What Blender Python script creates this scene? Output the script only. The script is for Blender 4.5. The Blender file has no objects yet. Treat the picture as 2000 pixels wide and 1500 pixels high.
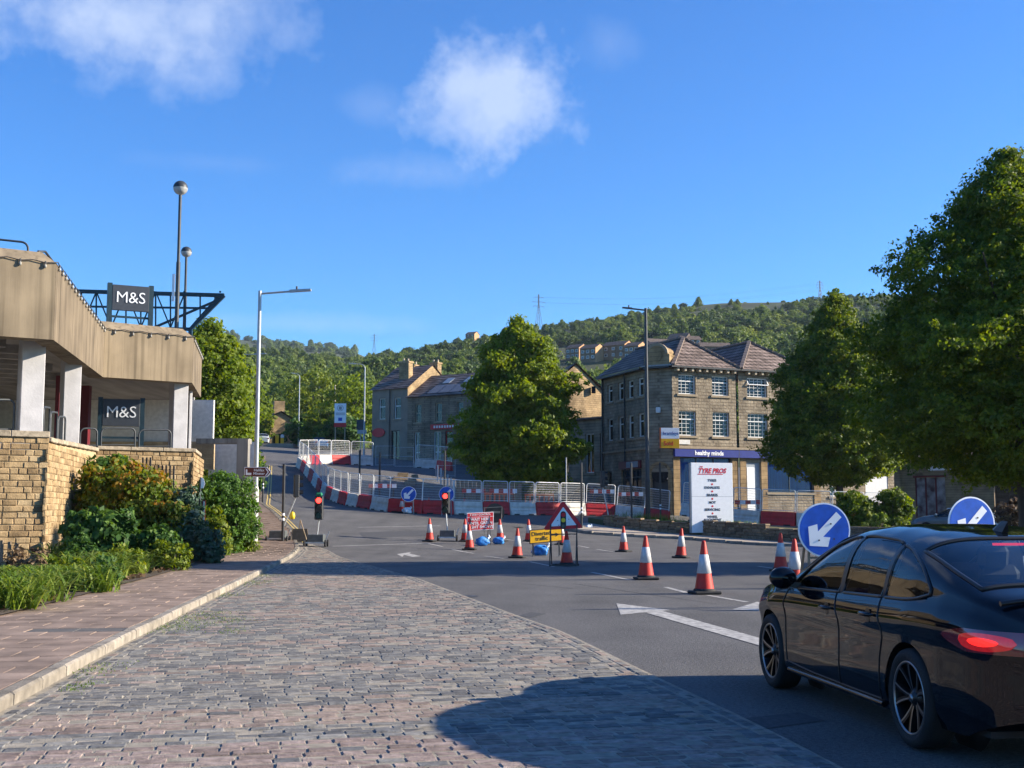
import bpy, math, random
import numpy as np
from mathutils import Vector, Matrix

rng = np.random.default_rng(7)
random.seed(7)
scene = bpy.context.scene
col = scene.collection
R = math.radians
PI = math.pi

# ------------------------------------------------------------------ camera
PITCH = R(5.96)
FPX = 2400.0
cam = bpy.data.cameras.new('camera')
cam.sensor_width = 36.0
cam.lens = 36.0 * FPX / 2000.0
cam.clip_start = 0.05
cam.clip_end = 6000
camo = bpy.data.objects.new('camera', cam)
camo.location = (0, 0, 1.6)
camo.rotation_euler = (R(90) + PITCH, 0, 0)
col.objects.link(camo)
scene.camera = camo

# ------------------------------------------------------------------ world, sun, exposure
SUN_EL, SUN_AZ = R(22.3), R(87)      # azimuth from +Y towards +X
world = bpy.data.worlds.new('World')
scene.world = world
world.use_nodes = True
wn, wl = world.node_tree.nodes, world.node_tree.links
wn.clear()


def vnode(op, a=None, b=None, tree=None):
    n = (tree or world.node_tree).nodes.new('ShaderNodeVectorMath'); n.operation = op
    for i, v in enumerate((a, b)):
        if v is None: continue
        if isinstance(v, (tuple, list)): n.inputs[i].default_value = v
        else: (tree or world.node_tree).links.new(v, n.inputs[i])
    return n


def mnode(op, a=None, b=None, tree=None, clamp=False):
    t = tree or world.node_tree
    n = t.nodes.new('ShaderNodeMath'); n.operation = op; n.use_clamp = clamp
    for i, v in enumerate((a, b)):
        if v is None: continue
        if isinstance(v, (int, float)): n.inputs[i].default_value = v
        else: t.links.new(v, n.inputs[i])
    return n.outputs[0]


def pix_dir(x, y):
    xc, yc = (x - 1000) / FPX, (750 - y) / FPX
    c, s = math.cos(PITCH), math.sin(PITCH)
    return Vector((xc, c - yc * s, s + yc * c))


out = wn.new('ShaderNodeOutputWorld')
bg = wn.new('ShaderNodeBackground')
sky = wn.new('ShaderNodeTexSky')
sky.sky_type = 'NISHITA'
sky.sun_disc = False
sky.sun_elevation = SUN_EL
sky.sun_rotation = SUN_AZ
sky.altitude = 150
sky.air_density = 1.0
sky.dust_density = 0.25
sky.ozone_density = 3.2
bg.inputs['Strength'].default_value = 0.087
hs = wn.new('ShaderNodeHueSaturation')
hs.inputs['Saturation'].default_value = 1.16
hs.inputs['Hue'].default_value = 0.507
tintn = wn.new('ShaderNodeMix'); tintn.data_type = 'RGBA'; tintn.blend_type = 'MULTIPLY'; tintn.inputs['Factor'].default_value = 1
tintn.inputs['B'].default_value = (.46, .83, 1.12, 1)
wl.new(sky.outputs[0], hs.inputs['Color']); wl.new(hs.outputs[0], tintn.inputs['A'])
tc = wn.new('ShaderNodeTexCoord')
n1 = wn.new('ShaderNodeTexNoise'); n1.inputs['Scale'].default_value = 16; n1.inputs['Detail'].default_value = 6
n1.inputs['Roughness'].default_value = 0.5
wl.new(tc.outputs['Generated'], n1.inputs['Vector'])
n1b = wn.new('ShaderNodeTexNoise'); n1b.inputs['Scale'].default_value = 55; n1b.inputs['Detail'].default_value = 7; n1b.inputs['Roughness'].default_value = 0.62
wl.new(tc.outputs['Generated'], n1b.inputs['Vector'])
nz = mnode('SUBTRACT', n1.outputs['Fac'], 0.5)
total = None
# cloud centre (as a direction), half width, half height, opacity, softness
for (cx, cy, hw, hh, op, soft) in [(965, 190, 195, 125, 0.50, 0.7), (1040, 215, 120, 95, 0.20, 0.8), (935, 145, 120, 70, 0.20, 0.8),
                                   (280, 40, 320, 125, 0.48, 1.0), (60, 10, 300, 100, 0.30, 1.0), (1190, 85, 70, 56, 0.15, 1.1),
                                   (800, 335, 165, 42, 0.20, 1.0), (735, 205, 80, 52, 0.13, 1.0), (420, 318, 190, 22, 0.07, 1.0),
                                   (600, 632, 330, 24, 0.17, 1.0), (1500, -330, 420, 130, 0.5, 1.0), (-900, 250, 330, 100, 0.5, 1.0),
                                   (2900, 300, 400, 110, 0.5, 1.0), (400, -900, 500, 200, 0.5, 1.0)]:
    d = pix_dir(cx, cy).normalized()
    rx, rz = hw / FPX, hh / FPX
    df = vnode('SUBTRACT', vnode('NORMALIZE', tc.outputs['Generated']).outputs[0], tuple(d))
    sc = vnode('MULTIPLY', df.outputs[0], (1 / rx, 1 / max(rx, 0.05), 1 / rz))
    ln = vnode('LENGTH', sc.outputs[0]).outputs['Value']
    v = mnode('SUBTRACT', 1.0, ln)
    v = mnode('ADD', v, mnode('ADD', mnode('MULTIPLY', nz, 1.45), mnode('MULTIPLY', mnode('SUBTRACT', n1b.outputs['Fac'], 0.5), 0.9)))
    v = mnode('DIVIDE', v, soft, clamp=True)
    v = mnode('MULTIPLY', mnode('SMOOTH_MIN', v, 1.0), op)
    total = v if total is None else mnode('ADD', total, v)
total = mnode('MINIMUM', total, 0.66)
mx = wn.new('ShaderNodeMix'); mx.data_type = 'RGBA'
wl.new(total, mx.inputs['Factor'])
wl.new(tintn.outputs['Result'], mx.inputs['A'])
mx.inputs['B'].default_value = (3.7, 4.25, 5.3, 1)
wl.new(mx.outputs['Result'], bg.inputs['Color'])
wl.new(bg.outputs[0], out.inputs['Surface'])

sun = bpy.data.lights.new('sun', 'SUN')
sun.energy = 5.0
sun.angle = R(0.53)
sun.color = (1.0, 0.88, 0.70)
suno = bpy.data.objects.new('sun', sun)
sd = Vector((math.cos(SUN_EL) * math.sin(SUN_AZ), math.cos(SUN_EL) * math.cos(SUN_AZ), math.sin(SUN_EL)))
suno.rotation_euler = sd.to_track_quat('Z', 'Y').to_euler()
suno.location = sd * 300
col.objects.link(suno)

cy = scene.cycles
cy.max_bounces = 6; cy.diffuse_bounces = 3; cy.glossy_bounces = 3; cy.transmission_bounces = 4; cy.transparent_max_bounces = 8; cy.volume_bounces = 0

vs = scene.view_settings
vs.view_transform = 'Standard'
vs.look = 'None'
vs.exposure = 1.3
vs.gamma = 1.0
vs.use_curve_mapping = False

# ------------------------------------------------------------------ terrain
_S = [-400, 50, 60, 68, 75, 80, 87, 94.2, 98, 102, 106.7, 110, 122, 140, 188, 260, 400, 900]
_Z = [0, 0, .33, .9, 1.45, 1.75, 2.08, 2.6, 3.18, 3.85, 4.62, 5.08, 6.0, 7.3, 10.4, 12.8, 17, 22]
_gs = np.arange(-60, 700, 0.5)
_gz = np.interp(_gs, _S, _Z)
_k = np.exp(-0.5 * (np.arange(-8, 9) * 0.5 / 1.6) ** 2); _k /= _k.sum()
_gz = np.convolve(np.pad(_gz, 8, mode='edge'), _k, mode='valid')


def hgt(x, y):
    return np.interp(np.asarray(y) - 0.88 * np.asarray(x), _gs, _gz)


def h(x, y):
    return float(hgt(x, y))


def at(px, py, Y):
    """point on the sight line of a picture position, at depth Y"""
    d = pix_dir(px, py)
    return Vector((0, 0, 1.6)) + d * (Y / d.y)


def gp(px, py, lift=0.0):
    """ground point under a picture position"""
    lo = 3.0
    for Y in np.arange(4, 230, 0.5):
        p = at(px, py, Y)
        if p.z <= h(p.x, p.y) + lift:
            a, b = Y - 0.5, Y
            for _ in range(20):
                m = (a + b) / 2
                q = at(px, py, m)
                if q.z <= h(q.x, q.y) + lift: b = m
                else: a = m
            q = at(px, py, b)
            return Vector((q.x, q.y, h(q.x, q.y)))
    p = at(px, py, 200)
    return Vector((p.x, p.y, h(p.x, p.y)))


# ------------------------------------------------------------------ object helpers
def tag(o, label=None, cat=None, group=None, kind=None):
    if label: o['label'] = label
    if cat: o['category'] = cat
    if group: o['group'] = group
    if kind: o['kind'] = kind
    return o


def thing(name, label, cat, loc=(0, 0, 0), rz=0.0, group=None, rot=None):
    o = bpy.data.objects.new(name, None)
    o.empty_display_size = 0.2
    o.location = loc
    o.rotation_euler = rot if rot else (0, 0, rz)
    col.objects.link(o)
    return tag(o, label, cat, group)


def link(name, me, parent=None, loc=None, rot=None):
    o = bpy.data.objects.new(name, me)
    if parent: o.parent = parent
    if loc is not None: o.location = loc
    if rot is not None: o.rotation_euler = rot
    col.objects.link(o)
    return o


def children(o):
    return [c for c in o.children]


def copy_tree(o, parent=None):
    c = o.copy(); col.objects.link(c); c.parent = parent
    for ch in o.children: copy_tree(ch, c)
    return c


class MB:
    """collects shapes, builds ONE mesh"""
    def __init__(s): s.v, s.f, s.sm = [], [], []

    def add(s, vs_, fs, smooth=False):
        b = len(s.v)
        s.v += [tuple(q) for q in vs_]
        s.f += [tuple(i + b for i in f) for f in fs]
        s.sm += [smooth] * len(fs)
        return s

    def box(s, c, d, M=None, bev=0.0):
        x, y, z = d[0] / 2, d[1] / 2, d[2] / 2
        if bev <= 0:
            p = [(-x, -y, -z), (x, -y, -z), (x, y, -z), (-x, y, -z), (-x, -y, z), (x, -y, z), (x, y, z), (-x, y, z)]
            f = [(0, 3, 2, 1), (4, 5, 6, 7), (0, 1, 5, 4), (1, 2, 6, 5), (2, 3, 7, 6), (3, 0, 4, 7)]
        else:
            b = min(bev, x * .9, y * .9, z * .9)
            p, idx = [], {}
            for sx in (-1, 1):
                for sy in (-1, 1):
                    for sz in (-1, 1):
                        for k, q in enumerate(((sx * x, sy * (y - b), sz * (z - b)), (sx * (x - b), sy * y, sz * (z - b)), (sx * (x - b), sy * (y - b), sz * z))):
                            idx[(sx, sy, sz, k)] = len(p); p.append(q)
            f = []
            I = idx
            for sg in (-1, 1):
                q = [I[(sg, -1, -1, 0)], I[(sg, 1, -1, 0)], I[(sg, 1, 1, 0)], I[(sg, -1, 1, 0)]]; f.append(tuple(q if sg > 0 else q[::-1]))
                q = [I[(-1, sg, -1, 1)], I[(1, sg, -1, 1)], I[(1, sg, 1, 1)], I[(-1, sg, 1, 1)]]; f.append(tuple(q[::-1] if sg > 0 else q))
                q = [I[(-1, -1, sg, 2)], I[(1, -1, sg, 2)], I[(1, 1, sg, 2)], I[(-1, 1, sg, 2)]]; f.append(tuple(q if sg > 0 else q[::-1]))
            for a in (-1, 1):
                for b2 in (-1, 1):
                    q = [I[(a, b2, -1, 0)], I[(a, b2, 1, 0)], I[(a, b2, 1, 1)], I[(a, b2, -1, 1)]]; f.append(tuple(q[::-1] if a * b2 > 0 else q))
                    q = [I[(a, -1, b2, 0)], I[(a, 1, b2, 0)], I[(a, 1, b2, 2)], I[(a, -1, b2, 2)]]; f.append(tuple(q if a * b2 > 0 else q[::-1]))
                    q = [I[(-1, a, b2, 1)], I[(1, a, b2, 1)], I[(1, a, b2, 2)], I[(-1, a, b2, 2)]]; f.append(tuple(q[::-1] if a * b2 > 0 else q))
            for a in (-1, 1):
                for b2 in (-1, 1):
                    for c2 in (-1, 1):
                        q = (I[(a, b2, c2, 0)], I[(a, b2, c2, 1)], I[(a, b2, c2, 2)]); f.append(q if a * b2 * c2 > 0 else q[::-1])
        c = Vector(c)
        p = [(M @ Vector(q) + c) if M else (Vector(q) + c) for q in p]
        return s.add(p, f)

    def b2(s, x0, x1, y0, y1, z0, z1, bev=0.0):
        return s.box(((x0 + x1) / 2, (y0 + y1) / 2, (z0 + z1) / 2), (x1 - x0, y1 - y0, z1 - z0), None, bev)

    def bar(s, a, b, w, t=None, up=(0, 0, 1)):
        """rectangular bar from a to b"""
        a, b = Vector(a), Vector(b); d = b - a; L = d.length
        if L < 1e-6: return s
        z = d / L; u = Vector(up)
        if abs(z.dot(u)) > .98: u = Vector((1, 0, 0))
        x = u.cross(z).normalized(); y = z.cross(x)
        M = Matrix((x, y, z)).transposed()
        return s.box((a + b) / 2, (w, t or w, L), M)

    def cyl(s, a, b, r, n=10, r2=None, cap=True, smooth=True):
        a, b = Vector(a), Vector(b); r2 = r if r2 is None else r2
        z = (b - a).normalized(); u = Vector((0, 0, 1)) if abs(z.z) < .9 else Vector((1, 0, 0))
        x = u.cross(z).normalized(); y = z.cross(x)
        v, f = [], []
        for k in range(n):
            t = 2 * PI * k / n; q = x * math.cos(t) + y * math.sin(t)
            v += [a + q * r, b + q * r2]
        for k in range(n):
            j = (k + 1) % n
            f.append((2 * k, 2 * j, 2 * j + 1, 2 * k + 1))
        s.add(v, f, smooth)
        if cap:
            s.add([v[2 * k] for k in range(n)][::-1], [tuple(range(n))])
            s.add([v[2 * k + 1] for k in range(n)], [tuple(range(n))])
        return s

    def tube(s, pts, r, n=8, smooth=True, closed=False):
        pts = [Vector(p) for p in pts]; m = len(pts); rr = r if isinstance(r, (list, tuple)) else [r] * m
        v, f = [], []
        up = Vector((0, 0, 1)); prevx = None
        for i, p in enumerate(pts):
            if closed: t = (pts[(i + 1) % m] - pts[i - 1]).normalized()
            else: t = (pts[min(i + 1, m - 1)] - pts[max(i - 1, 0)]).normalized()
            if prevx is None:
                u = up if abs(t.z) < .9 else Vector((1, 0, 0)); x = u.cross(t).normalized()
            else:
                x = (prevx - t * prevx.dot(t)).normalized()
            prevx = x; y = t.cross(x)
            for k in range(n):
                a = 2 * PI * k / n
                v.append(p + (x * math.cos(a) + y * math.sin(a)) * rr[i])
        for i in range(m if closed else m - 1):
            i2 = (i + 1) % m
            for k in range(n):
                j = (k + 1) % n
                f.append((i * n + k, i * n + j, i2 * n + j, i2 * n + k))
        s.add(v, f, smooth)
        if not closed:
            s.add(v[:n][::-1], [tuple(range(n))]); s.add(v[-n:], [tuple(range(n))])
        return s

    def lathe(s, prof, c=(0, 0, 0), n=24, M=None, smooth=True):
        """profile of (r, z) about local z"""
        v, f = [], []; c = Vector(c); m = len(prof)
        for (r, z) in prof:
            for k in range(n):
                a = 2 * PI * k / n
                q = Vector((r * math.cos(a), r * math.sin(a), z))
                v.append((M @ q if M else q) + c)
        for i in range(m - 1):
            for k in range(n):
                j = (k + 1) % n
                f.append((i * n + k, i * n + j, (i + 1) * n + j, (i + 1) * n + k))
        return s.add(v, f, smooth)

    def prism(s, poly, z0, z1):
        """vertical prism of a plan polygon (counter-clockwise)"""
        n = len(poly)
        v = [(p[0], p[1], z0) for p in poly] + [(p[0], p[1], z1) for p in poly]
        f = [tuple(range(n))[::-1], tuple(range(n, 2 * n))] + [(i, (i + 1) % n, n + (i + 1) % n, n + i) for i in range(n)]
        return s.add(v, f)

    def slab(s, poly, y0, y1):
        """polygon in the xz plane (as seen from -y), thick from y0 to y1"""
        n = len(poly)
        v = [(p[0], y0, p[1]) for p in poly] + [(p[0], y1, p[1]) for p in poly]
        f = [tuple(range(n)), tuple(range(n, 2 * n))[::-1]] + [(i, n + i, n + (i + 1) % n, (i + 1) % n) for i in range(n)]
        return s.add(v, f)

    def disc(s, c, r, y0, y1, n=32, r0=0.0):
        """disc (or ring) facing -y"""
        P = [(c[0] + r * math.cos(2 * PI * k / n), c[1] + r * math.sin(2 * PI * k / n)) for k in range(n)]
        if r0 <= 0: return s.slab(P, y0, y1)
        Q = [(c[0] + r0 * math.cos(2 * PI * k / n), c[1] + r0 * math.sin(2 * PI * k / n)) for k in range(n)]
        v = [(p[0], y0, p[1]) for p in P] + [(p[0], y0, p[1]) for p in Q] + [(p[0], y1, p[1]) for p in P] + [(p[0], y1, p[1]) for p in Q]
        f = []
        for k in range(n):
            j = (k + 1) % n
            f += [(k, j, n + j, n + k), (2 * n + k, 3 * n + k, 3 * n + j, 2 * n + j), (k, 2 * n + k, 2 * n + j, j), (n + k, n + j, 3 * n + j, 3 * n + k)]
        return s.add(v, f)

    def mesh(s, name, mat=None):
        me = bpy.data.meshes.new(name)
        me.from_pydata(s.v, [], s.f)
        if any(s.sm): me.polygons.foreach_set('use_smooth', s.sm)
        if mat: me.materials.append(mat)
        me.update()
        return me

    def build(s, name, mat, parent=None, loc=None, rot=None):
        return link(name, s.mesh(name, mat), parent, loc, rot)


def fast_mesh(name, V, F, mat=None, tint=None, smooth=False):
    """V (n,3), F (m,k) arrays"""
    me = bpy.data.meshes.new(name)
    V = np.ascontiguousarray(V, dtype=np.float32); F = np.ascontiguousarray(F, dtype=np.int32)
    m, k = F.shape
    me.vertices.add(len(V)); me.vertices.foreach_set('co', V.ravel())
    me.loops.add(m * k); me.loops.foreach_set('vertex_index', F.ravel())
    me.polygons.add(m)
    me.polygons.foreach_set('loop_start', np.arange(0, m * k, k, dtype=np.int32))
    me.polygons.foreach_set('use_smooth', np.full(m, bool(smooth)))
    me.update(calc_edges=True)
    if tint is not None:
        a = me.attributes.new('tint', 'FLOAT', 'FACE'); a.data.foreach_set('value', np.ascontiguousarray(tint, dtype=np.float32))
    if mat: me.materials.append(mat)
    me.validate()
    return me


# ------------------------------------------------------------------ materials
def base_mat(name):
    m = bpy.data.materials.new(name); m.use_nodes = True
    t = m.node_tree
    return m, t, t.nodes['Principled BSDF']


def mat(name, c, rough=.7, var=.12, scale=6.0, bump=0.0, bscale=40.0, metal=0.0, spec=.35, c2=None, detail=5.0, emit=0.0, coat=0.0, gen='Object', stretch=None):
    """plain procedural material: colour mottled by noise, optional fine relief"""
    m, t, p = base_mat(name)
    tcn = t.nodes.new('ShaderNodeTexCoord')
    src = tcn.outputs[gen]
    if stretch:
        mp = t.nodes.new('ShaderNodeMapping'); mp.inputs['Scale'].default_value = stretch
        t.links.new(src, mp.inputs['Vector']); src = mp.outputs[0]
    n = t.nodes.new('ShaderNodeTexNoise'); n.inputs['Scale'].default_value = scale; n.inputs['Detail'].default_value = detail
    t.links.new(src, n.inputs['Vector'])
    r = t.nodes.new('ShaderNodeValToRGB')
    a = c2 if c2 else tuple(max(0, q * (1 - var)) for q in c)
    b = c if c2 else tuple(min(1, q * (1 + var)) for q in c)
    r.color_ramp.elements[0].position = .32; r.color_ramp.elements[0].color = (*a, 1)
    r.color_ramp.elements[1].position = .68; r.color_ramp.elements[1].color = (*b, 1)
    t.links.new(n.outputs['Fac'], r.inputs[0]); t.links.new(r.outputs[0], p.inputs['Base Color'])
    p.inputs['Roughness'].default_value = rough; p.inputs['Metallic'].default_value = metal
    p.inputs['Specular IOR Level'].default_value = spec
    if coat: p.inputs['Coat Weight'].default_value = coat
    if emit:
        p.inputs['Emission Color'].default_value = (*c, 1); p.inputs['Emission Strength'].default_value = emit
    if bump:
        nb = t.nodes.new('ShaderNodeTexNoise'); nb.inputs['Scale'].default_value = bscale; nb.inputs['Detail'].default_value = 4
        t.links.new(src, nb.inputs['Vector'])
        bp = t.nodes.new('ShaderNodeBump'); bp.inputs['Strength'].default_value = min(1, bump); bp.inputs['Distance'].default_value = .02 * max(1, bump)
        t.links.new(nb.outputs['Fac'], bp.inputs['Height']); t.links.new(bp.outputs[0], p.inputs['Normal'])
    return m


def rand_mat(name, stops, rough=.85, bump=.4, bscale=35.0, attr=None, nscale=9.0, spec=.3):
    """each piece its own colour (object random, or the face attribute), mottled"""
    m, t, p = base_mat(name)
    if attr:
        s_ = t.nodes.new('ShaderNodeAttribute'); s_.attribute_name = attr; so = s_.outputs['Fac']
    else:
        s_ = t.nodes.new('ShaderNodeObjectInfo'); so = s_.outputs['Random']
    r = t.nodes.new('ShaderNodeValToRGB'); e = r.color_ramp.elements
    while len(e) < len(stops): e.new(.5)
    for i, (q, c) in enumerate(stops): e[i].position = q; e[i].color = (*c, 1)
    t.links.new(so, r.inputs[0])
    ge = t.nodes.new('ShaderNodeNewGeometry')
    n = t.nodes.new('ShaderNodeTexNoise'); n.inputs['Scale'].default_value = nscale; n.inputs['Detail'].default_value = 6
    t.links.new(ge.outputs['Position'], n.inputs['Vector'])
    mr = t.nodes.new('ShaderNodeMapRange'); mr.inputs[1].default_value = .3; mr.inputs[2].default_value = .7; mr.inputs[3].default_value = .62; mr.inputs[4].default_value = 1.28
    t.links.new(n.outputs['Fac'], mr.inputs[0])
    x = t.nodes.new('ShaderNodeMix'); x.data_type = 'RGBA'; x.blend_type = 'MULTIPLY'; x.inputs['Factor'].default_value = 1
    t.links.new(r.outputs[0], x.inputs['A']); t.links.new(mr.outputs[0], x.inputs['B'])
    t.links.new(x.outputs['Result'], p.inputs['Base Color'])
    p.inputs['Roughness'].default_value = rough; p.inputs['Specular IOR Level'].default_value = spec
    if bump:
        nb = t.nodes.new('ShaderNodeTexNoise'); nb.inputs['Scale'].default_value = bscale; nb.inputs['Detail'].default_value = 5
        t.links.new(ge.outputs['Position'], nb.inputs['Vector'])
        bp = t.nodes.new('ShaderNodeBump'); bp.inputs['Strength'].default_value = bump; bp.inputs['Distance'].default_value = .02
        t.links.new(nb.outputs['Fac'], bp.inputs['Height']); t.links.new(bp.outputs[0], p.inputs['Normal'])
    return m


def masonry(name, c1, c2, mortar, bw=.4, bh=.17, gap=.014, bump=.6, rough=.9, relief=25.0):
    """small far stones: colour and relief only; u runs along x+y of the wall's own frame"""
    m, t, p = base_mat(name)
    tcn = t.nodes.new('ShaderNodeTexCoord'); sx = t.nodes.new('ShaderNodeSeparateXYZ'); t.links.new(tcn.outputs['Object'], sx.inputs[0])
    u = mnode('ADD', sx.outputs[0], sx.outputs[1], t)
    cb = t.nodes.new('ShaderNodeCombineXYZ'); t.links.new(u, cb.inputs[0]); t.links.new(sx.outputs[2], cb.inputs[1])
    b = t.nodes.new('ShaderNodeTexBrick')
    b.inputs['Scale'].default_value = 1; b.inputs['Brick Width'].default_value = bw; b.inputs['Row Height'].default_value = bh
    b.inputs['Mortar Size'].default_value = gap; b.inputs['Color1'].default_value = (*c1, 1); b.inputs['Color2'].default_value = (*c2, 1)
    b.inputs['Mortar'].default_value = (*mortar, 1); b.inputs['Mortar Smooth'].default_value = .3
    t.links.new(cb.outputs[0], b.inputs['Vector'])
    n = t.nodes.new('ShaderNodeTexNoise'); n.inputs['Scale'].default_value = relief; n.inputs['Detail'].default_value = 5
    n2 = t.nodes.new('ShaderNodeTexNoise'); n2.inputs['Scale'].default_value = 1.3; n2.inputs['Detail'].default_value = 6
    t.links.new(tcn.outputs['Object'], n.inputs['Vector']); t.links.new(tcn.outputs['Object'], n2.inputs['Vector'])
    mr = t.nodes.new('ShaderNodeMapRange'); mr.inputs[1].default_value = .3; mr.inputs[2].default_value = .7; mr.inputs[3].default_value = .6; mr.inputs[4].default_value = 1.25
    t.links.new(n2.outputs['Fac'], mr.inputs[0])
    x = t.nodes.new('ShaderNodeMix'); x.data_type = 'RGBA'; x.blend_type = 'MULTIPLY'; x.inputs['Factor'].default_value = 1
    t.links.new(b.outputs['Color'], x.inputs['A']); t.links.new(mr.outputs[0], x.inputs['B'])
    t.links.new(x.outputs['Result'], p.inputs['Base Color'])
    hh_ = mnode('SUBTRACT', mnode('MULTIPLY', n.outputs['Fac'], .9, t), b.outputs['Fac'], t)
    bp = t.nodes.new('ShaderNodeBump'); bp.inputs['Strength'].default_value = bump; bp.inputs['Distance'].default_value = .05
    t.links.new(hh_, bp.inputs['Height']); t.links.new(bp.outputs[0], p.inputs['Normal'])
    p.inputs['Roughness'].default_value = rough; p.inputs['Specular IOR Level'].default_value = .2
    return m


def leaf_mat(name, dark, mid, light, trans=.4, rough=.55):
    m, t, p = base_mat(name)
    a = t.nodes.new('ShaderNodeAttribute'); a.attribute_name = 'tint'
    r = t.nodes.new('ShaderNodeValToRGB'); e = r.color_ramp.elements; e.new(.5)
    for i, (q, c) in enumerate(((0, dark), (.5, mid), (1, light))): e[i].position = q; e[i].color = (*c, 1)
    t.links.new(a.outputs['Fac'], r.inputs[0]); t.links.new(r.outputs[0], p.inputs['Base Color'])
    p.inputs['Roughness'].default_value = rough; p.inputs['Specular IOR Level'].default_value = .25
    tr = t.nodes.new('ShaderNodeBsdfTranslucent')
    hsn = t.nodes.new('ShaderNodeHueSaturation'); hsn.inputs['Value'].default_value = 1.5; hsn.inputs['Saturation'].default_value = 1.12; hsn.inputs['Hue'].default_value = .485
    t.links.new(r.outputs[0], hsn.inputs['Color']); t.links.new(hsn.outputs[0], tr.inputs['Color'])
    ms = t.nodes.new('ShaderNodeMixShader'); ms.inputs[0].default_value = trans
    t.links.new(p.outputs[0], ms.inputs[1]); t.links.new(tr.outputs[0], ms.inputs[2])
    t.links.new(ms.outputs[0], t.nodes['Material Output'].inputs['Surface'])
    return m


def glass_mat(name, tint=(.5, .55, .6), refl=1.0, ior=1.5):
    m, t, p = base_mat(name)
    tr = t.nodes.new('ShaderNodeBsdfTransparent'); tr.inputs[0].default_value = (*tint, 1)
    gl = t.nodes.new('ShaderNodeBsdfGlossy'); gl.inputs['Roughness'].default_value = .015; gl.inputs[0].default_value = (refl, refl, refl, 1)
    fr = t.nodes.new('ShaderNodeFresnel'); fr.inputs[0].default_value = ior
    ms = t.nodes.new('ShaderNodeMixShader')
    t.links.new(fr.outputs[0], ms.inputs[0]); t.links.new(tr.outputs[0], ms.inputs[1]); t.links.new(gl.outputs[0], ms.inputs[2])
    t.links.new(ms.outputs[0], t.nodes['Material Output'].inputs['Surface'])
    return m


M = {}
M['black'] = mat('black_metal', (.018, .019, .022), .45, .2, spec=.5)
M['darksteel'] = mat('dark_steel', (.035, .042, .05), .5, .2, spec=.4)
M['navy'] = mat('navy_steel', (.012, .035, .05), .5, .2, spec=.4)
M['grey'] = mat('grey_metal', (.28, .29, .30), .5, .12, metal=.3)
M['galv'] = mat('galvanised', (.46, .48, .50), .42, .14, metal=.55)
M['white'] = mat('white_paint', (.66, .66, .66), .5, .05)
M['offwhite'] = mat('off_white', (.62, .61, .58), .7, .12, bump=.15)
M['rubber'] = mat('rubber', (.022, .022, .023), .8, .25)
M['red'] = mat('red_paint', (.50, .018, .025), .45, .08)
M['conered'] = mat('cone_red', (.56, .028, .016), .55, .10, scale=7, c2=(.40, .026, .018), detail=9)
M['sleeve'] = mat('cone_sleeve', (.54, .54, .56), .45, .08, scale=9, c2=(.40, .39, .38), detail=9)
M['barrierred'] = mat('barrier_red', (.54, .022, .028), .55, .14, scale=3, c2=(.36, .020, .024), detail=9)
M['barrierwhite'] = mat('barrier_white', (.66, .635, .59), .6, .10, scale=3, c2=(.47, .43, .37), detail=9)
M['signblue'] = mat('sign_blue', (.010, .085, .46), .4, .16, scale=7)
M['signwhite'] = mat('sign_white', (.82, .83, .85), .4, .04)
M['signyellow'] = mat('sign_yellow', (.80, .42, .012), .4, .06)
M['signback'] = mat('sign_back', (.055, .050, .045), .6, .25)
M['signgrey'] = mat('sign_charcoal', (.045, .052, .065), .5, .10)
M['brown'] = mat('sign_brown', (.13, .028, .018), .45, .10)
M['bagblue'] = mat('bag_blue', (.03, .19, .55), .45, .35, scale=10, bump=.6, bscale=20)
M['bagwhite'] = mat('bag_white', (.65, .72, .8), .5, .2, scale=10, bump=.5, bscale=20)
M['green'] = mat('green_cloth', (.01, .16, .08), .7, .25, bump=.4)
M['wood'] = mat('weathered_wood', (.20, .15, .10), .8, .25, scale=4, bump=.3)
M['palewood'] = mat('pale_wood', (.42, .35, .25), .8, .2, bump=.3)
M['orange'] = mat('orange_plastic', (.75, .13, .02), .5, .1)
M['yellowp'] = mat('yellow_plastic', (.80, .46, .02), .5, .08)
M['bluefascia'] = mat('blue_fascia', (.010, .024, .20), .45, .10)
M['glass'] = glass_mat('window_glass', (.16, .18, .20))
M['glassclear'] = glass_mat('shop_glass', (.72, .77, .82), .8, 1.3)
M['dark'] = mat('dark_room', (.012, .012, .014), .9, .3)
M['redglow'] = mat('red_lamp', (1.0, .04, .03), .3, .02, emit=2.2)
M['lens_dark'] = mat('dark_lens', (.05, .02, .02), .2, .1, spec=.6)
M['lens_green'] = mat('green_lens', (.01, .05, .06), .2, .1, spec=.6)
M['amber'] = mat('amber', (.72, .52, .03), .4, .05)
M['maroon'] = mat('maroon_paint', (.12, .012, .018), .5, .15)

# ------------------------------------------------------------------ lettering (built-in font turned into meshes)
def text_mesh(body, size, mt, extrude=.004, shear=0.0, bold=0.0, align='CENTER', space=1.0, line=1.0):
    cu = bpy.data.curves.new('lettering', 'FONT')
    cu.body = body; cu.size = size; cu.extrude = extrude; cu.shear = shear; cu.offset = bold
    cu.align_x = align; cu.align_y = 'CENTER'; cu.space_character = space; cu.space_line = line; cu.resolution_u = 3
    o = bpy.data.objects.new('lettering', cu); col.objects.link(o)
    dg = bpy.context.evaluated_depsgraph_get()
    me = bpy.data.meshes.new_from_object(o.evaluated_get(dg))
    bpy.data.objects.remove(o); bpy.data.curves.remove(cu)
    me.transform(Matrix.Rotation(R(90), 4, 'X'))
    me.materials.clear(); me.materials.append(mt)
    return me


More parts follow.
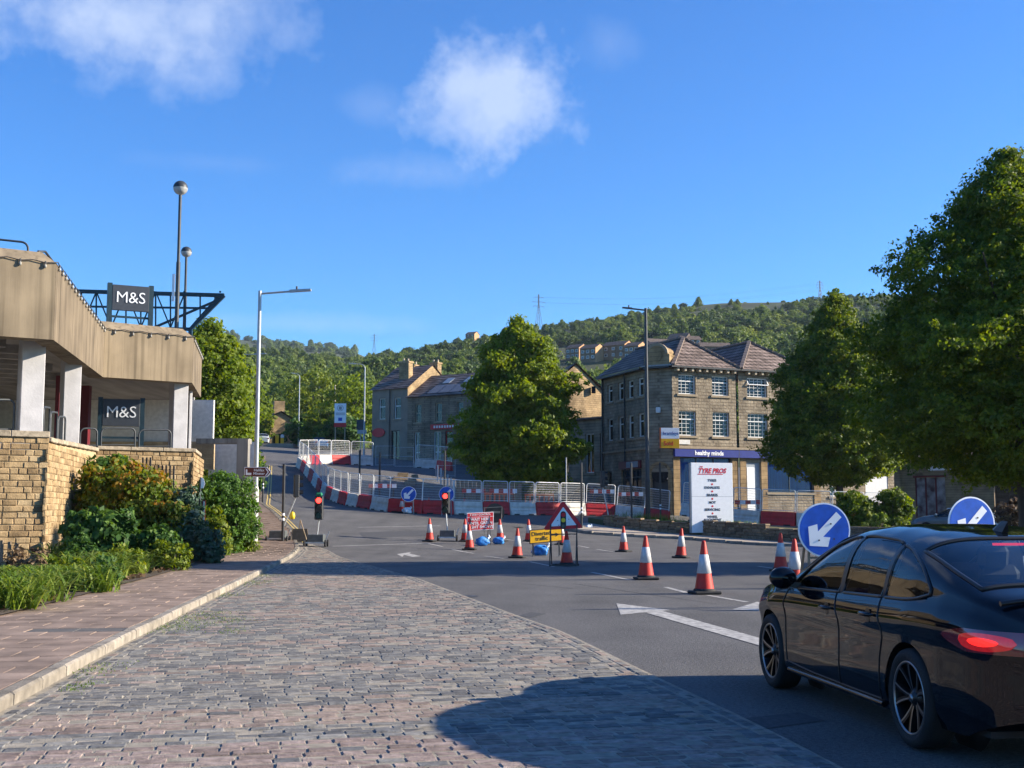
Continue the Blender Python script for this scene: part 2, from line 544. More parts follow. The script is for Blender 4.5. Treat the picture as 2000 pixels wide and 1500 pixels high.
M['ink'] = mat('black_ink', (.02, .02, .025), .6, .05)
M['inkred'] = mat('red_ink', (.60, .02, .03), .5, .05)
M['inkblue'] = mat('blue_ink', (.05, .05, .25), .5, .05)
TX = {
    'shop': text_mesh('M&S', .62, M['signwhite'], .012, bold=-.004, space=.95),
    'way': text_mesh('3 WAY CONTROL', .115, M['signwhite'], .002, bold=.002),
    'wait': text_mesh('WAIT HERE\nUNTIL GREEN\nLIGHT SHOWS', .175, M['signwhite'], .002, bold=.004, line=.95),
    'divert': text_mesh('Diverted\ntraffic', .235, M['ink'], .002, bold=.003, line=.85),
    'minster': text_mesh('Halifax\nMinster', .165, M['signwhite'], .002, bold=.002, line=.9),
    'fascia': text_mesh('healthy minds', .42, M['signwhite'], .01, bold=.012),
    'agent': text_mesh('bramleys', .42, M['inkblue'], .004, bold=.003),
    'sold': text_mesh('Sold', .46, M['inkred'], .004, bold=.008),
    'tyre_small': text_mesh('THE', .10, M['inkred'], .003, bold=.003, shear=.25),
    'tyre': text_mesh('TYRE PROS', .33, M['inkred'], .003, bold=.011, shear=.28),
    't1': text_mesh('TYRES', .185, M['ink'], .003, bold=.004), 't2': text_mesh('EXHAUSTS', .185, M['ink'], .003, bold=.004),
    't3': text_mesh('BRAKES', .185, M['ink'], .003, bold=.004), 't4': text_mesh('MOT', .185, M['ink'], .003, bold=.004),
    't5': text_mesh('SERVICING', .185, M['ink'], .003, bold=.004), 't6': text_mesh('WHEEL', .185, M['ink'], .003, bold=.004),
    't7': text_mesh('ALIGNMENT', .185, M['ink'], .003, bold=.004),
    'gt': text_mesh('GT', .085, M['galv'], .004, bold=.002, space=1.2),
}


def put_text(key, parent, x, y, z, name='lettering', rot=None):
    return link(name, TX[key], parent, (x, y, z), rot)

# ================================================================== SETTING
def path_fn(pts):
    a = np.array(sorted([(p[1], p[0]) for p in pts]))
    return lambda y: float(np.interp(y, a[:, 0], a[:, 1]))


kerbX = path_fn([(-3.3, 2), (-4.07, 10), (-4.63, 14.55), (-5.27, 20.6), (-6.26, 29.95), (-6.88, 35.65), (-8.13, 47.45), (-9.69, 55.2), (-12.9, 66.4), (-14.9, 73.5), (-17.3, 86.2), (-19.5, 97.6), (-22.3, 112), (-28, 140), (-36, 175)])
bedX = path_fn([(-6.6, 2), (-7.35, 17.9), (-7.6, 21.25), (-8.46, 30.2), (-9.25, 37.35), (-10.1, 46.5), (-12.3, 56), (-15.6, 68), (-18, 78), (-21, 92), (-24, 112), (-30, 140), (-39, 175)])
edgeX = path_fn([(2.6, 2), (2.06, 7.95), (1.86, 9.45), (1.37, 12.35), (.69, 16.7), (.09, 19.25), (-2.2, 29.7), (-7.12, 47.9), (-8.4, 51.5)])
kerbRX = path_fn([(15.2, 20), (14.9, 40), (14.3, 50), (13.5, 57.75)])


def grid_mesh(xs, ys, zf):
    X, Y = np.meshgrid(xs, ys)
    Z = zf(X, Y)
    V = np.stack([X.ravel(), Y.ravel(), Z.ravel()], 1)
    nx, ny = len(xs), len(ys)
    i = (np.arange(ny - 1)[:, None] * nx + np.arange(nx - 1)[None, :]).ravel()
    F = np.stack([i, i + 1, i + 1 + nx, i + nx], 1)
    return V, F


# ---- asphalt
def asphalt():
    m, t, p = base_mat('asphalt')
    ge = t.nodes.new('ShaderNodeNewGeometry')
    n1_ = t.nodes.new('ShaderNodeTexNoise'); n1_.inputs['Scale'].default_value = 26; n1_.inputs['Detail'].default_value = 5; n1_.inputs['Roughness'].default_value = .75
    n2_ = t.nodes.new('ShaderNodeTexNoise'); n2_.inputs['Scale'].default_value = .55; n2_.inputs['Detail'].default_value = 7
    n3_ = t.nodes.new('ShaderNodeTexVoronoi'); n3_.inputs['Scale'].default_value = 95
    mp = t.nodes.new('ShaderNodeMapping'); mp.inputs['Scale'].default_value = (1.0, .16, 1); mp.inputs['Rotation'].default_value = (0, 0, R(-12))
    n4_ = t.nodes.new('ShaderNodeTexNoise'); n4_.inputs['Scale'].default_value = 1.1; n4_.inputs['Detail'].default_value = 4
    for n in (n1_, n2_, n3_): t.links.new(ge.outputs['Position'], n.inputs['Vector'])
    t.links.new(ge.outputs['Position'], mp.inputs['Vector']); t.links.new(mp.outputs[0], n4_.inputs['Vector'])
    a = mnode('MULTIPLY', mnode('SUBTRACT', n1_.outputs['Fac'], .5, t), 3.6, t)
    b = mnode('MULTIPLY', mnode('SUBTRACT', n2_.outputs['Fac'], .5, t), 1.0, t)
    c = mnode('MULTIPLY', mnode('SUBTRACT', n3_.outputs['Distance'], .45, t), .9, t)
    d = mnode('MULTIPLY', mnode('SUBTRACT', n4_.outputs['Fac'], .5, t), .9, t)
    s_ = mnode('ADD', mnode('ADD', a, b, t), mnode('ADD', c, d, t), t)
    s_ = mnode('ADD', mnode('MULTIPLY', s_, .85, t), 1.0, t)
    s_ = mnode('MAXIMUM', s_, .3, t)
    x = t.nodes.new('ShaderNodeMix'); x.data_type = 'RGBA'; x.blend_type = 'MULTIPLY'; x.inputs['Factor'].default_value = 1
    x.inputs['A'].default_value = (.096, .093, .090, 1)
    t.links.new(s_, x.inputs['B']); t.links.new(x.outputs['Result'], p.inputs['Base Color'])
    bp = t.nodes.new('ShaderNodeBump'); bp.inputs['Strength'].default_value = .55; bp.inputs['Distance'].default_value = .012
    t.links.new(n3_.outputs['Distance'], bp.inputs['Height']); t.links.new(bp.outputs[0], p.inputs['Normal'])
    p.inputs['Roughness'].default_value = .82; p.inputs['Specular IOR Level'].default_value = .3
    return m


M['asphalt'] = asphalt()
V, F = grid_mesh(np.concatenate([np.arange(-70, -30, 4.), np.arange(-30, 32, 1.), np.arange(32, 80, 4.)]), np.concatenate([np.arange(-14, 60, 2.), np.arange(60, 125, 1.), np.arange(125, 216, 4.)]), hgt)
road = link('road', fast_mesh('road', V, F, M['asphalt'], smooth=True)); road['kind'] = 'structure'

# ---- far ground and hills: one sheet to the horizon
_rx = [-3000, -400, 380, 500, 560, 650, 720, 760, 850, 900, 1000, 1100, 1200, 1300, 1400, 1550, 1700, 2000, 2400, 5000]
_ry = [650, 650, 668, 690, 697, 705, 702, 698, 682, 672, 655, 640, 625, 608, 594, 586, 582, 578, 575, 600]
_mx = [-3000, 0, 380, 500, 560, 650, 700, 760, 900, 5000]
_my = [640, 640, 655, 666, 673, 679, 692, 720, 760, 760]


def hill(X, Y):
    X = np.asarray(X, float); Y = np.asarray(Y, float)
    base = hgt(X, np.clip(Y, -50, 260)) - .30
    px = 1000 + FPX * X / np.maximum(Y, 60)
    zr = 1.6 + (1002 - np.interp(px, _rx, _ry)) / FPX * 700 * 1.0
    t = np.clip((Y - 185) / 515, 0, 1)
    z = base + (zr - base) * np.where(t > 0, t ** 1.08, 0)
    z += np.where(Y > 215, 2.0 * np.sin(X / 23.) * np.sin(Y / 31.) * np.clip((Y - 215) / 60, 0, 1), 0)
    zm = 1.6 + (1002 - np.interp(px, _mx, _my)) / FPX * 1700
    t2 = np.clip((Y - 760) / 940, 0, 1)
    z = np.where(Y > 760, zr - 14 + (zm - zr + 14) * t2, z)
    z = np.where((Y > 700) & (Y <= 760), zr - 14 * (Y - 700) / 60, z)
    return z


M['grassland'] = mat('hill_ground', (.055, .075, .022), .95, .5, scale=.05, detail=8, c2=(.03, .035, .014))
V, F = grid_mesh(np.concatenate([np.arange(-2600, -400, 100.), np.arange(-400, 401, 10.), np.arange(500, 2700, 100.)]),
                 np.concatenate([np.arange(-300, -20, 40.), np.arange(-20, 220, 4.), np.arange(220, 770, 9.), np.arange(780, 1720, 60.), np.arange(1760, 4000, 200.)]), hill)
gr = link('ground', fast_mesh('ground', V, F, M['grassland'], smooth=True)); gr['kind'] = 'structure'


# ---- sheets that follow the ground
def ribbon(name, fa, fb, y0, y1, lift, mt, step=1.0, nx=4):
    ys = np.arange(y0, y1 + 1e-6, step)
    P = []
    for y in ys:
        a, b = fa(y), fb(y)
        for k in range(nx + 1):
            x = a + (b - a) * k / nx
            P.append((x, y, h(x, y) + lift))
    n = nx + 1
    F_ = [(i * n + k, i * n + k + 1, (i + 1) * n + k + 1, (i + 1) * n + k) for i in range(len(ys) - 1) for k in range(nx)]
    mb = MB(); mb.add(P, F_, True)
    o = mb.build(name, mt); return o


# ---- left pavement: bed, slabs one by one, kerb stones one by one
M['slabbed'] = mat('paving_joint', (.17, .125, .10), .95, .3, scale=3)
M['slab'] = rand_mat('paving_slab', [(0, (.22, .163, .128)), (.5, (.245, .18, .14)), (1, (.268, .2, .158))], .9, .25, 60, nscale=2.2)
M['slabfar'] = rand_mat('paving_slab_far', [(0, (.22, .163, .128)), (.5, (.245, .18, .14)), (1, (.268, .2, .158))], .9, .25, 60, attr='tint', nscale=2.2)
M['kerb'] = rand_mat('kerb_stone', [(0, (.21, .185, .15)), (.5, (.255, .225, .185)), (1, (.30, .265, .22))], .9, .5, 70, nscale=5)
M['patch'] = mat('patched_slab', (.10, .095, .09), .9, .2, bump=.2)
pav = ribbon('pavement', lambda y: bedX(y) - .25, lambda y: kerbX(y) - .10, 4, 110, .1, M['slabbed']); pav['kind'] = 'structure'


def kerb_frame(s0):
    """walk along the left kerb: point and direction at arc length s0 from y = 4"""
    return _kp(s0)


_ky = np.arange(4, 100, .1); _kx = np.array([kerbX(y) for y in _ky])
_kx = np.convolve(np.pad(_kx, 15, mode='edge'), np.ones(31) / 31, 'valid')
_ks = np.concatenate([[0], np.cumsum(np.hypot(np.diff(_kx), np.diff(_ky)))])


def _kp(s):
    x, y = np.interp(s, _ks, _kx), np.interp(s, _ks, _ky)
    x2, y2 = np.interp(s + .3, _ks, _kx), np.interp(s + .3, _ks, _ky)
    d = Vector((x2 - x, y2 - y, 0)).normalized()
    return Vector((x, y, 0)), d


def loose_box(w, d, hgt_, bev, jit=0.0, seed=0):
    """a worn block: box with top edges bevelled; origin at top centre"""
    r_ = random.Random(seed)
    j = lambda a: (r_.random() - .5) * 2 * a
    x, y = w / 2, d / 2
    lo = [(-x, -y), (x, -y), (x, y), (-x, y)]
    v = [(a + j(jit), b + j(jit), -hgt_) for a, b in lo]
    v += [(a + j(jit), b + j(jit), -bev) for a, b in lo]
    v += [(a * (1 - bev / x) + j(jit), b * (1 - bev / y) + j(jit), j(jit * .6)) for a, b in lo]
    f = [(0, 1, 5, 4), (1, 2, 6, 5), (2, 3, 7, 6), (3, 0, 4, 7), (4, 5, 9, 8), (5, 6, 10, 9), (6, 7, 11, 10), (7, 4, 8, 11), (8, 9, 10, 11)]
    return v, f


kv = [MB().add(*loose_box(.15, .905, .30, .022, .004, k)).mesh('kerb_stone', M['kerb']) for k in range(4)]
s = 0.0; k = 0
while s < 78:
    c, d = _kp(s + .457)
    o = link('kerb_stone', kv[k % 4], pav, (c.x - .075, c.y, h(c.x, c.y) + .125 + random.uniform(-.004, .004)), (0, 0, math.atan2(-d.x, d.y)))
    s += .914; k += 1
sv = [MB().add(*loose_box(w, .44, .05, .006, .003, 20 + k)).mesh('paving_slab', M['slab']) for k, w in enumerate((.592, .592, .592, .29))]
pv_patch = MB().add(*loose_box(.592, .44, .05, .006, .002, 33)).mesh('paving_slab', M['patch'])
slabs = []
row = 0; s = .1
while s < 62:
    c, d = _kp(s + .225)
    nl = Vector((-d.y, d.x, 0))
    wid = (c.x - bedX(c.y)) / max(.5, abs(nl.x))
    v = .17; first = row % 2
    while v < wid - .05:
        w = .3 if first else .6
        first = 0
        q = c + nl * (v + w / 2)
        slabs.append((q.x, q.y, w, math.atan2(-d.x, d.y), s))
        v += w
    s += .452; row += 1
FV, FF, FT = [], [], []
slabs_in = [q for q in slabs if q[1] > 10 and q[0] > -.44 * q[1]]
near = set(sorted(range(len(slabs)), key=lambda i: (slabs[i] not in slabs_in, slabs[i][1]))[:300])
for i, (x, y, w, rz, s_) in enumerate(slabs):
    z = h(x, y) + .108 + random.uniform(-.004, .004)
    if i in near:
        me = sv[3] if w < .4 else sv[i % 3]
        pr = at(300, 1243, 1); 
        if (abs(x + 6.05) < .35 and abs(y - 16.0) < .24) or (abs(x + 4.95) < .32 and abs(y - 16.1) < .24): me = pv_patch
        link('paving_slab', me, pav, (x, y, z), (random.uniform(-.004, .004), random.uniform(-.004, .004), rz))
    else:
        vv, ff = loose_box(w - .008, .44, .05, .006, .003, i)
        ca, sa = math.cos(rz), math.sin(rz); b = len(FV)
        FV += [(x + a * ca - q * sa, y + a * sa + q * ca, z + e) for a, q, e in vv]
        FF += [[b + j for j in f] for f in ff]; FT += [random.random()] * len(ff)
o = link('paving_slabs_beyond', fast_mesh('paving_slabs_beyond', FV, FF, M['slabfar'], FT), pav); o['kind'] = 'stuff'

# ---- cobbled strip: setts in courses across the road line
TH = R(13)
du, dv = Vector((-math.sin(TH), math.cos(TH), 0)), Vector((math.cos(TH), math.sin(TH), 0))
M['joint'] = mat('sandy_joint', (.35, .31, .25), .97, .35, scale=7, bump=.5, bscale=90, c2=(.20, .18, .14))
PINK = [(0, (.185, .142, .122)), (.5, (.245, .188, .164)), (1, (.31, .245, .215))]
BLUE = [(0, (.108, .108, .108)), (.5, (.168, .165, .157)), (1, (.26, .247, .22))]
ALL = [(0, (.11, .108, .105)), (.28, (.175, .170, .158)), (.45, (.275, .26, .222)), (.55, (.235, .21, .178)), (.7, (.205, .158, .13)), (1, (.32, .25, .205))]
M['settp'] = rand_mat('pink_sett', PINK, .85, .35, 55, nscale=14, spec=.25)
M['settb'] = rand_mat('blue_grey_sett', BLUE, .82, .35, 55, nscale=14, spec=.28)
M['settall'] = rand_mat('sett_mix', ALL, .83, .35, 55, attr='tint', nscale=14, spec=.26)
cob = ribbon('cobbled_strip', lambda y: kerbX(y) - .02, lambda y: edgeX(y), 3, 51.5, .0135, M['joint'], nx=6); cob['kind'] = 'structure'
lens = [.15, .18, .21, .25]
smesh = {(l, c, q): MB().add(*loose_box(l - .008, .128, .06, .009, .004, int(l * 100) + q)).mesh('sett', M[c]) for l in lens for c in ('settp', 'settb') for q in range(3)}
sett = []
u = 4.0; row = 0
pinkrows = set()
# courses of pink run between courses of blue-grey, as they are laid
bands = [(4, 8.8, .95), (8.8, 9.4, .05), (9.4, 10.35, .95), (10.35, 12.6, .06), (12.6, 13.1, .55), (13.1, 15.2, .14), (15.2, 15.8, .6), (15.8, 19, .22), (19, 20.5, .55), (20.5, 26, .28), (26, 29, .6), (29, 60, .5)]


def pinkness(u_):
    for a, b, q in bands:
        if a <= u_ < b: return q
    return .5


while u < 52:
    dep = random.uniform(.148, .160)
    tone = random.uniform(-.25, .25)
    # range of v between kerb and edge along this course
    vs_ = np.arange(-12, 8, .1)
    pts = [(du * (u + dep / 2) + dv * v) for v in vs_]
    ok = [v for v, p in zip(vs_, pts) if p.y > 3 and kerbX(p.y) + .26 < p.x < edgeX(p.y) - .30]
    if ok:
        v, ve = min(ok) + random.uniform(-.05, .0), max(ok)
        while v < ve:
            l = random.choice(lens)
            c = du * (u + dep / 2) + dv * (v + l / 2)
            pk = random.random() < min(.97, max(.03, pinkness(u) + tone * (0 if u < 12.6 else 1)))
            sett.append((c.x, c.y, l, pk, TH, dep))
            v += l
    u += dep; row += 1
# border courses along the road edge and one along the kerb
for off, side in ((.09, 1), (.21, 1), (-.10, 0), (-.21, 0)):
    y = 4.0
    while y < 50:
        l = random.choice((.15, .18, .21)); f = edgeX if side else kerbX
        x = f(y + l / 2) - off
        dx = f(y + l) - f(y)
        a = math.atan2(l, dx)
        if kerbX(y) + .05 < x <= edgeX(y): sett.append((x, y + l / 2, l, random.random() < .2, a, .115))
        y += l * math.sin(a)
vis = [i for i, q in enumerate(sett) if q[1] > 7.6 and abs(q[0]) < .425 * q[1]]
near = set(sorted(vis, key=lambda i: sett[i][1])[:300])
FV, FF, FT = [], [], []
for i, (x, y, l, pk, rz, dep) in enumerate(sett):
    if y < 5: continue
    z = h(x, y) + .0175 + random.gauss(0, .0028)
    tl = (random.gauss(0, .012), random.gauss(0, .004))
    if i in near:
        o = link('sett', smesh[(l, 'settp' if pk else 'settb', i % 3)], cob, (x, y, z), (tl[0], tl[1], rz))
    else:
        vv, ff = loose_box(l - .008, dep - .026, .06, .009, .004, i)
        ca, sa = math.cos(rz), math.sin(rz); b = len(FV)
        FV += [(x + a * ca - q * sa, y + a * sa + q * ca, z + e + tl[0] * q - tl[1] * a) for a, q, e in vv]
        FF += [[b + j for j in f] for f in ff]
        FT += [(.66 + .34 * random.random()) if pk else (.36 * random.random() if random.random() < .85 else .5)] * len(ff)
o = link('setts_beyond', fast_mesh('setts_beyond', FV, FF, M['settall'], FT), cob); o['kind'] = 'stuff'

# ---- painted markings
M['paint'] = mat('road_paint', (.50, .485, .45), .75, .22, scale=9, bump=.3, c2=(.20, .195, .185), detail=12)
M['yellowline'] = mat('yellow_line', (.55, .40, .12), .75, .3, scale=12)


def paint_poly(name, pix, mt=M['paint'], lift=.005):
    P = [gp(*q) for q in pix]
    mb = MB(); mb.add([(p.x, p.y, p.z + lift) for p in P], [tuple(range(len(P)))])
    me = mb.mesh(name, mt)
    if me.polygons[0].normal.z < 0: me.flip_normals()
    return link(name, me, road)


def paint_line(name, p0, p1, w=.12, mt=M['paint'], lift=.005):
    a, b = gp(*p0), gp(*p1)
    d = (b - a); d.z = 0; d.normalize(); nn = Vector((-d.y, d.x, 0)) * w / 2
    n = max(1, int((b - a).length / 1.0)); V_, F_ = [], []
    for i in range(n + 1):
        q = a + (b - a) * i / n
        for s_ in (-1, 1):
            r_ = q + nn * s_; V_.append((r_.x, r_.y, h(r_.x, r_.y) + lift))
    for i in range(n): F_.append((2 * i, 2 * i + 2, 2 * i + 3, 2 * i + 1))
    me = MB().add(V_, F_).mesh(name, mt)
    if me.polygons[0].normal.z < 0: me.flip_normals()
    return link(name, me, road)


paint_poly('lane_arrow_head', [(1204, 1179), (1310, 1192), (1212, 1201)])
paint_poly('lane_arrow_shaft', [(1262, 1197.5), (1292, 1193.5), (1560, 1268), (1560, 1284)], lift=.0065)
paint_poly('lane_arrow_tip', [(1430, 1191), (1478, 1176), (1560, 1186), (1540, 1196)])
paint_poly('lane_arrow_left', [(775, 1082.5), (803, 1078.5), (799, 1081), (822, 1086.5), (806, 1088), (789, 1084), (786, 1088)])
for a, b in [((1156, 1118), (1230, 1133)), ((1300, 1147), (1341, 1158)), ((1382, 1163), (1458, 1176)), ((1166, 1073), (1199, 1078)), ((1480, 1106), (1516, 1111)),
             ((834, 1061), (865, 1068)), ((882, 1073), (926, 1081)), ((946, 1086), (984, 1091)), ((1034, 1097), (1082, 1107)), ((985, 1053), (1035, 1060)), ((1130, 1066), (1150, 1070)), ((1120, 1045), (1060, 1039))]:
    paint_line('lane_dash', a, b)
paint_line('stop_line', (650, 1067), (836, 1061), .16)
paint_line('guide_line', (700, 1030), (860, 1027), .1)
for off in (.25, .42):
    V_, F_ = [], []
    ys = np.arange(52, 96, 1.)
    for y in ys:
        for w in (off, off + .07):
            x = kerbX(y) + w; V_.append((x, y, h(x, y) + .005))
    for i in range(len(ys) - 1): F_.append((2 * i, 2 * i + 1, 2 * i + 3, 2 * i + 2))
    link('double_yellow_line', MB().add(V_, F_).mesh('double_yellow_line', M['yellowline']), road)
# patched asphalt and an iron cover
M['patchasphalt'] = mat('patch_asphalt', (.065, .065, .067), .85, .3, scale=20, bump=.3, bscale=120)
paint_poly('asphalt_patch', [(1008, 1204), (1036, 1196), (1068, 1199), (1040, 1206)], M['patchasphalt'], .004)
paint_poly('asphalt_patch', [(1450, 1404), (1560, 1392), (1610, 1408), (1495, 1424)], M['patchasphalt'], .004)
M['crack'] = mat('crack_sealant', (.035, .035, .037), .8, .3)
for pl in ([(700, 1100), (900, 1128), (1120, 1150)], [(1000, 1240), (1180, 1300), (1330, 1345)], [(880, 1040), (1060, 1050), (1190, 1062)], [(1120, 1140), (1260, 1160), (1400, 1180)]):
    for a, b in zip(pl, pl[1:]): paint_line('road_crack', a, b, .022, M['crack'], .0045)
paint_poly('asphalt_patch', [(700, 1040), (830, 1036), (850, 1046), (712, 1051)], M['patchasphalt'], .004)
paint_poly('asphalt_patch', [(1150, 1095), (1245, 1091), (1275, 1100), (1170, 1105)], M['patchasphalt'], .004)
M['iron'] = mat('iron_cover', (.06, .058, .055), .55, .3, scale=30, metal=.4, bump=.4, bscale=60)

for (px, py, r_) in ((905, 1165, .3), (1010, 1030, .35)):
    c = gp(px, py); o = link('manhole_cover', MB().lathe([(0, .006), (r_ * .9, .006), (r_ * .92, .003), (r_ * .95, .007), (r_, .005)], n=24).mesh('manhole_cover', M['iron']), road, (c.x, c.y, c.z))
# ---- right pavement, kerb, bank
M['pave2'] = mat('pale_paving', (.34, .285, .225), .9, .16, scale=2.5, bump=.2)
rk = [(30, 28), (17.6, 40), (15.2, 50), (13.6, 57.75), (8.8, 64.25), (4.35, 65.25), (2.4, 67.2), (3.4, 70)]
rb = [(30, 31), (19.8, 42), (17.2, 52), (15.2, 60.2), (10.2, 66.8), (7.0, 68.6), (5.2, 70.2), (4.4, 71.5)]


def strip_between(A, B, n, lift):
    V_, F_ = [], []
    def res(P):
        P = [Vector((*p, 0)) for p in P]; d = [0]
        for i in range(1, len(P)): d.append(d[-1] + (P[i] - P[i - 1]).length)
        return np.array(d) / d[-1], P
    out_ = []
    for P0 in (A, B):
        t_, P = res(P0)
        out_.append([(float(np.interp(k / n, t_, [p.x for p in P])), float(np.interp(k / n, t_, [p.y for p in P]))) for k in range(n + 1)])
    for k in range(n + 1):
        for q in out_:
            V_.append((q[k][0], q[k][1], h(*q[k]) + lift))
        a = out_[k % 2]
    for a, b in zip(*out_): V_.append((a[0], a[1], h(*a) - .05))
    m_ = 2 * (n + 1)
    for k in range(n):
        F_.append((2 * k, 2 * k + 1, 2 * k + 3, 2 * k + 2)); F_.append((2 * k, 2 * k + 2, m_ + k + 1, m_ + k))
    return V_, F_, out_


V_, F_, oo = strip_between(rk, rb, 48, .13)
pr_ = MB().add(V_, F_).build('pavement', M['pave2']); pr_['kind'] = 'structure'
for k in range(0, 48, 1):
    a, b = Vector((*oo[0][k], 0)), Vector((*oo[0][k + 1], 0)); d = b - a
    n_ = max(1, round(d.length / .95))
    for j in range(n_):
        c = a + d * ((j + .5) / n_)
        me = kv[(k + j) % 4]
        o = link('kerb_stone', me, pr_, (c.x - .0, c.y - .09, h(c.x, c.y) + .135), (0, 0, math.atan2(-d.x, d.y)))
        o.scale = (1, d.length / n_ / .914, 1)
# grassy bank behind the low wall
M['bank'] = mat('rough_bank', (.10, .095, .05), .95, .5, scale=1.5, bump=.5, bscale=12, c2=(.07, .085, .03))
rb2 = [(45, 40), (30, 52), (24, 62), (20, 70), (14, 74), (10, 74), (7, 73.5), (5.2, 73)]
V_, F_, _ = strip_between(rb, rb2, 24, .42)
bk = MB().add(V_, F_).build('bank', M['bank']); bk['kind'] = 'structure'
# planting bed on the left
M['soil'] = mat('bed_soil', (.055, .040, .030), .97, .5, scale=5, bump=.9, bscale=22, c2=(.11, .085, .06))
bed = ribbon('planting_bed', lambda y: -17.5 if y < 60 else bedX(y) - 6, lambda y: bedX(y), 4, 62, .135, M['soil'], nx=10); bed['kind'] = 'structure'
# ================================================================== foliage helpers
def leaf_quads(P, N, size, jit=.85, aspect=1.7, seed=1, droop=0.0):
    """one small rhombic leaf face per point"""
    r_ = np.random.default_rng(seed); n = len(P)
    N = N + r_.normal(0, jit, (n, 3)); N /= np.linalg.norm(N, axis=1)[:, None] + 1e-9
    T = r_.normal(0, 1, (n, 3)); T[:, 2] -= droop
    T -= N * (T * N).sum(1)[:, None]; T /= np.linalg.norm(T, axis=1)[:, None] + 1e-9
    B = np.cross(N, T)
    s_ = size * r_.uniform(.65, 1.35, n)[:, None]
    a, b = T * s_ * .5 * aspect, B * s_ * .5
    V_ = np.stack([P - a, P - a * .05 + b, P + a, P - a * .05 - b], 1).reshape(-1, 3)
    F_ = np.arange(4 * n).reshape(-1, 4)
    return V_, F_


def crown_points(prof, cx, cy, z0, n_cl, per, cl_r, seed, lean=0.0, lump=.2, inner=.3, shoots=False):
    """clump centres spread through a crown whose outline is prof [(z, r)], leaves round each"""
    r_ = np.random.default_rng(seed)
    pz = np.array([p[0] for p in prof]); pr = np.array([p[1] for p in prof])
    zz = np.linspace(pz[0], pz[-1], 300); rr = np.interp(zz, pz, pr)
    cdf = np.cumsum(rr + .15); cdf /= cdf[-1]
    z = np.interp(r_.random(n_cl), cdf, zz); th = r_.uniform(0, 2 * PI, n_cl)
    f = np.where(r_.random(n_cl) < inner, r_.uniform(.2, .8, n_cl), r_.uniform(.8, 1.02, n_cl))
    ph = r_.uniform(0, 6.28, 6)
    lum = 1 + lump * (.5 * np.sin(3 * th + ph[0] + z * .9) + .35 * np.sin(5 * th + ph[1] - z * 1.7) + .45 * np.sin(2 * th + ph[2] + z * 2.6) + .3 * np.sin(9 * th + ph[3] + z * 3.3))
    rad = np.interp(z, pz, pr) * f * lum
    if shoots:
        sh_ = r_.random(n_cl) < .07
        rad = np.where(sh_, rad * 1.10, rad); z = np.where(sh_, z + .25 * cl_r / .35, z)
        gm = np.sin(2.1 * rad * np.cos(th) / cl_r * .35 + ph[4]) + np.sin(1.9 * rad * np.sin(th) / cl_r * .35 + ph[5]) + np.sin(2.3 * z / cl_r * .35 + ph[0])
        rad = np.where((gm < -1.05) & (f > .72), rad * .72, rad)
    C = np.stack([cx + rad * np.cos(th) + lean * (z - pz[0]), cy + rad * np.sin(th), z0 + z + r_.normal(0, .12, n_cl)], 1)
    out_n = np.stack([np.cos(th), np.sin(th), np.full(n_cl, .35)], 1)
    cr = cl_r * r_.uniform(.55, 1.4, n_cl)
    k = np.repeat(np.arange(n_cl), per)
    off = r_.normal(0, 1, (len(k), 3)); off /= np.linalg.norm(off, axis=1)[:, None]; off *= (r_.random(len(k)) ** .45)[:, None]
    off[:, 2] *= .62
    P = C[k] + off * cr[k][:, None]
    N = out_n[k] * .7 + off * 1.0 + np.array([0, 0, .35])
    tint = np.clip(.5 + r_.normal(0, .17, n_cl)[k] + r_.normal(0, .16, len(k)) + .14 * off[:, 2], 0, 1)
    return P, N, tint, C


def grow_tree(name, label, loc, prof, n_cl, per, cl_r, leaf, lm, seed, trunk_r=.2, trunk_h=None, bark=None, group=None, lump=.2, inner=.3, cat='tree', limbs=9, lean=0.0):
    t = thing(name, label, cat, loc, 0, group)
    P, N, tint, C = crown_points(prof, 0, 0, 0, n_cl, per, cl_r, seed, lean, lump, inner, True)
    V_, F_ = leaf_quads(P, N, leaf, seed=seed)
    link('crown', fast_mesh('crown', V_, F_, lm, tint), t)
    top = trunk_h or prof[-1][0] * .8
    mb = MB(); r_ = random.Random(seed)
    n = 7
    pts = [(lean * top * k / n * .6 + r_.uniform(-.06, .06), r_.uniform(-.06, .06), top * k / n - (.3 if k == 0 else 0)) for k in range(n + 1)]
    mb.tube(pts, [trunk_r * (1.15 if k == 0 else 1) * (1 - .85 * k / n) + .015 for k in range(n + 1)], 9)
    for k in range(limbs):
        z = prof[0][0] * .9 + (top - prof[0][0]) * (k + .3) / limbs; a = k * 2.4 + r_.random()
        rr = np.interp(z + .8, [p[0] for p in prof], [p[1] for p in prof]) * .8
        q = Vector((math.cos(a), math.sin(a), 0)); b = Vector((lean * z * .6, 0, z))
        mb.tube([b, b + q * rr * .45 + Vector((0, 0, rr * .35)), b + q * rr + Vector((0, 0, rr * .85))], [trunk_r * .38, trunk_r * .24, .02], 6)
    mb.build('trunk', bark or M['bark'], t)
    return t


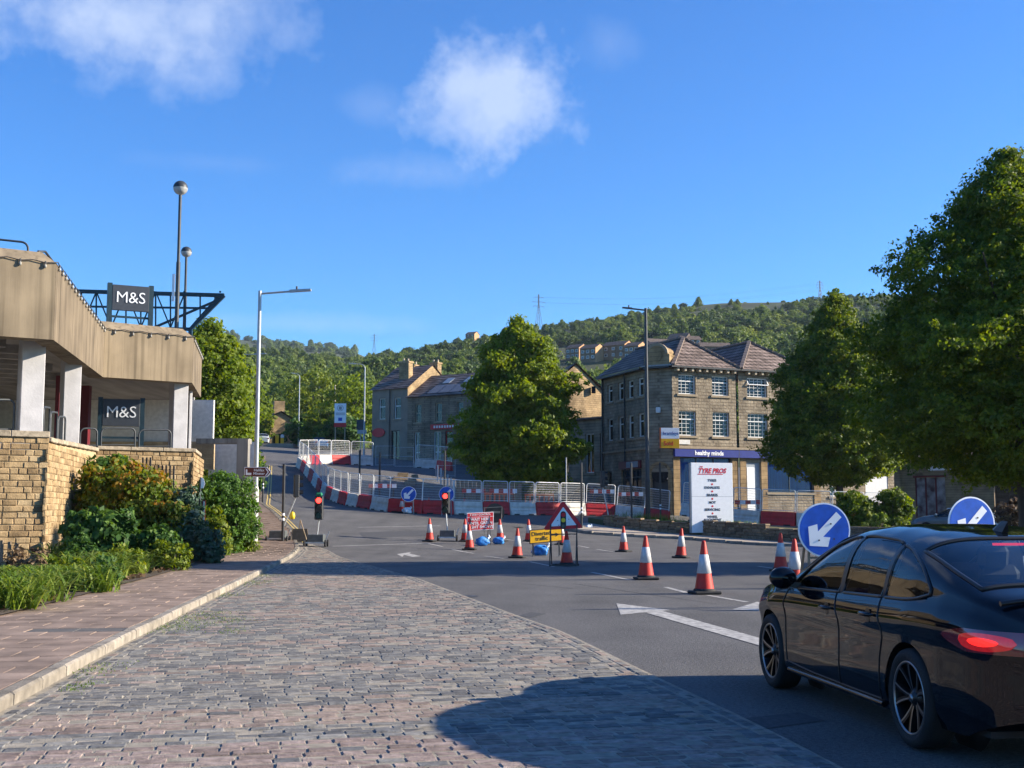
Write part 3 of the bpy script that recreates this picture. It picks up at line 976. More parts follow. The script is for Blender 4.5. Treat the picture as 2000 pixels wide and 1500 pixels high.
M['bark'] = mat('bark', (.060, .050, .040), .95, .35, scale=9, bump=.7, bscale=25, stretch=(1, 1, .25))
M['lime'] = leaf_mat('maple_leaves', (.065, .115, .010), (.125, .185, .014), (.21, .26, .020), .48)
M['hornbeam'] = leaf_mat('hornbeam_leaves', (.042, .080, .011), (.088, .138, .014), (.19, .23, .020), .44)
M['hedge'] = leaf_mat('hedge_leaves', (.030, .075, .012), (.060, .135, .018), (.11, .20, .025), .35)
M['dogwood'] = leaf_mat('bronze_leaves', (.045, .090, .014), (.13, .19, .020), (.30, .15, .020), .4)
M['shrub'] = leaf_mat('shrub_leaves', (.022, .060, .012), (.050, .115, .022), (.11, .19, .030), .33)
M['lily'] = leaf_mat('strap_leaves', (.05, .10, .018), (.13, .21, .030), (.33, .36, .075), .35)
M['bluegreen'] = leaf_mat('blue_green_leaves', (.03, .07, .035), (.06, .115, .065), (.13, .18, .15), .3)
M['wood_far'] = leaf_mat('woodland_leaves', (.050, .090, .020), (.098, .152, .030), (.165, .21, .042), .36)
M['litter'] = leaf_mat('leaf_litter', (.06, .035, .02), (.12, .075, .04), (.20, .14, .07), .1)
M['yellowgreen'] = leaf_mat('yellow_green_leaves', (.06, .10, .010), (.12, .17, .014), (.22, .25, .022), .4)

# ================================================================== CAR PARK BUILDING (left)
e58 = Vector((math.sin(R(58)), math.cos(R(58)), 0))


def conc(name, c, c2, streak=True):
    """weathered concrete: ribbed by the shuttering, with rain streaks that run down it"""
    m, t, p = base_mat(name)
    ge = t.nodes.new('ShaderNodeNewGeometry')
    mp = t.nodes.new('ShaderNodeMapping'); mp.inputs['Scale'].default_value = (2.6, 2.6, .22)
    t.links.new(ge.outputs['Position'], mp.inputs['Vector'])
    n = t.nodes.new('ShaderNodeTexNoise'); n.inputs['Scale'].default_value = 1.0; n.inputs['Detail'].default_value = 7; t.links.new(mp.outputs[0], n.inputs['Vector'])
    n2_ = t.nodes.new('ShaderNodeTexNoise'); n2_.inputs['Scale'].default_value = .9; n2_.inputs['Detail'].default_value = 6; t.links.new(ge.outputs['Position'], n2_.inputs['Vector'])
    v = mnode('ADD', mnode('MULTIPLY', n.outputs['Fac'], .6, t), mnode('MULTIPLY', n2_.outputs['Fac'], .45, t), t)
    r = t.nodes.new('ShaderNodeValToRGB'); r.color_ramp.elements[0].position = .38; r.color_ramp.elements[0].color = (*c2, 1)
    r.color_ramp.elements[1].position = .62; r.color_ramp.elements[1].color = (*c, 1)
    t.links.new(v, r.inputs[0])
    mp2 = t.nodes.new('ShaderNodeMapping'); mp2.inputs['Scale'].default_value = (7, 7, .12); t.links.new(ge.outputs['Position'], mp2.inputs['Vector'])
    n5 = t.nodes.new('ShaderNodeTexNoise'); n5.inputs['Scale'].default_value = 1.0; n5.inputs['Detail'].default_value = 5; t.links.new(mp2.outputs[0], n5.inputs['Vector'])
    st_ = t.nodes.new('ShaderNodeMapRange'); st_.inputs[1].default_value = .52; st_.inputs[2].default_value = .74; st_.inputs[3].default_value = 1.0; st_.inputs[4].default_value = .5
    t.links.new(n5.outputs['Fac'], st_.inputs[0])
    xm = t.nodes.new('ShaderNodeMix'); xm.data_type = 'RGBA'; xm.blend_type = 'MULTIPLY'; xm.inputs['Factor'].default_value = 1
    t.links.new(r.outputs[0], xm.inputs['A']); t.links.new(st_.outputs[0], xm.inputs['B']); t.links.new(xm.outputs['Result'], p.inputs['Base Color'])
    p.inputs['Roughness'].default_value = .92; p.inputs['Specular IOR Level'].default_value = .2
    nb = t.nodes.new('ShaderNodeTexNoise'); nb.inputs['Scale'].default_value = 6.0; nb.inputs['Detail'].default_value = 6; t.links.new(mp.outputs[0], nb.inputs['Vector'])
    bp = t.nodes.new('ShaderNodeBump'); bp.inputs['Strength'].default_value = .3; bp.inputs['Distance'].default_value = .012
    t.links.new(nb.outputs['Fac'], bp.inputs['Height']); t.links.new(bp.outputs[0], p.inputs['Normal'])
    return m


M['conc'] = conc('buff_concrete', (.30, .238, .16), (.18, .142, .096))
M['concdirty'] = conc('weathered_concrete', (.20, .16, .112), (.115, .092, .066))
M['concgrey'] = conc('grey_concrete', (.30, .28, .25), (.18, .17, .155))
M['paintcol'] = mat('painted_column', (.42, .415, .43), .7, .12, scale=2.5, bump=.25, bscale=14)
M['soffit'] = mat('soffit_concrete', (.26, .245, .23), .9, .22, scale=2, stretch=(1, .15, 1))
M['coping'] = rand_mat('coping_stone', [(0, (.27, .225, .165)), (1, (.36, .30, .22))], .92, .4, 30)

park = thing('car_park_building', 'buff concrete car park deck on white columns above the sandstone wall', 'car park', (0, 0, 0))
Bp = [Vector((-12.43, 33, 0)) - e58 * 9, Vector((-12.43, 33, 0)), Vector((-14.9, 44.5, 0)), Vector((-12.17, 46.5, 0)), Vector((-13.35, 52.5, 0))]
zb_ = [6.25, 6.25, 6.5, 6.5, 6.5]; zt_ = [8.42, 8.36, 8.28, 8.26, 8.26]


def offset_line(P, d):
    """polyline moved to its left by d, mitred"""
    out_ = []
    for i in range(len(P)):
        t1 = (P[i] - P[i - 1]).normalized() if i > 0 else (P[1] - P[0]).normalized()
        t2 = (P[i + 1] - P[i]).normalized() if i < len(P) - 1 else t1
        n1_, n2_ = Vector((-t1.y, t1.x, 0)), Vector((-t2.y, t2.x, 0))
        b = (n1_ + n2_).normalized(); out_.append(P[i] + b * (d / max(.4, b.dot(n1_))))
    return out_


Bi = offset_line(Bp, .42); Bi2 = offset_line(Bp, .55)
for i in range(4):
    L = (Bp[i + 1] - Bp[i]).length
    n = max(1, round(L / (1.55 if i in (0, 2) else 1.0)))
    if i in (2,): n = 1
    for k in range(n):
        g = .006 / L
        t0, t1 = k / n + g, (k + 1) / n - g
        o0, o1 = Bp[i].lerp(Bp[i + 1], t0), Bp[i].lerp(Bp[i + 1], t1)
        i0, i1 = Bi[i].lerp(Bi[i + 1], t0), Bi[i].lerp(Bi[i + 1], t1)
        j0, j1 = Bi2[i].lerp(Bi2[i + 1], t0), Bi2[i].lerp(Bi2[i + 1], t1)
        za, zc = zb_[i] + (zb_[i + 1] - zb_[i]) * t0, zb_[i] + (zb_[i + 1] - zb_[i]) * t1
        ya, yc = zt_[i] + (zt_[i + 1] - zt_[i]) * t0, zt_[i] + (zt_[i + 1] - zt_[i]) * t1
        w = lambda p, z: (p.x, p.y, z)
        vv = [w(o0, za), w(o1, zc), w(o1, yc), w(o0, ya), w(i1, yc + .34), w(i0, ya + .34), w(j1, yc + .34), w(j0, ya + .34), w(j1, zc), w(j0, za)]
        ff = [(0, 1, 2, 3), (3, 2, 4, 5), (5, 4, 6, 7), (7, 6, 8, 9), (9, 8, 1, 0), (0, 3, 5, 7, 9), (1, 8, 6, 4, 2)]
        MB().add(vv, ff).build('parapet_panel', M['concdirty'] if i in (1, 3) else M['conc'], park)
# deck, floor, ceiling ribs, back wall
deck = [(p.x, p.y) for p in Bi2] + [(-16, 60), (-46, 66), (-46, 24)]
MB().prism(deck[::1], 6.62, 6.95).build('deck_slab', M['soffit'], park)
MB().prism(deck[::1], 3.28, 3.5).build('floor_slab', M['soffit'], park)
for k in range(9):
    c = Vector((-15.2, 35.0, 0)) + Vector((-.24, 1.55, 0)) * k
    MB().bar(c + e58 * (.6 if k < 5 else .2) + Vector((0, 0, 6.49)), c - e58 * 16 + Vector((0, 0, 6.49)), .24, .26).build('ceiling_beam', M['soffit'], park)
bw = MB(); bw.b2(-44, -13.4, 55.0, 55.2, 4.75, 6.62); bw.build('back_wall', M['offwhite'], park)
M['stonesm'] = masonry('pale_stonework', (.44, .33, .20), (.34, .25, .15), (.40, .32, .21), .5, .21, .014, .7)
MB().b2(-44, -13.3, 54.85, 55.05, 3.5, 4.74).build('back_plinth', M['stonesm'], park)
MB().b2(-44, -15.6, 60, 60.2, 6.95, 9.2).build('upper_wall', M['concgrey'], park)
# columns
for (px0, px1, Y, lbl) in ((30, 73, 34.3, 1), (116, 148, 39.6, 1), (333, 361, 46.6, 1), (-60, -20, 33.0, 1), (366, 372, 49.5, 0)):
    xa = at(px0, 800, Y).x; xb = at(px1, 800, Y).x
    w = xb - xa
    a = Vector((xa, Y, 0)); c = a + e58 * (w * .62) + Vector((-.12, .30, 0))
    Mz = Matrix.Rotation(R(32), 3, 'Z')
    MB().box((c.x, c.y, 5.03), (w * 1.02, .62, 3.1), Mz, .02).build('column', M['paintcol'], park)
for (px, py0, py1, Y, w) in ((110, 770, 835, 44, .14), (163, 770, 868, 47.5, .36)):
    c = at(px, 820, Y); MB().b2(c.x - w / 2, c.x + w / 2, Y, Y + .3, 3.5, 6.5).build('maroon_post', M['maroon'], park)

# ---- retaining wall of sandstone blocks
def stone_mat(name, attr=None):
    return rand_mat(name, [(0, (.20, .135, .07)), (.3, (.29, .20, .105)), (.7, (.34, .24, .128)), (1, (.38, .285, .165))], .92, .75, 28, attr=attr, nscale=5.0)


M['sandstone'] = stone_mat('sandstone_block'); M['sandstone_far'] = stone_mat('sandstone_block_far', 'tint')
M['mortar'] = mat('pale_mortar', (.38, .29, .175), .95, .2, scale=8, bump=.3)
wall = thing('retaining_wall', 'honey coloured sandstone block wall below the car park deck', 'wall', (0, 0, 0))
A1 = Vector((-12.62, 33.5, 0)); A0 = A1 - e58 * 7
A2 = Vector((-14.52, 43, 0)); A3 = Vector((-11.58, 44.8, 0)); A4 = Vector((-12.9, 51.5, 0))
facets = [(A0, A1, 3.62, 3.62), (A1, A2, 3.5, 3.72), (A2, A3, 3.78, 3.78), (A3, A4, 3.78, 3.78)]
CH = .168
blens = [.22, .30, .38, .5]


def stone_local(l, hh_, seed):
    vv, ff = loose_box(l - .016, hh_ - .016, .07, .018, .008, seed)
    return [(a, -e, q) for a, q, e in vv], ff


bmesh_ = {(l, q): MB().add(*stone_local(l, CH, int(l * 100) + 7 * q)).mesh('stone', M['sandstone']) for l in blens for q in range(3)}
FV, FF, FT = [], [], []
cand = []
for fi, (P, Q, za, zc) in enumerate(facets):
    d = (Q - P); L = d.length; d.normalize(); nrm = Vector((d.y, -d.x, 0))
    # core behind the stones
    c0, c1 = P - nrm * .03, Q - nrm * .03
    b0, b1 = P - nrm * .45, Q - nrm * .45
    mb = MB(); w = lambda p, z: (p.x, p.y, z)
    vv = [w(c0, 0), w(c1, 0), w(c1, zc), w(c0, za), w(b0, 0), w(b1, 0), w(b1, zc), w(b0, za)]
    mb.add(vv, [(0, 1, 2, 3), (3, 2, 6, 7), (4, 7, 6, 5), (0, 3, 7, 4), (1, 5, 6, 2)])
    mb.build('wall_core', M['mortar'], wall)
    nc = int(min(za, zc) / CH)
    for r_ in range(nc):
        z = (r_ + .5) * CH + (za - nc * CH)
        x = -random.uniform(0, .2)
        while x < L - .02:
            l = random.choice(blens)
            if x + l > L - .1: l = max(.12, L - x)
            xc = x + l / 2
            p = P + d * xc
            cand.append((fi, p.x, p.y, z, l, math.atan2(d.y, d.x), xc > .1 and x + l < L))
            x += l
    # coping stones
    n = max(1, round(L / 1.0))
    for k in range(n):
        if fi == 3 and k > 3: break
        t0, t1 = k / n, (k + 1) / n
        p = P + d * L * (t0 + t1) / 2; z = za + (zc - za) * (t0 + t1) / 2
        Mz = Matrix.Rotation(math.atan2(d.y, d.x), 3, 'Z')
        hh_ = .17 if fi == 0 else .13
        MB().box((p.x - nrm.x * .16, p.y - nrm.y * .16, z + hh_ / 2), (L / n - .01, .46, hh_), Mz, .018).build('coping_stone', M['coping'], wall)


def seen(c):
    fi, x, y, z = c[:4]
    px = 1000 + FPX * x / y
    return (-15 < px < 385) and z > .1 and fi < 3 and not (fi == 2 and z < 2.2) and not (fi == 1 and z < (y - 33) * .30)


order = sorted([i for i, c in enumerate(cand) if seen(c) and c[4] in blens], key=lambda i: -cand[i][4] * (1.0 if cand[i][0] != 1 else .24) / cand[i][2])
near = set(order[:300])
for i, (fi, x, y, z, l, rz, ok) in enumerate(cand):
    pr = random.gauss(0, .006)
    nx, ny = math.sin(rz), -math.cos(rz)
    if i in near:
        link('stone', bmesh_[(l, i % 3)], wall, (x + nx * pr, y + ny * pr, z), (random.gauss(0, .01), 0, rz))
    else:
        vv, ff = stone_local(l, CH, i)
        ca, sa = math.cos(rz), math.sin(rz); b = len(FV)
        FV += [(x + nx * pr + a * ca - q * sa, y + ny * pr + a * sa + q * ca, z + e) for a, q, e in vv]
        FF += [[b + j for j in f] for f in ff]; FT += [random.random()] * len(ff)
o = link('stonework_beyond', fast_mesh('stonework_beyond', FV, FF, M['sandstone_far'], FT), wall); o['kind'] = 'stuff'
# slit grilles in the wall
for (px, py, Y, n) in ((325, 932, 44.2, 5), (287, 917, 43.6, 3)):
    g = thing('wall_grille', 'narrow dark slatted grille in the sandstone wall ' + ('nearer the wall end' if n == 5 else 'half hidden by the bronze shrub'), 'grille', (0, 0, 0))
    for k in range(n):
        c = at(px + (k - n / 2) * 7.5, py, Y); c += Vector((.10, -.17, 0))
        MB().bar(c + Vector((0, 0, -.42)), c + Vector((0, 0, .42)), .05, .05).build('slat', M['darksteel'], g)
for k, (px, py) in enumerate(((3, 1075), (18, 1078), (32, 1080))):
    c = at(px, py, 31.9)
    tag(MB().bar(c + Vector((0, 0, -.3)), c + Vector((0, 0, .26)), .07, .07).build('wooden_stake', M['wood']), ('leftmost', 'middle', 'rightmost')[k] + ' short wooden stake at the foot of the sandstone wall', 'stake', 'wooden stakes')

# ---- hooped railings on the wall top
def hoop(name, a, b, z0, hh_, label, r=.032):
    a, b = Vector(a), Vector(b); d = (b - a).normalized(); t = thing(name, label, 'railing', (a.x, a.y, z0), 0, 'hooped railings')
    L = (b - a).length; rr = .18
    pts = [Vector((0, 0, 0)), Vector((0, 0, hh_ - rr))]
    for k in range(1, 6):
        an = PI / 2 * k / 5; pts.append(d * (rr - rr * math.cos(an)) + Vector((0, 0, hh_ - rr + rr * math.sin(an))))
    for k in range(0, 6):
        an = PI / 2 * k / 5; pts.append(d * (L - rr + rr * math.sin(an)) + Vector((0, 0, hh_ - rr + rr * math.cos(an))))
    pts.append(d * L)
    MB().tube(pts, r, 8).build('hoop', M['darksteel'], t)
    MB().tube([Vector((0, 0, .12)), d * L + Vector((0, 0, .12))], r * .7, 6).build('lower_rail', M['darksteel'], t)
    return t


def P2(px, Y): return at(px, 840, Y)


hoop('railing', P2(-45, 33.7), P2(26, 34.5), 3.75, .95, 'dark hooped railing left of the nearest white column')
hoop('railing', P2(84, 34.8), P2(96, 36.6), 3.6, .98, 'first hooped railing behind the nearest white column')
hoop('railing', P2(98, 36.8), P2(111, 38.4), 3.62, .98, 'second hooped railing behind the nearest white column')
hoop('railing', P2(113, 38.6), P2(127, 39.6), 3.64, .96, 'hooped railing touching the second white column')
hoop('railing', P2(157, 43.2), P2(190, 43.6), 3.82, .72, 'hooped railing right of the second white column')
hoop('railing', P2(198, 43.7), P2(264, 44.5), 3.86, .72, 'hooped railing under the left half of the lower shop sign')
hoop('railing', P2(272, 44.6), P2(334, 45.3), 3.86, .72, 'hooped railing beside the third white column')
hoop('roof_railing', at(-40, 470, 33.6), at(55, 480, 34.0), 8.66, .55, 'dark hooped railing on top of the nearest parapet')
rr_ = thing('roof_handrail', 'dark handrail running back along the parapet top', 'railing', (0, 0, 0))
q0, q1 = at(74, 483, 34.2), at(172, 606, 44.0)
MB().tube([(q0.x, q0.y, 8.6), (q0.x + .02, q0.y, 8.95), (q0.x + .1, q0.y + .3, 9.0), (q1.x, q1.y, 8.95), (q1.x, q1.y, 8.5)], .035, 8).build('rail', M['darksteel'], rr_)

# ---- festoon lights along the parapet
fest = thing('festoon_lights', 'string of festoon bulbs along the parapet edge', 'string lights', (0, 0, 0))
Bo = offset_line(Bp, -.045)
cab = []
M['bulb'] = mat('bulb_glass', (.26, .25, .22), .3, .2)
bulbm = MB().lathe([(.0, -.13), (.03, -.11), (.042, -.07), (.03, -.03), (.02, 0)], n=8).mesh('bulb', M['bulb'])
capm = MB().cyl((0, 0, -.01), (0, 0, .07), .024, 7).mesh('bulb_cap', M['black'])
for i in range(4):
    L = (Bo[i + 1] - Bo[i]).length; n = max(2, int(L / .62))
    for k in range(n + 1):
        t = k / n; p = Bo[i].lerp(Bo[i + 1], t); z = zt_[i] + (zt_[i + 1] - zt_[i]) * t - .02
        cab.append((p.x, p.y, z + .04))
        if k < n:
            p2 = Bo[i].lerp(Bo[i + 1], (k + .5) / n); cab.append((p2.x, p2.y, z - .01))
            b = link('bulb', bulbm, fest, (p2.x, p2.y, z - .04)); link('bulb_cap', capm, b)
MB().tube(cab, .014, 5).build('cable', M['black'], fest)


# ---- shop signs
def shop_sign(c, w, hh_, rz, label, legs):
    t = thing('shop_sign', label, 'sign', (c.x, c.y, c.z - hh_ / 2 - legs), rz)
    b = MB().b2(-w / 2, w / 2, -.06, .06, legs, legs + hh_, .01).build('board', M['signgrey'], t)
    put_text('shop', b, 0, -.07, legs + hh_ * .5)
    for sx in (-1, 1): MB().b2(sx * (w / 2 + .09) - .085, sx * (w / 2 + .09) + .085, -.05, .13, 0, legs + hh_ + .06).build('post', M['navy'], t)
    MB().b2(-w / 2, w / 2, .02, .08, legs * .5, legs * .5 + .08).build('cross_bar', M['navy'], t)
    return t


cs = at(255, 583, 46.6); shop_sign(cs, 1.36, .98, R(26), 'dark shop sign with white letters standing on the roof parapet', .55)
cs = at(237, 806, 46.4); shop_sign(cs, 1.34, 1.02, R(16), 'dark shop sign with white letters under the deck', .95)

# ---- steel roof truss
tr = thing('roof_truss', 'dark blue steel truss canopy with a pointed end above the roof', 'truss', (0, 0, 0))
for YY, nm in ((57.0, 0), (59.2, 1)):
    T = lambda x, y: at(x, y, YY)
    dx = nm * 4
    top0, top1 = T(120, 568), T(438 - dx * 2, 577)
    bot0, bot1 = T(120, 640), T(372, 643)
    mid0, mid1 = T(120, 598), T(408, 602)
    for a, b, w in ((top0, top1, .17), (bot0, bot1, .15), (mid0, mid1, .09), (top1, bot1, .15), (T(428, 585), T(300, 640), .10)):
        MB().bar(a, b, w).build('chord', M['navy'], tr)
    for k in range(11):
        x = 130 + k * 29
        yb = 640 if x < 372 else 640 - (x - 372) * .98
        MB().bar(T(x, 569 + (x - 120) * .028), T(x, yb), .06).build('upright', M['navy'], tr)
        if k % 2 == 0 and x < 350: MB().bar(T(x, 569), T(x + 29, 640), .055).build('brace', M['navy'], tr)
        elif x < 350: MB().bar(T(x, 640), T(x + 29, 570), .055).build('brace', M['navy'], tr)
for x in (140, 225, 300, 360, 430):
    MB().bar(at(x, 570, 57.0), at(x, 570, 59.2), .09).build('cross_tie', M['navy'], tr)
for x in (372,): MB().bar(at(x, 643, 57.0), at(x, 690, 57.0), .16).build('leg', M['navy'], tr)
for x in (180,): MB().bar(at(x, 640, 58.0), at(x, 720, 58.0), .2).build('leg', M['navy'], tr)


# ---- globe lamps
M['bowl'] = mat('frosted_bowl', (.42, .43, .43), .25, .15, scale=8, c2=(.26, .27, .28))
def globe_lamp(px, pyt, pyb, Y, r, label, sgn=False):
    b = at(px - 2, pyb, Y); c = at(px, pyt, Y)
    t = thing('globe_lamp', label, 'street lamp', (b.x, b.y, b.z))
    H = c.z - b.z
    MB().cyl((0, 0, -1.6), (0, 0, H * .45), .085, 10).cyl((0, 0, H * .45), (0, 0, H - r), .062, 10).build('pole', M['darksteel'], t)
    prof = lambda a0, a1: [(r * math.cos(a0 + (a1 - a0) * k / 8), H + r * math.sin(a0 + (a1 - a0) * k / 8)) for k in range(9)]
    MB().lathe(prof(R(-2), R(90)), n=20).build('hood', M['darksteel'], t)
    MB().lathe(prof(R(-68), R(-2)), n=20).build('bowl', M['bowl'], t)
    MB().lathe([(.02, H - r * .98), (r * .42, H - r * .9), (r * .40, H - r * .78), (.05, H - r * .6), (.11, H - r * .2), (.0, H - .02)], n=12).build('lamp_holder', M['offwhite'], t)
    if sgn: MB().b2(-.2, -.1, -.10, -.07, H * .16, H * .36).build('white_plate', M['signwhite'], t)
    return t


globe_lamp(347, 367, 632, 48.5, .29, 'tall dark lamp post with a large globe above the roof sign', True)
globe_lamp(362, 492, 640, 61.0, .27, 'shorter lamp post with a globe behind the roof truss')

# ---- stair enclosure beside the wall
st = thing('stair_enclosure', 'concrete framed stair enclosure with timber slats behind the round hedge', 'enclosure', (0, 0, 0))
Y = 53.5
a, b = at(384, 862, Y), at(478, 862, Y)
MB().b2(a.x, b.x + .2, Y - .1, Y + .5, a.z - .1, a.z + .12).build('beam', M['concgrey'], st)
MB().b2(b.x - .26, b.x + .22, Y - .35, Y + .1, .2, a.z + .08).build('pillar', M['concgrey'], st)
MB().b2(a.x, b.x, Y + 2.2, Y + 2.3, 2.4, a.z + .1).build('back_panel', M['offwhite'], st)
for k in range(7): MB().b2(a.x, b.x - .2, Y + .1, Y + .16, 1.35 + k * .2, 1.35 + k * .2 + .13).build('slat', M['palewood'], st)
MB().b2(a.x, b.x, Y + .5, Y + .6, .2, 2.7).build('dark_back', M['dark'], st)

# ================================================================== PLANTING (left)
def shrub(name, label, px, py_top, py_bot, Y, wpx, lm, n_cl, per, cl, leaf, seed, depth=.8, flat=False, cat='shrub', xoff=0, taper=.55):
    top, bot = at(px, py_top, Y), at(px, py_bot, Y)
    hh_ = top.z - max(.12, bot.z); r = wpx / FPX * Y / 2
    prof = [(0, r * .80), (hh_ * .25, r * .98), (hh_ * .5, r), (hh_ * .75, r * .86), (hh_ * .93, r * taper), (hh_, r * .12)]
    t = thing(name, label, cat, (top.x, Y, max(.12, bot.z)))
    P, N, tint, C = crown_points(prof, 0, 0, 0, n_cl, per, cl, seed, 0, .16, .25)
    P[:, 1] *= depth
    V_, F_ = leaf_quads(P, N, leaf, seed=seed)
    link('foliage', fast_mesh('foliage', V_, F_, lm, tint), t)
    mb = MB(); rr = random.Random(seed)
    for k in range(7):
        a = k * .9; q = Vector((math.cos(a), math.sin(a) * depth, 0))
        mb.tube([q * .1 + Vector((0, 0, -.1)), q * r * .35 + Vector((0, 0, hh_ * .4)), q * r * .7 + Vector((0, 0, hh_ * .7))], [.035, .025, .01], 5)
    mb.build('stems', M['bark'], t)
    return t


# the big bronze shrub slopes down to the right: two overlapping masses on one root
t = thing('bronze_shrub', 'large bronze and green shrub against the sandstone wall', 'shrub', (at(250, 1040, 37.5).x, 37.5, .13))
Ps, Ns, Ts = [], [], []
for (px, pyt, w, Y, nc, sd) in ((225, 905, 135, 38.2, 240, 3), (285, 925, 140, 37.6, 240, 4), (325, 965, 95, 37.0, 150, 5), (200, 935, 90, 38, 130, 8)):
    top = at(px, pyt, Y); hh_ = top.z - .13; r = w / FPX * Y / 2
    prof = [(0, r * .5), (hh_ * .3, r * .8), (hh_ * .6, r), (hh_ * .8, r * .9), (hh_ * .95, r * .55), (hh_, r * .1)]
    P, N, ti, C = crown_points(prof, top.x - at(250, 1040, 37.5).x, Y - 37.5, 0, nc, 46, .26, sd, 0, .14, .2)
    keep = P[:, 2] > .05
    zrel = P[:, 2] / hh_
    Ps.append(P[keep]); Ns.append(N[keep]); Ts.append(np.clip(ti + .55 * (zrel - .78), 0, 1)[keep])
P, N, ti = np.concatenate(Ps), np.concatenate(Ns), np.concatenate(Ts)
V_, F_ = leaf_quads(P, N, .085, seed=5)
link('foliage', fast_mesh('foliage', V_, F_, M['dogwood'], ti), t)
mb = MB()
for k in range(10):
    a = k * .63; q = Vector((math.cos(a), math.sin(a) * .6, 0))
    mb.tube([q * .15 + Vector((0, 0, -.1)), q * .6 + Vector((0, 0, .9)), q * 1.0 + Vector((0, 0, 1.7))], [.05, .03, .012], 5)
mb.build('stems', M['bark'], t)

shrub('green_shrub', 'leafy dark green shrub growing behind the bronze one at the wall', 215, 900, 960, 40.5, 110, M['shrub'], 90, 36, .3, .13, 11)
shrub('green_shrub', 'broad green shrub in front of the bronze shrub and the wall corner', 195, 1003, 1112, 32.5, 145, M['shrub'], 170, 40, .26, .12, 12, depth=.6)
shrub('round_hedge', 'clipped rounded dark green hedge beside the tall grey lamp post', 437, 930, 1072, 44.0, 128, M['hedge'], 420, 46, .26, .065, 13, depth=.9, taper=.7)
shrub('green_shrub', 'dark leafy shrub between the bronze shrub and the round hedge', 366, 963, 1085, 37.0, 60, M['bluegreen'], 90, 36, .24, .085, 14)
shrub('yellow_green_shrub', 'small yellow green shrub in front of the round hedge', 420, 995, 1085, 38.5, 48, M['yellowgreen'], 80, 36, .2, .07, 15)
shrub('blue_green_shrub', 'low blue green shrub behind the thin maroon banner post', 408, 1036, 1092, 36.5, 48, M['bluegreen'], 80, 40, .18, .07, 16)
shrub('green_shrub', 'low bushy green plant below the bronze shrub', 315, 1035, 1105, 32.5, 80, M['shrub'], 90, 40, .2, .085, 17, depth=.6)
shrub('green_shrub', 'straggly green growth at the foot of the round hedge', 470, 1040, 1082, 44.5, 60, M['yellowgreen'], 50, 36, .2, .06, 18)


def strap_plant(name, label, x, y, r, hh_, n, seed, lm):
    """arching strap leaves from one crown"""
    r_ = np.random.default_rng(seed)
    V_, F_, T_ = [], [], []
    for k in range(n):
        a = r_.uniform(0, 2 * PI); L = hh_ * r_.uniform(.35, 1.35); out_ = r * r_.uniform(.3, 1.5); w = r_.uniform(.014, .028)
        b0 = np.array([r_.normal(0, r * .28), r_.normal(0, r * .28), 0]); d = np.array([math.cos(a), math.sin(a), 0]); s_ = np.array([-d[1], d[0], 0])
        ti = np.clip(r_.normal(.5, .2), 0, 1); b = len(V_)
        m = 5
        for j in range(m):
            t_ = j / (m - 1)
            p = b0 + d * out_ * t_ ** 1.3 + np.array([0, 0, L * (1.75 * t_ - 1.15 * t_ * t_)])
            ww = w * (1 - t_ ** 2 * .9)
            V_ += [p - s_ * ww, p + s_ * ww]
        for j in range(m - 1): F_.append((b + 2 * j, b + 2 * j + 1, b + 2 * j + 3, b + 2 * j + 2)); T_.append(ti)
    t = link(name, fast_mesh(name, np.array(V_), np.array(F_), lm, T_), None, (x, y, .12))
    return tag(t, label, 'plant', 'strap leaved plants in the bed')


spots = [(20, 1205, .5, 'at the left edge of the picture'), (75, 1188, .5, 'second along the bed from the left'), (112, 1165, .42, 'third along the bed from the left'), (150, 1150, .55, 'below the wall corner'),
         (182, 1168, .45, 'nearest the paving below the wall corner'), (120, 1120, .6, 'tallest, against the wall corner'), (215, 1140, .5, 'in front of the broad green shrub'), (252, 1130, .5, 'with dark leaves in the middle of the bed'),
         (290, 1120, .5, 'with pale tips in the middle of the bed'), (322, 1108, .55, 'arching, under the bronze shrub'), (352, 1098, .5, 'arching beside the dark leafy shrub'), (378, 1092, .4, 'last in the row before the banner post'),
         (268, 1092, .5, 'behind the middle of the bed'), (55, 1165, .4, 'behind the leftmost clump'), (430, 1090, .35, 'at the kerb side of the yellow green shrub'), (8, 1165, .4, 'at the left edge under the stakes')]
for k, (px, py, r, lb) in enumerate(spots):
    c = gp(px, py)
    strap_plant('strap_leaf_plant', 'clump of strap leaves ' + lb, c.x, c.y, r * 1.3, r * 1.35, int(150 + 130 * random.random()), 60 + k, M['lily'])
for k, (px, pt, pb, Y, w, lm_, lb) in enumerate(((60, 1090, 1150, 29.5, 90, 'litter', 'dry twiggy plant at the foot of the near wall'), (155, 1060, 1120, 30.5, 70, 'shrub', 'small leafy plant beside the wall corner'), (250, 1085, 1130, 29.0, 60, 'yellowgreen', 'pale weedy plant among the strap leaves'), (130, 1105, 1170, 25.5, 60, 'yellowgreen', 'loose weedy plant near the paving'), (335, 1062, 1108, 32.0, 70, 'yellowgreen', 'light green tuft under the low bushy plant'), (210, 1112, 1155, 26.0, 46, 'shrub', 'little dark plant at the edge of the bed'))):
    shrub('bed_plant', lb, px, pt, pb, Y, w, M[lm_], 60, 26, .16, .06, 140 + k, cat='plant')
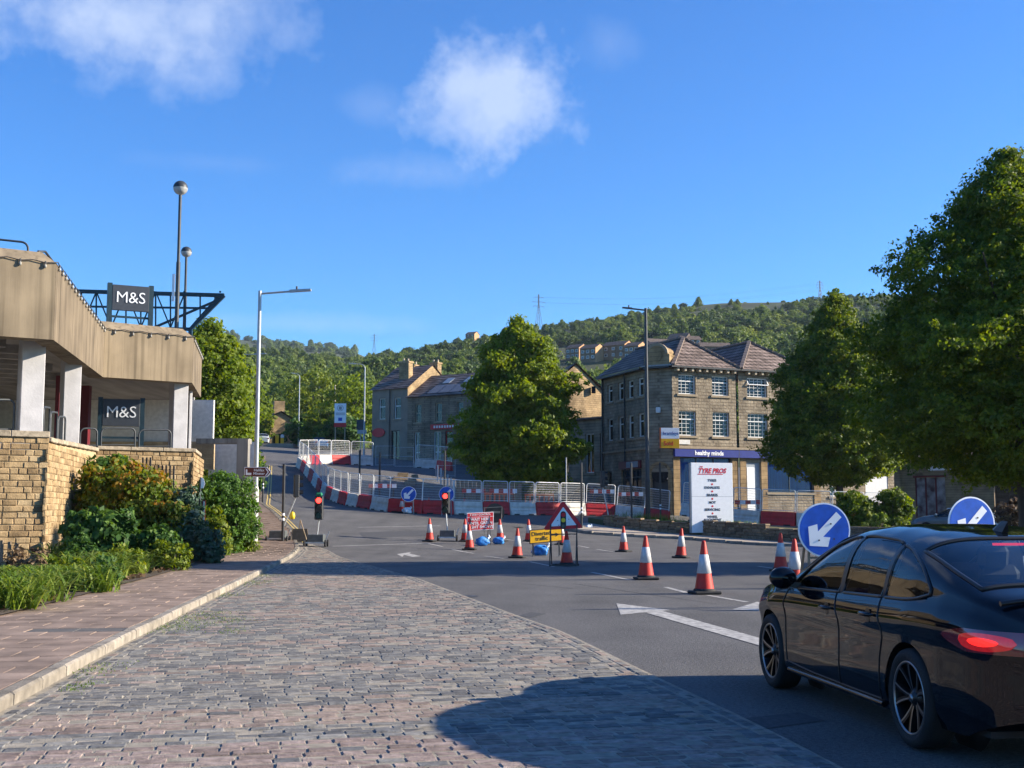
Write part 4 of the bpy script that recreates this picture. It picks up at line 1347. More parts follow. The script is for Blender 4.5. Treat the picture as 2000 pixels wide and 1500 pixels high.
# low leaf litter and dry sticks
tg = [];
gt = np.random.default_rng(5)
Pg = np.stack([gt.uniform(-11, -7.4, 2600), gt.uniform(15, 46, 2600), np.zeros(2600)], 1)
Pg = Pg[[(p[0] < bedX(p[1]) - .05) for p in Pg]]
Pg[:, 2] = .15 + gt.uniform(0, .05, len(Pg))
V_, F_ = leaf_quads(Pg, np.tile([0, 0, 1.], (len(Pg), 1)), .09, seed=3)
o = link('leaf_litter', fast_mesh('leaf_litter', V_, F_, M['litter'], gt.random(len(Pg)))); tag(o, 'dry leaf litter and twigs over the bed soil', 'leaf litter', kind='stuff')
# grass in the cobble joints near the kerb
Pg, Tg = [], []
for (px, py, r, n) in ((345, 1225, .45, 900), (395, 1205, .4, 500), (445, 1215, .3, 300), (155, 1345, .14, 220), (190, 1310, .25, 260), (490, 1140, .5, 700), (430, 1165, .35, 500), (450, 1235, .2, 150), (520, 1125, .4, 400)):
    c = gp(px, py)
    for k in range(int(n * .55)): Pg.append((c.x + gt.normal(0, r * .6), c.y + gt.normal(0, r * 1.3), 0))
V_, F_ = [], []
Pg = np.array(Pg); Pg = Pg[[kerbX(p[1]) + .02 < p[0] < edgeX(p[1]) for p in Pg]]
L_ = gt.uniform(.006, .026, len(Pg)); A_ = gt.uniform(0, 6.28, len(Pg)); w_ = .006
b_ = Pg + np.array([0, 0, .018]); sd_ = np.stack([np.cos(A_), np.sin(A_), 0 * A_], 1) * w_
tp = b_ + np.stack([gt.normal(0, .015, len(Pg)), gt.normal(0, .015, len(Pg)), L_], 1)
V_ = np.stack([b_ - sd_, b_ + sd_, tp + sd_ * .2, tp - sd_ * .2], 1).reshape(-1, 3)
o = link('joint_grass', fast_mesh('joint_grass', V_, np.arange(len(V_)).reshape(-1, 4), M['lily'], gt.random(len(Pg)) * .7)); tag(o, 'tufts of grass growing in the cobble joints', 'grass', kind='stuff')
# ================================================================== BUILDINGS
def wall_panel(mb, O, d, L, z0, z1, openings, depth=.16):
    """flat wall from O along unit d, outward is to the right of d; rectangular openings (a0,a1,z0,z1) with reveals"""
    O = Vector((O[0], O[1], 0)); d = Vector((d[0], d[1], 0)); n = Vector((d.y, -d.x, 0))
    xs = sorted({0.0, L} | {q for o in openings for q in o[:2]}); zs = sorted({z0, z1} | {q for o in openings for q in o[2:4]})
    P = lambda a, z, k=0.0: tuple(O + d * a - n * k + Vector((0, 0, z)))
    for i in range(len(xs) - 1):
        for j in range(len(zs) - 1):
            a0, a1, c0, c1 = xs[i], xs[i + 1], zs[j], zs[j + 1]
            m_ = ((a0 + a1) / 2, (c0 + c1) / 2)
            if any(o[0] < m_[0] < o[1] and o[2] < m_[1] < o[3] for o in openings): continue
            mb.add([P(a0, c0), P(a1, c0), P(a1, c1), P(a0, c1)], [(0, 1, 2, 3)])
    for a0, a1, c0, c1 in openings:
        mb.add([P(a0, c0), P(a0, c1), P(a0, c1, depth), P(a0, c0, depth)], [(0, 1, 2, 3)])
        mb.add([P(a1, c0), P(a1, c0, depth), P(a1, c1, depth), P(a1, c1)], [(0, 1, 2, 3)])
        mb.add([P(a0, c0), P(a0, c0, depth), P(a1, c0, depth), P(a1, c0)], [(0, 1, 2, 3)])
        mb.add([P(a0, c1), P(a1, c1), P(a1, c1, depth), P(a0, c1, depth)], [(0, 1, 2, 3)])
    return mb


M['winframe'] = mat('window_frame_white', (.72, .72, .70), .5, .05)
M['sill'] = mat('stone_sill', (.30, .24, .165), .9, .15, bump=.3)
M['sillshade'] = M['sill']
M['curtain'] = mat('blue_curtain', (.025, .25, .85), .8, .3, scale=18, stretch=(1, 1, .02))
M['blind'] = mat('pale_blind', (.30, .34, .38), .8, .1)


def window(parent, O, d, a0, a1, z0, z1, depth=.16, cols=2, rows=(.33,), bars=True, fm=None, back=None, sill=True, open_top=False, fw=.07, grid=None, gm=None):
    """a window in an opening of wall_panel: frame > pane, glazing bars, sill"""
    O = Vector((O[0], O[1], 0)); d = Vector((d[0], d[1], 0)); n = Vector((d.y, -d.x, 0)); fm = fm or M['winframe']
    B = Matrix((d, -n, Vector((0, 0, 1)))).transposed()
    org = O + d * a0 - n * depth
    def bx(mb, x0, x1, zz0, zz1, k0, k1):
        c = org + d * ((x0 + x1) / 2) + n * ((k0 + k1) / 2) + Vector((0, 0, (zz0 + zz1) / 2))
        mb.box(c, (abs(x1 - x0), abs(k1 - k0), abs(zz1 - zz0)), B)
    W = a1 - a0; Hh = z1 - z0
    mb = MB()
    bx(mb, 0, fw, z0, z1, -.02, .06); bx(mb, W - fw, W, z0, z1, -.02, .06); bx(mb, fw, W - fw, z0, z0 + fw, -.02, .06); bx(mb, fw, W - fw, z1 - fw, z1, -.02, .06)
    for r_ in rows: bx(mb, fw, W - fw, z1 - Hh * r_ - fw * .5, z1 - Hh * r_ + fw * .5, -.02, .07)
    for k in range(1, cols): bx(mb, W * k / cols - fw * .35, W * k / cols + fw * .35, z0 + fw, z1 - fw, -.02, .05)
    f = mb.build('window', fm, parent)
    g = MB(); bx(g, fw * .5, W - fw * .5, z0 + fw * .5, z1 - fw * .5, -.012, -.004); g.build('pane', gm or M['glass'], f)
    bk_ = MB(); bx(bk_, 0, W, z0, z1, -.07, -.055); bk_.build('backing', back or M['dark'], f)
    if grid:
        gb = MB()
        for k in range(1, grid[0]): bx(gb, W * k / grid[0] - .012, W * k / grid[0] + .012, z0 + fw, z1 - fw, -.004, .018)
        for k in range(1, grid[1]): bx(gb, fw, W - fw, z0 + Hh * k / grid[1] - .012, z0 + Hh * k / grid[1] + .012, -.004, .016)
        gb.build('glazing_bars', fm, f)
    if sill:
        s_ = MB(); bx(s_, -.14, W + .14, z0 - .16, z0 - .002, -.05, depth + .09); s_.build('sill', M['sill'], f)
    if open_top:
        o_ = MB()
        c0 = org + n * .09 + Vector((0, 0, z1 - .04)); c1 = org + n * .34 + Vector((0, 0, z1 - Hh * .36))
        for q in (0, W):
            o_.bar(c0 + d * q, c1 + d * q, .06)
        o_.bar(c0, c0 + d * W, .06); o_.bar(c1, c1 + d * W, .06)
        o_.build('open_sash', fm, f)
    return f


# ---------------------------------------------------------------- corner building with blue fascia
M['rockstone'] = masonry('rock_faced_stone', (.33, .275, .20), (.26, .21, .15), (.20, .16, .115), .46, .22, .022, 1.0, relief=7)
M['ashlar'] = masonry('ashlar_stone', (.34, .235, .125), (.29, .20, .105), (.13, .095, .06), 2.0, .30, .016, .4)
M['slate'] = masonry('stone_slates', (.27, .205, .18), (.18, .135, .115), (.035, .028, .026), .42, .28, .035, 1.0, relief=9)
M['lead'] = mat('grey_lead', (.24, .25, .26), .6, .2)
zg = 1.0
hm = thing('corner_building', 'three storey stone corner building with a blue shop fascia', 'building', (11.0, 84.0, 0), R(24))
# local frame: x along the front, y away from the viewer
Pn, Fc, Lc = Vector((0, 0, 0)), Vector((-1.15, 1.6, 0)), Vector((-.58, 9.0, 0))
EV = 11.5
ops1 = [(.5, 1.9, 9.72, 11.08), (3.25, 4.62, 9.72, 11.08), (.5, 1.9, 6.85, 8.55), (3.25, 4.62, 6.85, 8.55), (.55, 4.75, 2.0, 5.38)]
ops2 = [(.75, 2.45, 9.72, 11.08), (.75, 2.45, 6.85, 8.55), (.55, 1.75, 1.6, 5.1), (2.35, 6.3, 3.0, 5.2), (7.75, 8.95, 2.75, 4.05), (11.0, 13.1, 2.3, 4.3)]
mb = MB(); wall_panel(mb, (0, 0), (1, 0), 5.2, zg, EV, ops1, .2); mb.build('front_wall', M['rockstone'], hm)
mb = MB(); wall_panel(mb, (5.42, 0), (1, 0), 14.2, zg, EV, ops2, .2); mb.build('bay_wall', M['rockstone'], hm)
mb = MB(); mb.b2(5.19, 5.43, .30, .5, zg, EV); mb.build('recess_wall', M['rockstone'], hm)
MB().cyl((5.31, .14, zg), (5.31, .14, EV), .06, 8).build('downpipe', M['black'], hm)
dF = (Pn - Fc).normalized(); LF = (Pn - Fc).length
dL = (Fc - Lc).normalized(); LL = (Fc - Lc).length
opsF = [(LF / 2 - .62, LF / 2 + .62, zg, 4.35)]
mb = MB(); wall_panel(mb, Fc, dF, LF, zg, EV, opsF, .3); mb.build('corner_wall', M['rockstone'], hm)
opsL = []
for a in (.85, 2.75, 4.45, 6.1): opsL += [(a, a + .95, 9.72, 11.0), (a, a + .95, 6.85, 8.5)]
opsL += [(.8, 1.55, 2.2, 4.6), (3.2, 6.6, 1.9, 4.6)]
mb = MB(); wall_panel(mb, Lc, dL, LL, zg, EV, opsL, .2); mb.build('side_wall', M['rockstone'], hm)
mb = MB(); wall_panel(mb, (19.62, 0), (0, 1), 11, zg, EV, [], .2); mb.build('end_wall', M['rockstone'], hm)
for o in ops1[:4]: window(hm, (0, 0), (1, 0), *o, depth=.2, cols=1, rows=(.33,), grid=(4, 6), back=M['blind'] if o[2] < 8 else None)
for k, o in enumerate(ops2[:2]): window(hm, (5.42, 0), (1, 0), *o, depth=.2, cols=1, rows=(.33,), grid=(5, 6), back=M['blind'] if k else None, open_top=(k == 0))
window(hm, (0, 0), (1, 0), *ops1[4], depth=.2, cols=3, rows=(), sill=False, fm=M['black'], back=M['curtain'], gm=M['glassclear'])
window(hm, (5.42, 0), (1, 0), *ops2[3], depth=.2, cols=2, rows=(), fm=M['navy'], back=M['curtain'], gm=M['glassclear'])
window(hm, (5.42, 0), (1, 0), *ops2[4], depth=.2, cols=2, rows=(.45,), fm=M['winframe'])
MB().b2(5.42 + 11.0, 5.42 + 13.1, .03, .09, 2.3, 4.3).build('boarded_window', M['white'], hm)
MB().b2(5.42 + .55, 5.42 + 1.75, .12, .2, 1.6, 5.1).build('door', M['blind'], hm)
MB().b2(5.42 + .62, 5.42 + 1.25, .02, .1, 1.5, 4.75).build('white_panel', M['signwhite'], hm)
for o in opsL[:8]: window(hm, Lc, dL, *o, depth=.2, cols=1, rows=(.33,), fw=.08)
window(hm, Lc, dL, *opsL[8], depth=.2, cols=1, rows=(), fm=M['black'], sill=False)
window(hm, Lc, dL, *opsL[9], depth=.2, cols=3, rows=(.2,), fm=M['navy'], sill=False, back=M['blind'])
# pilasters, cornice, plinth band
for x0, x1 in ((0, .52), (4.78, 5.18), (5.44, 5.92), (7.2, 7.72), (11.75, 12.3)):
    MB().b2(x0, x1, -.05, .0, zg, 5.36).build('pilaster', M['ashlar'], hm)
MB().b2(-.05, 19.7, -.12, -.003, 5.93, 6.1, .02).build('string_course', M['sill'], hm)
for k in range(24):
    x = .2 + k * .58
    if 5.1 < x < 5.5: continue
    MB().b2(x, x + .16, -.42, -.003, EV - .22, EV - .02).build('eaves_bracket', M['palewood'], hm)
MB().b2(-.3, 5.3, -.52, .02, EV - .01, EV + .12).build('gutter', M['black'], hm)
MB().b2(5.36, 19.7, -.52, .02, EV - .01, EV + .12).build('gutter', M['black'], hm)
mbq = MB(); nL = Vector((dL.y, -dL.x, 0)); nF = Vector((dF.y, -dF.x, 0))
mbq.bar(Lc + nL * .25 + Vector((0, 0, EV + .05)), Fc + nL * .25 + Vector((0, 0, EV + .05)), .5, .13); mbq.build('gutter', M['black'], hm)
MB().bar(Fc + nF * .25 + Vector((0, 0, EV + .05)), Pn + nF * .25 + Vector((0, 0, EV + .05)), .5, .13).build('gutter', M['black'], hm)
pc = Lc + dL * 4.1 + nL * .1
MB().cyl((pc.x, pc.y, zg), (pc.x, pc.y, EV), .06, 8).build('downpipe', M['black'], hm)
pc = Lc + dL * .15 + nL * .1
MB().cyl((pc.x, pc.y, zg), (pc.x, pc.y, EV), .07, 8).build('downpipe', M['black'], hm)
MB().bar(Lc + nL * .06 + Vector((0, 0, 6.0)), Fc + nL * .06 + Vector((0, 0, 6.0)), .12, .16).build('string_course', M['sill'], hm)
# fascias
b = MB().b2(.0, 8.4, -.26, -.053, 5.38, 5.9, .01).build('fascia', M['bluefascia'], hm)
put_text('fascia', b, 2.75, -.27, 5.65)
MB().b2(5.2, 5.24, -.265, -.25, 5.38, 5.9).build('fascia_joint', M['black'], hm)
fs = MB(); q = Lc + dL * 4.9 + nL * .1 + Vector((0, 0, 4.95)); fs.box(q, (3.6, .12, .55), Matrix((dL, -nL, Vector((0, 0, 1)))).transposed()); fs.build('side_fascia', M['maroon'], hm)
fs = MB(); q = Lc + dL * 5.4 + nL * .17 + Vector((0, 0, 4.95)); fs.box(q, (1.9, .03, .42), Matrix((dL, -nL, Vector((0, 0, 1)))).transposed()); fs.build('side_fascia_panel', M['blind'], hm)
# arched corner doorway
BF = Matrix((dF, -nF, Vector((0, 0, 1)))).transposed()
cF = (Fc + Pn) / 2
dr = MB(); dr.box(cF - nF * .25 + Vector((0, 0, 2.4)), (1.24, .06, 2.9), BF); dr.build('door', M['black'], hm)
ar = MB()
for k in range(13):
    a = PI * k / 12
    c = cF + dF * (math.cos(a) * .76) + Vector((0, 0, 4.2 + math.sin(a) * .76)) + nF * .02
    ar.box(c, (.24, .12, .2), BF @ Matrix.Rotation(-a + PI / 2, 3, 'Y'))
ar.build('door_arch', M['ashlar'], hm)
fl = MB(); fl.disc((0, 0), .64, -.01, .01, 24); 
fl.v = [tuple(cF - nF * .02 + dF * v[0] + nF * -v[1] + Vector((0, 0, 4.25 + v[2]))) for v in fl.v]; fl.build('fanlight', M['dark'], hm)
for s_ in (-1, 1):
    j = MB(); j.box(cF + dF * (s_ * .78) + nF * .03 + Vector((0, 0, 2.6)), (.3, .12, 3.2), BF); j.build('door_jamb', M['ashlar'], hm)
# alarm box and camera
MB().lathe([(0, -.14), (.12, -.13), (.17, -.05), (.18, 0)], (2.62, -.01, 8.02), 16, Matrix.Rotation(R(90), 3, 'X') @ Matrix.Scale(-1, 3, (0, 0, 1)) @ Matrix.Scale(-1, 3, (0, 0, 1))).build('alarm_bell', M['white'], hm)
MB().b2(-.16, .16, -.16, 0, -.2, .2, .04).build('alarm_box', M['white'], hm, tuple(cF + nF * .08 + Vector((0, 0, 8.6))), (0, 0, math.atan2(dF.y, dF.x)))
MB().b2(.35, 1.35, -.05, -.003, 6.25, 6.55).build('street_nameplate', M['offwhite'], hm)
# roofs: two hipped bays on a long ridge
def tri_roof(name, V_, F_, mt=M['slate']): return MB().add(V_, F_).build(name, mt, hm)


ov = .5
tri_roof('roof', [(-.2, -ov, EV + .13), (5.32, -ov, EV + .13), (2.6, 2.6, EV + 2.55), (2.6, 9.5, EV + 2.55), (5.32, 9.5, EV + .4), (5.32, 1.2, EV + .5)], [(0, 1, 2), (1, 5, 4, 3, 2)])
tri_roof('roof', [(-1.65, 1.5, EV + .13), (-.2, -ov, EV + .13), (2.6, 2.6, EV + 2.55), (-1.1, 9.3, EV + .13), (2.6, 9.5, EV + 2.55)], [(0, 1, 2), (0, 2, 4, 3)])
tri_roof('roof', [(5.36, -ov, EV + .13), (12.2, -ov, EV + .13), (8.4, 2.8, EV + 2.6), (8.4, 9.5, EV + 2.6), (5.36, 9.5, EV + .4), (12.2, 9.5, EV + .13)], [(0, 1, 2), (0, 2, 3, 4), (1, 5, 3, 2)])
tri_roof('roof', [(12.2, -ov, EV + .13), (19.8, -ov, EV + .13), (16, 3.2, EV + 2.6), (12.2, 9.5, EV + .13), (19.8, 9.5, EV + .13), (16, 9.5, EV + 2.6)], [(0, 1, 2), (0, 2, 5, 3), (1, 4, 5, 2)])
M['ridge'] = mat('ridge_tile', (.20, .155, .13), .9, .2)
for a, b in (((-.2, -ov, EV + .18), (2.6, 2.6, EV + 2.6)), ((5.32, -ov, EV + .18), (2.6, 2.6, EV + 2.6)), ((2.6, 2.6, EV + 2.6), (2.6, 9.5, EV + 2.6)), ((5.36, -ov, EV + .18), (8.4, 2.8, EV + 2.65)), ((12.2, -ov, EV + .18), (8.4, 2.8, EV + 2.65)), ((8.4, 2.8, EV + 2.65), (8.4, 9.5, EV + 2.65))):
    a, b = Vector(a), Vector(b); n = int((b - a).length / .45)
    for k in range(n):
        MB().bar(a.lerp(b, k / n), a.lerp(b, (k + .9) / n), .26, .13).build('ridge_tile', M['ridge'], hm)
# arched stone dormer on the corner
pd = cF + nF * .22
mb = MB(); pts = [(-.95, 0), (.95, 0), (.95, .8)] + [(.72 * math.cos(PI * k / 10), .85 + .62 * math.sin(PI * k / 10)) for k in range(11)] + [(-.95, .8)]
mb.slab(pts, -.1, 1.4)
M3 = BF
mb.v = [tuple(M3 @ Vector(v) + Vector((pd.x, pd.y, EV + .12))) for v in mb.v]; mb.build('stone_dormer', M['ashlar'], hm)
mb = MB(); mb.slab([(.85 * math.cos(PI * k / 10), .86 + .76 * math.sin(PI * k / 10)) for k in range(11)] + [(.66 * math.cos(PI * k / 10), .86 + .58 * math.sin(PI * k / 10)) for k in range(10, -1, -1)], -.16, .05)
mb.v = [tuple(M3 @ Vector(v) + Vector((pd.x, pd.y, EV + .12))) for v in mb.v]; mb.build('dormer_moulding', M['sill'], hm)
mb = MB(); mb.disc((0, .75), .42, -.14, -.08, 20); mb.v = [tuple(M3 @ Vector(v) + Vector((pd.x, pd.y, EV + .12))) for v in mb.v]; mb.build('carved_roundel', M['ashlar'], hm)
mb = MB(); mb.box(pd + nF * .02 + Vector((0, 0, EV + .16)), (2.3, .5, .1), BF); mb.build('lead_flashing', M['lead'], hm)

# estate agent board on the corner
ag = thing('estate_agent_board', 'white and orange estate agent board on the shaded building corner', 'sign', (11.05, 83.35, 5.95), R(6))
b = MB().b2(-.95, .30, -.03, .03, .62, 1.35, .005).build('upper_panel', M['signwhite'], ag); put_text('agent', b, -.28, -.035, .98)
o = b.children[0]; o.scale = (.72, 1, .72)
b = MB().b2(-.95, .30, -.03, .03, -.02, .615, .005).build('lower_panel', M['signyellow'], ag); put_text('sold', b, -.45, -.035, .28)
b.children[0].scale = (.85, 1, .85)
MB().b2(-1.05, -.951, -.02, .02, -.02, 1.35).build('edge_panel', M['orange'], ag)
MB().bar((.2, .03, .6), (.2, .9, .6), .05).build('bracket', M['galv'], ag)

# ---------------------------------------------------------------- lower link building and lit gable behind the tree
M['stonelit'] = masonry('coursed_sandstone', (.42, .30, .17), (.33, .235, .13), (.24, .175, .105), .42, .18, .014, .7)
lk = thing('link_building', 'low stone range with tall windows between the tree and the corner building', 'building', (0, 0, 0))
a, b = at(1080, 830, 97), at(1183, 830, 93); d = (b - a); d.z = 0; L = d.length; d.normalize()
opsK = [(L * .62, L * .62 + .9, 4.6, 7.6), (L * .62 + 1.5, L * .62 + 2.3, 4.6, 7.6), (.8, 1.7, 4.6, 7.6)]
mb = MB(); wall_panel(mb, (a.x, a.y), (d.x, d.y), L, .8, 8.7, opsK, .2); mb.build('wall', M['rockstone'], lk)
for o in opsK: window(lk, (a.x, a.y), (d.x, d.y), *o, depth=.2, cols=2, rows=(.3,), fm=M['winframe'])
MB().bar(Vector((a.x, a.y, 8.76)), Vector((b.x, b.y, 8.76)), .5, .16).build('coping', M['slate'], lk)
gb_ = thing('gabled_hall', 'sunlit stone gable rising behind the leafy tree', 'building', (0, 0, 0))
ga, gc = at(1035, 800, 101), at(1183, 800, 105)
ap = at(1125, 712, 103)
e0, e1 = 1.6 + (1002 - 790) / FPX * 101, 1.6 + (1002 - 770) / FPX * 105
V_ = [(ga.x, 101, 2), (gc.x, 105, 2), (gc.x, 105, e1), (ap.x, 103, ap.z), (ga.x, 101, e0)]
bk_ = [(v[0] - 3.2, v[1] + 14, v[2]) for v in V_]
MB().add(V_ + bk_, [(0, 1, 2, 3, 4), (1, 6, 7, 2), (5, 0, 4, 9)]).build('gable_wall', M['stonelit'], gb_)
MB().add([(gc.x + .2, 104.8, e1 + .05), (ap.x, 102.8, ap.z + .12), (ap.x - 3.2, 117, ap.z + .12), (gc.x - 3, 119, e1 + .05), (ga.x - .2, 100.8, e0 + .05), (ga.x - 3.4, 115, e0 + .05)], [(0, 3, 2, 1), (1, 2, 5, 4)]).build('roof', M['slate'], gb_)
vp = at(1159, 762, 104.0)
MB().b2(vp.x - .16, vp.x + .16, vp.y - .45, vp.y, vp.z - .28, vp.z + .28).build('vent', M['dark'], gb_)

# ---------------------------------------------------------------- terrace up the hill
M['darkstone'] = masonry('dark_stone', (.26, .205, .145), (.20, .155, .11), (.115, .09, .07), .45, .19, .016, .7)  # darker stone for the terrace front, its gables take a paler one
M['render'] = mat('grey_render', (.225, .185, .145), .9, .14, scale=1.2, bump=.2)
M['solar'] = mat('solar_panel', (.015, .025, .05), .15, .2, spec=.7)
YT = 124.0
dT = Vector((.84, -.54, 0)).normalized()          # from left (far) to right (near)
T0 = at(796, 800, YT); T0.z = 0
nT = Vector((dT.y, -dT.x, 0)); inn = -nT
zE1 = at(790, 757, YT).z; zE2 = at(800, 776, YT).z; zG = 5.0


def house_block(t, P0, L, eav, depth, rise, wallm, ops, gable_right=True):
    mb = MB(); wall_panel(mb, (P0.x, P0.y), (dT.x, dT.y), L, zG, eav, ops, .2); mb.build('front_wall', wallm, t)
    A_, B_ = P0, P0 + dT * L
    for Pq, rv in ((B_, False), (A_, True)):
        V_ = [(*Pq.xy, zG), (*(Pq + inn * depth).xy, zG), (*(Pq + inn * depth).xy, eav), (*(Pq + inn * depth / 2).xy, eav + rise), (*Pq.xy, eav)]
        MB().add(V_, [tuple(range(5))[::-1] if rv else tuple(range(5))]).build('gable_wall', M['stonelit'], t)
    r0, r1 = A_ - dT * .15, B_ + dT * .15
    f0 = -inn * .3
    V_ = [(*(r0 + f0).xy, eav - .05), (*(r1 + f0).xy, eav - .05), (*(r1 + inn * depth / 2).xy, eav + rise + .06), (*(r0 + inn * depth / 2).xy, eav + rise + .06), (*(r1 + inn * (depth + .3)).xy, eav - .05), (*(r0 + inn * (depth + .3)).xy, eav - .05)]
    return MB().add(V_, [(0, 1, 2, 3), (3, 2, 4, 5)]).build('roof', M['slate'], t)


h1 = thing('end_house', 'grey rendered end house with big chimneys at the top of the terrace', 'house', (0, 0, 0))
L1 = 4.6
P1 = T0 - dT * L1
w1 = [(.9, 1.75, zE1 - 3.1, zE1 - .95), (2.9, 3.75, zE1 - 3.1, zE1 - .95), (2.5, 3.6, zG + .3, zE1 - 4.3)]
house_block(h1, P1, L1, zE1, 8.4, 2.7, M['render'], w1)
for o in w1[:2]: window(h1, P1, dT, *o, depth=.2, cols=1, rows=(.4,), fm=M['winframe'])
window(h1, P1, dT, *w1[2], depth=.2, cols=2, rows=(), fm=M['black'], sill=False)
for (px, py0, py1, w, YY) in ((793, 706, 745, 1.25, YT + 2.5), (808, 712, 728, .7, YT + 5), (851, 708, 722, 1.0, YT + 6)):
    c0, c1 = at(px, py0, YY), at(px, py1 + 20, YY)
    cst = MB(); cst.box((c0.x, YY, (c0.z + c1.z) / 2), (w, .7, c0.z - c1.z), Matrix.Rotation(R(-33), 3, 'Z')); cst.box((c0.x, YY, c0.z - .1), (w + .16, .86, .18), Matrix.Rotation(R(-33), 3, 'Z'))
    ch = cst.build('chimney', M['stonelit'], h1)
    for k in range(2): MB().cyl((c0.x - .22 + .45 * k, YY, c0.z), (c0.x - .22 + .45 * k, YY, c0.z + .3), .11, 8, .09).build('chimney_pot', M['palewood'], ch)
MB().cyl((*(P1 + dT * 2.35 + nT * .1).xy, zG), (*(P1 + dT * 2.35 + nT * .1).xy, zE1), .06, 6).build('downpipe', M['black'], h1)
ov_ = MB(); ov_.disc((0, 0), .75, -.04, .04, 24); ov_.v = [(v[0] * 1.1, v[1], v[2] * .62) for v in ov_.v]
ovs = tag(ov_.build('oval_sign', M['red'], None, tuple(P1 + dT * .95 + nT * .1 + Vector((0, 0, zE1 - 4.45))), (0, 0, math.atan2(dT.y, dT.x))), 'faded red oval sign on the end house wall', 'sign')
h2 = thing('terrace_house', 'dark stone terrace with solar panels and sash windows', 'house', (0, 0, 0))
L2 = 12.5
w2 = [(.95, 1.75, zE2 - 2.6, zE2 - .75), (3.5, 4.3, zE2 - 2.6, zE2 - .75), (6.1, 6.9, zE2 - 2.6, zE2 - .75), (.9, 1.6, zG + .5, zE2 - 3.6), (3.3, 4.2, zG + .5, zE2 - 3.6), (4.7, 5.6, zG + .3, zE2 - 3.6)]
house_block(h2, T0, L2, zE2, 8.0, 2.5, M['darkstone'], w2)
for o in w2[:3]: window(h2, T0, dT, *o, depth=.2, cols=1, rows=(.5,), fm=M['palewood'])
for o in w2[3:5]: window(h2, T0, dT, *o, depth=.2, cols=2, rows=(.5,), fm=M['winframe'], sill=False)
window(h2, T0, dT, *w2[5], depth=.2, cols=1, rows=(.3,), fm=M['red'], sill=False)
sl = math.atan2(2.5, 4.3)
up_ = (inn * math.cos(sl) + Vector((0, 0, math.sin(sl)))).normalized(); nr_ = dT.cross(up_)
BS = Matrix((dT, up_, nr_)).transposed()
for k in range(6):
    c = T0 + dT * (2.9 + k * 1.35) + Vector((0, 0, zE2)) + up_ * 1.25 + nr_ * .14
    MB().box(c, (1.28, 1.9, .05), BS).build('solar_panel', M['solar'], h2)
for k in range(3):
    c = T0 + dT * (3.2 + k * 2.6) + Vector((0, 0, zE2)) + up_ * 3.2 + nr_ * .16
    MB().box(c, (.9, 1.2, .08), BS).build('skylight', M['blind'], h2)
sg = tag(MB().box((0, 0, 0), (5.2, .08, .5)).build('shop_strip_sign', M['red'], None, tuple(T0 + dT * 5.6 + nT * .12 + Vector((0, 0, zE2 - 3.15))), (0, 0, math.atan2(dT.y, dT.x))), 'long red strip sign above the terrace doors', 'sign')
for k in range(14): MB().b2(-2.2 + k * .32, -2.2 + k * .32 + .2, -.05, -.041, -.12, .12).build('letter_block', M['offwhite'], sg)

# ---------------------------------------------------------------- shop on the right behind the trees
M['tanbrick'] = masonry('tan_brick', (.30, .225, .14), (.25, .185, .115), (.17, .13, .085), .45, .16, .012, .4)
sh = thing('low_shop', 'low tan block shop with maroon framed picture panels', 'building', (0, 0, 0))
a, b = at(1752, 950, 82), at(2080, 950, 74)
d = (b - a); d.z = 0; L = d.length; d.normalize(); n_ = Vector((d.y, -d.x, 0))
mb = MB(); wall_panel(mb, (a.x, a.y), (d.x, d.y), L, -.3, 5.2, [(1.3, 3.4, .9, 3.95), (6.6, 8.4, .9, 3.95)], .15); mb.build('wall', M['tanbrick'], sh)
MB().add([tuple(a + n_ * .6 + Vector((0, 0, 5.2 - a.z))), tuple(b + n_ * .6 + Vector((0, 0, 5.2 - b.z))), tuple(b - n_ * 8 + Vector((0, 0, 5.8 - b.z))), tuple(a - n_ * 8 + Vector((0, 0, 5.8 - a.z)))], [(0, 1, 2, 3)]).build('roof', M['slate'], sh)
BSH = Matrix((d, -n_, Vector((0, 0, 1)))).transposed()
def onsh(mb, x, z, w, hh_, k, t=.06): return mb.box(Vector((a.x, a.y, 0)) + d * x + n_ * k + Vector((0, 0, z)), (w, t, hh_), BSH)
M['picture'] = mat('printed_panel', (.32, .30, .31), .5, .8, scale=1.6, detail=3, c2=(.055, .016, .022))
for k in range(3): onsh(MB(), 1.68 + k * .7, 2.43, .6, 2.85, -.1).build('picture_panel', M['picture'], sh)
onsh(MB(), 2.35, 3.92, 2.3, .12, .03).build('panel_frame', M['maroon'], sh)
for k in range(4): onsh(MB(), 1.33 + k * .7, 2.43, .09, 3.0, -.06).build('panel_frame', M['maroon'], sh)
onsh(MB(), 7.5, 2.4, 1.7, 2.9, -.1).build('shop_window', M['glass'], sh)
onsh(MB(), 4.6, 4.55, 4.6, .5, .05).build('fascia', M['signwhite'], sh)
onsh(MB(), .15, 2.4, .4, 5.4, .12, .3).build('pier', M['tanbrick'], sh)

# ---------------------------------------------------------------- houses on the hillside
M['bricklit'] = mat('sunlit_brick', (.46, .27, .14), .9, .12, scale=.6)  # gable brick with the low sun's orange put into its colour
M['brickshade'] = mat('shaded_brick', (.20, .135, .085), .9, .15, scale=.6)  # the house brick again, shade of the fronts painted into the tone
M['roofbrown'] = mat('brown_tile', (.10, .075, .062), .9, .2, scale=.8)


def hill_pt(px, py):
    for Y in np.arange(215, 760, 1.0):
        p = at(px, py, Y)
        if p.z <= float(hill(p.x, p.y)): return p
    return at(px, py, 700)


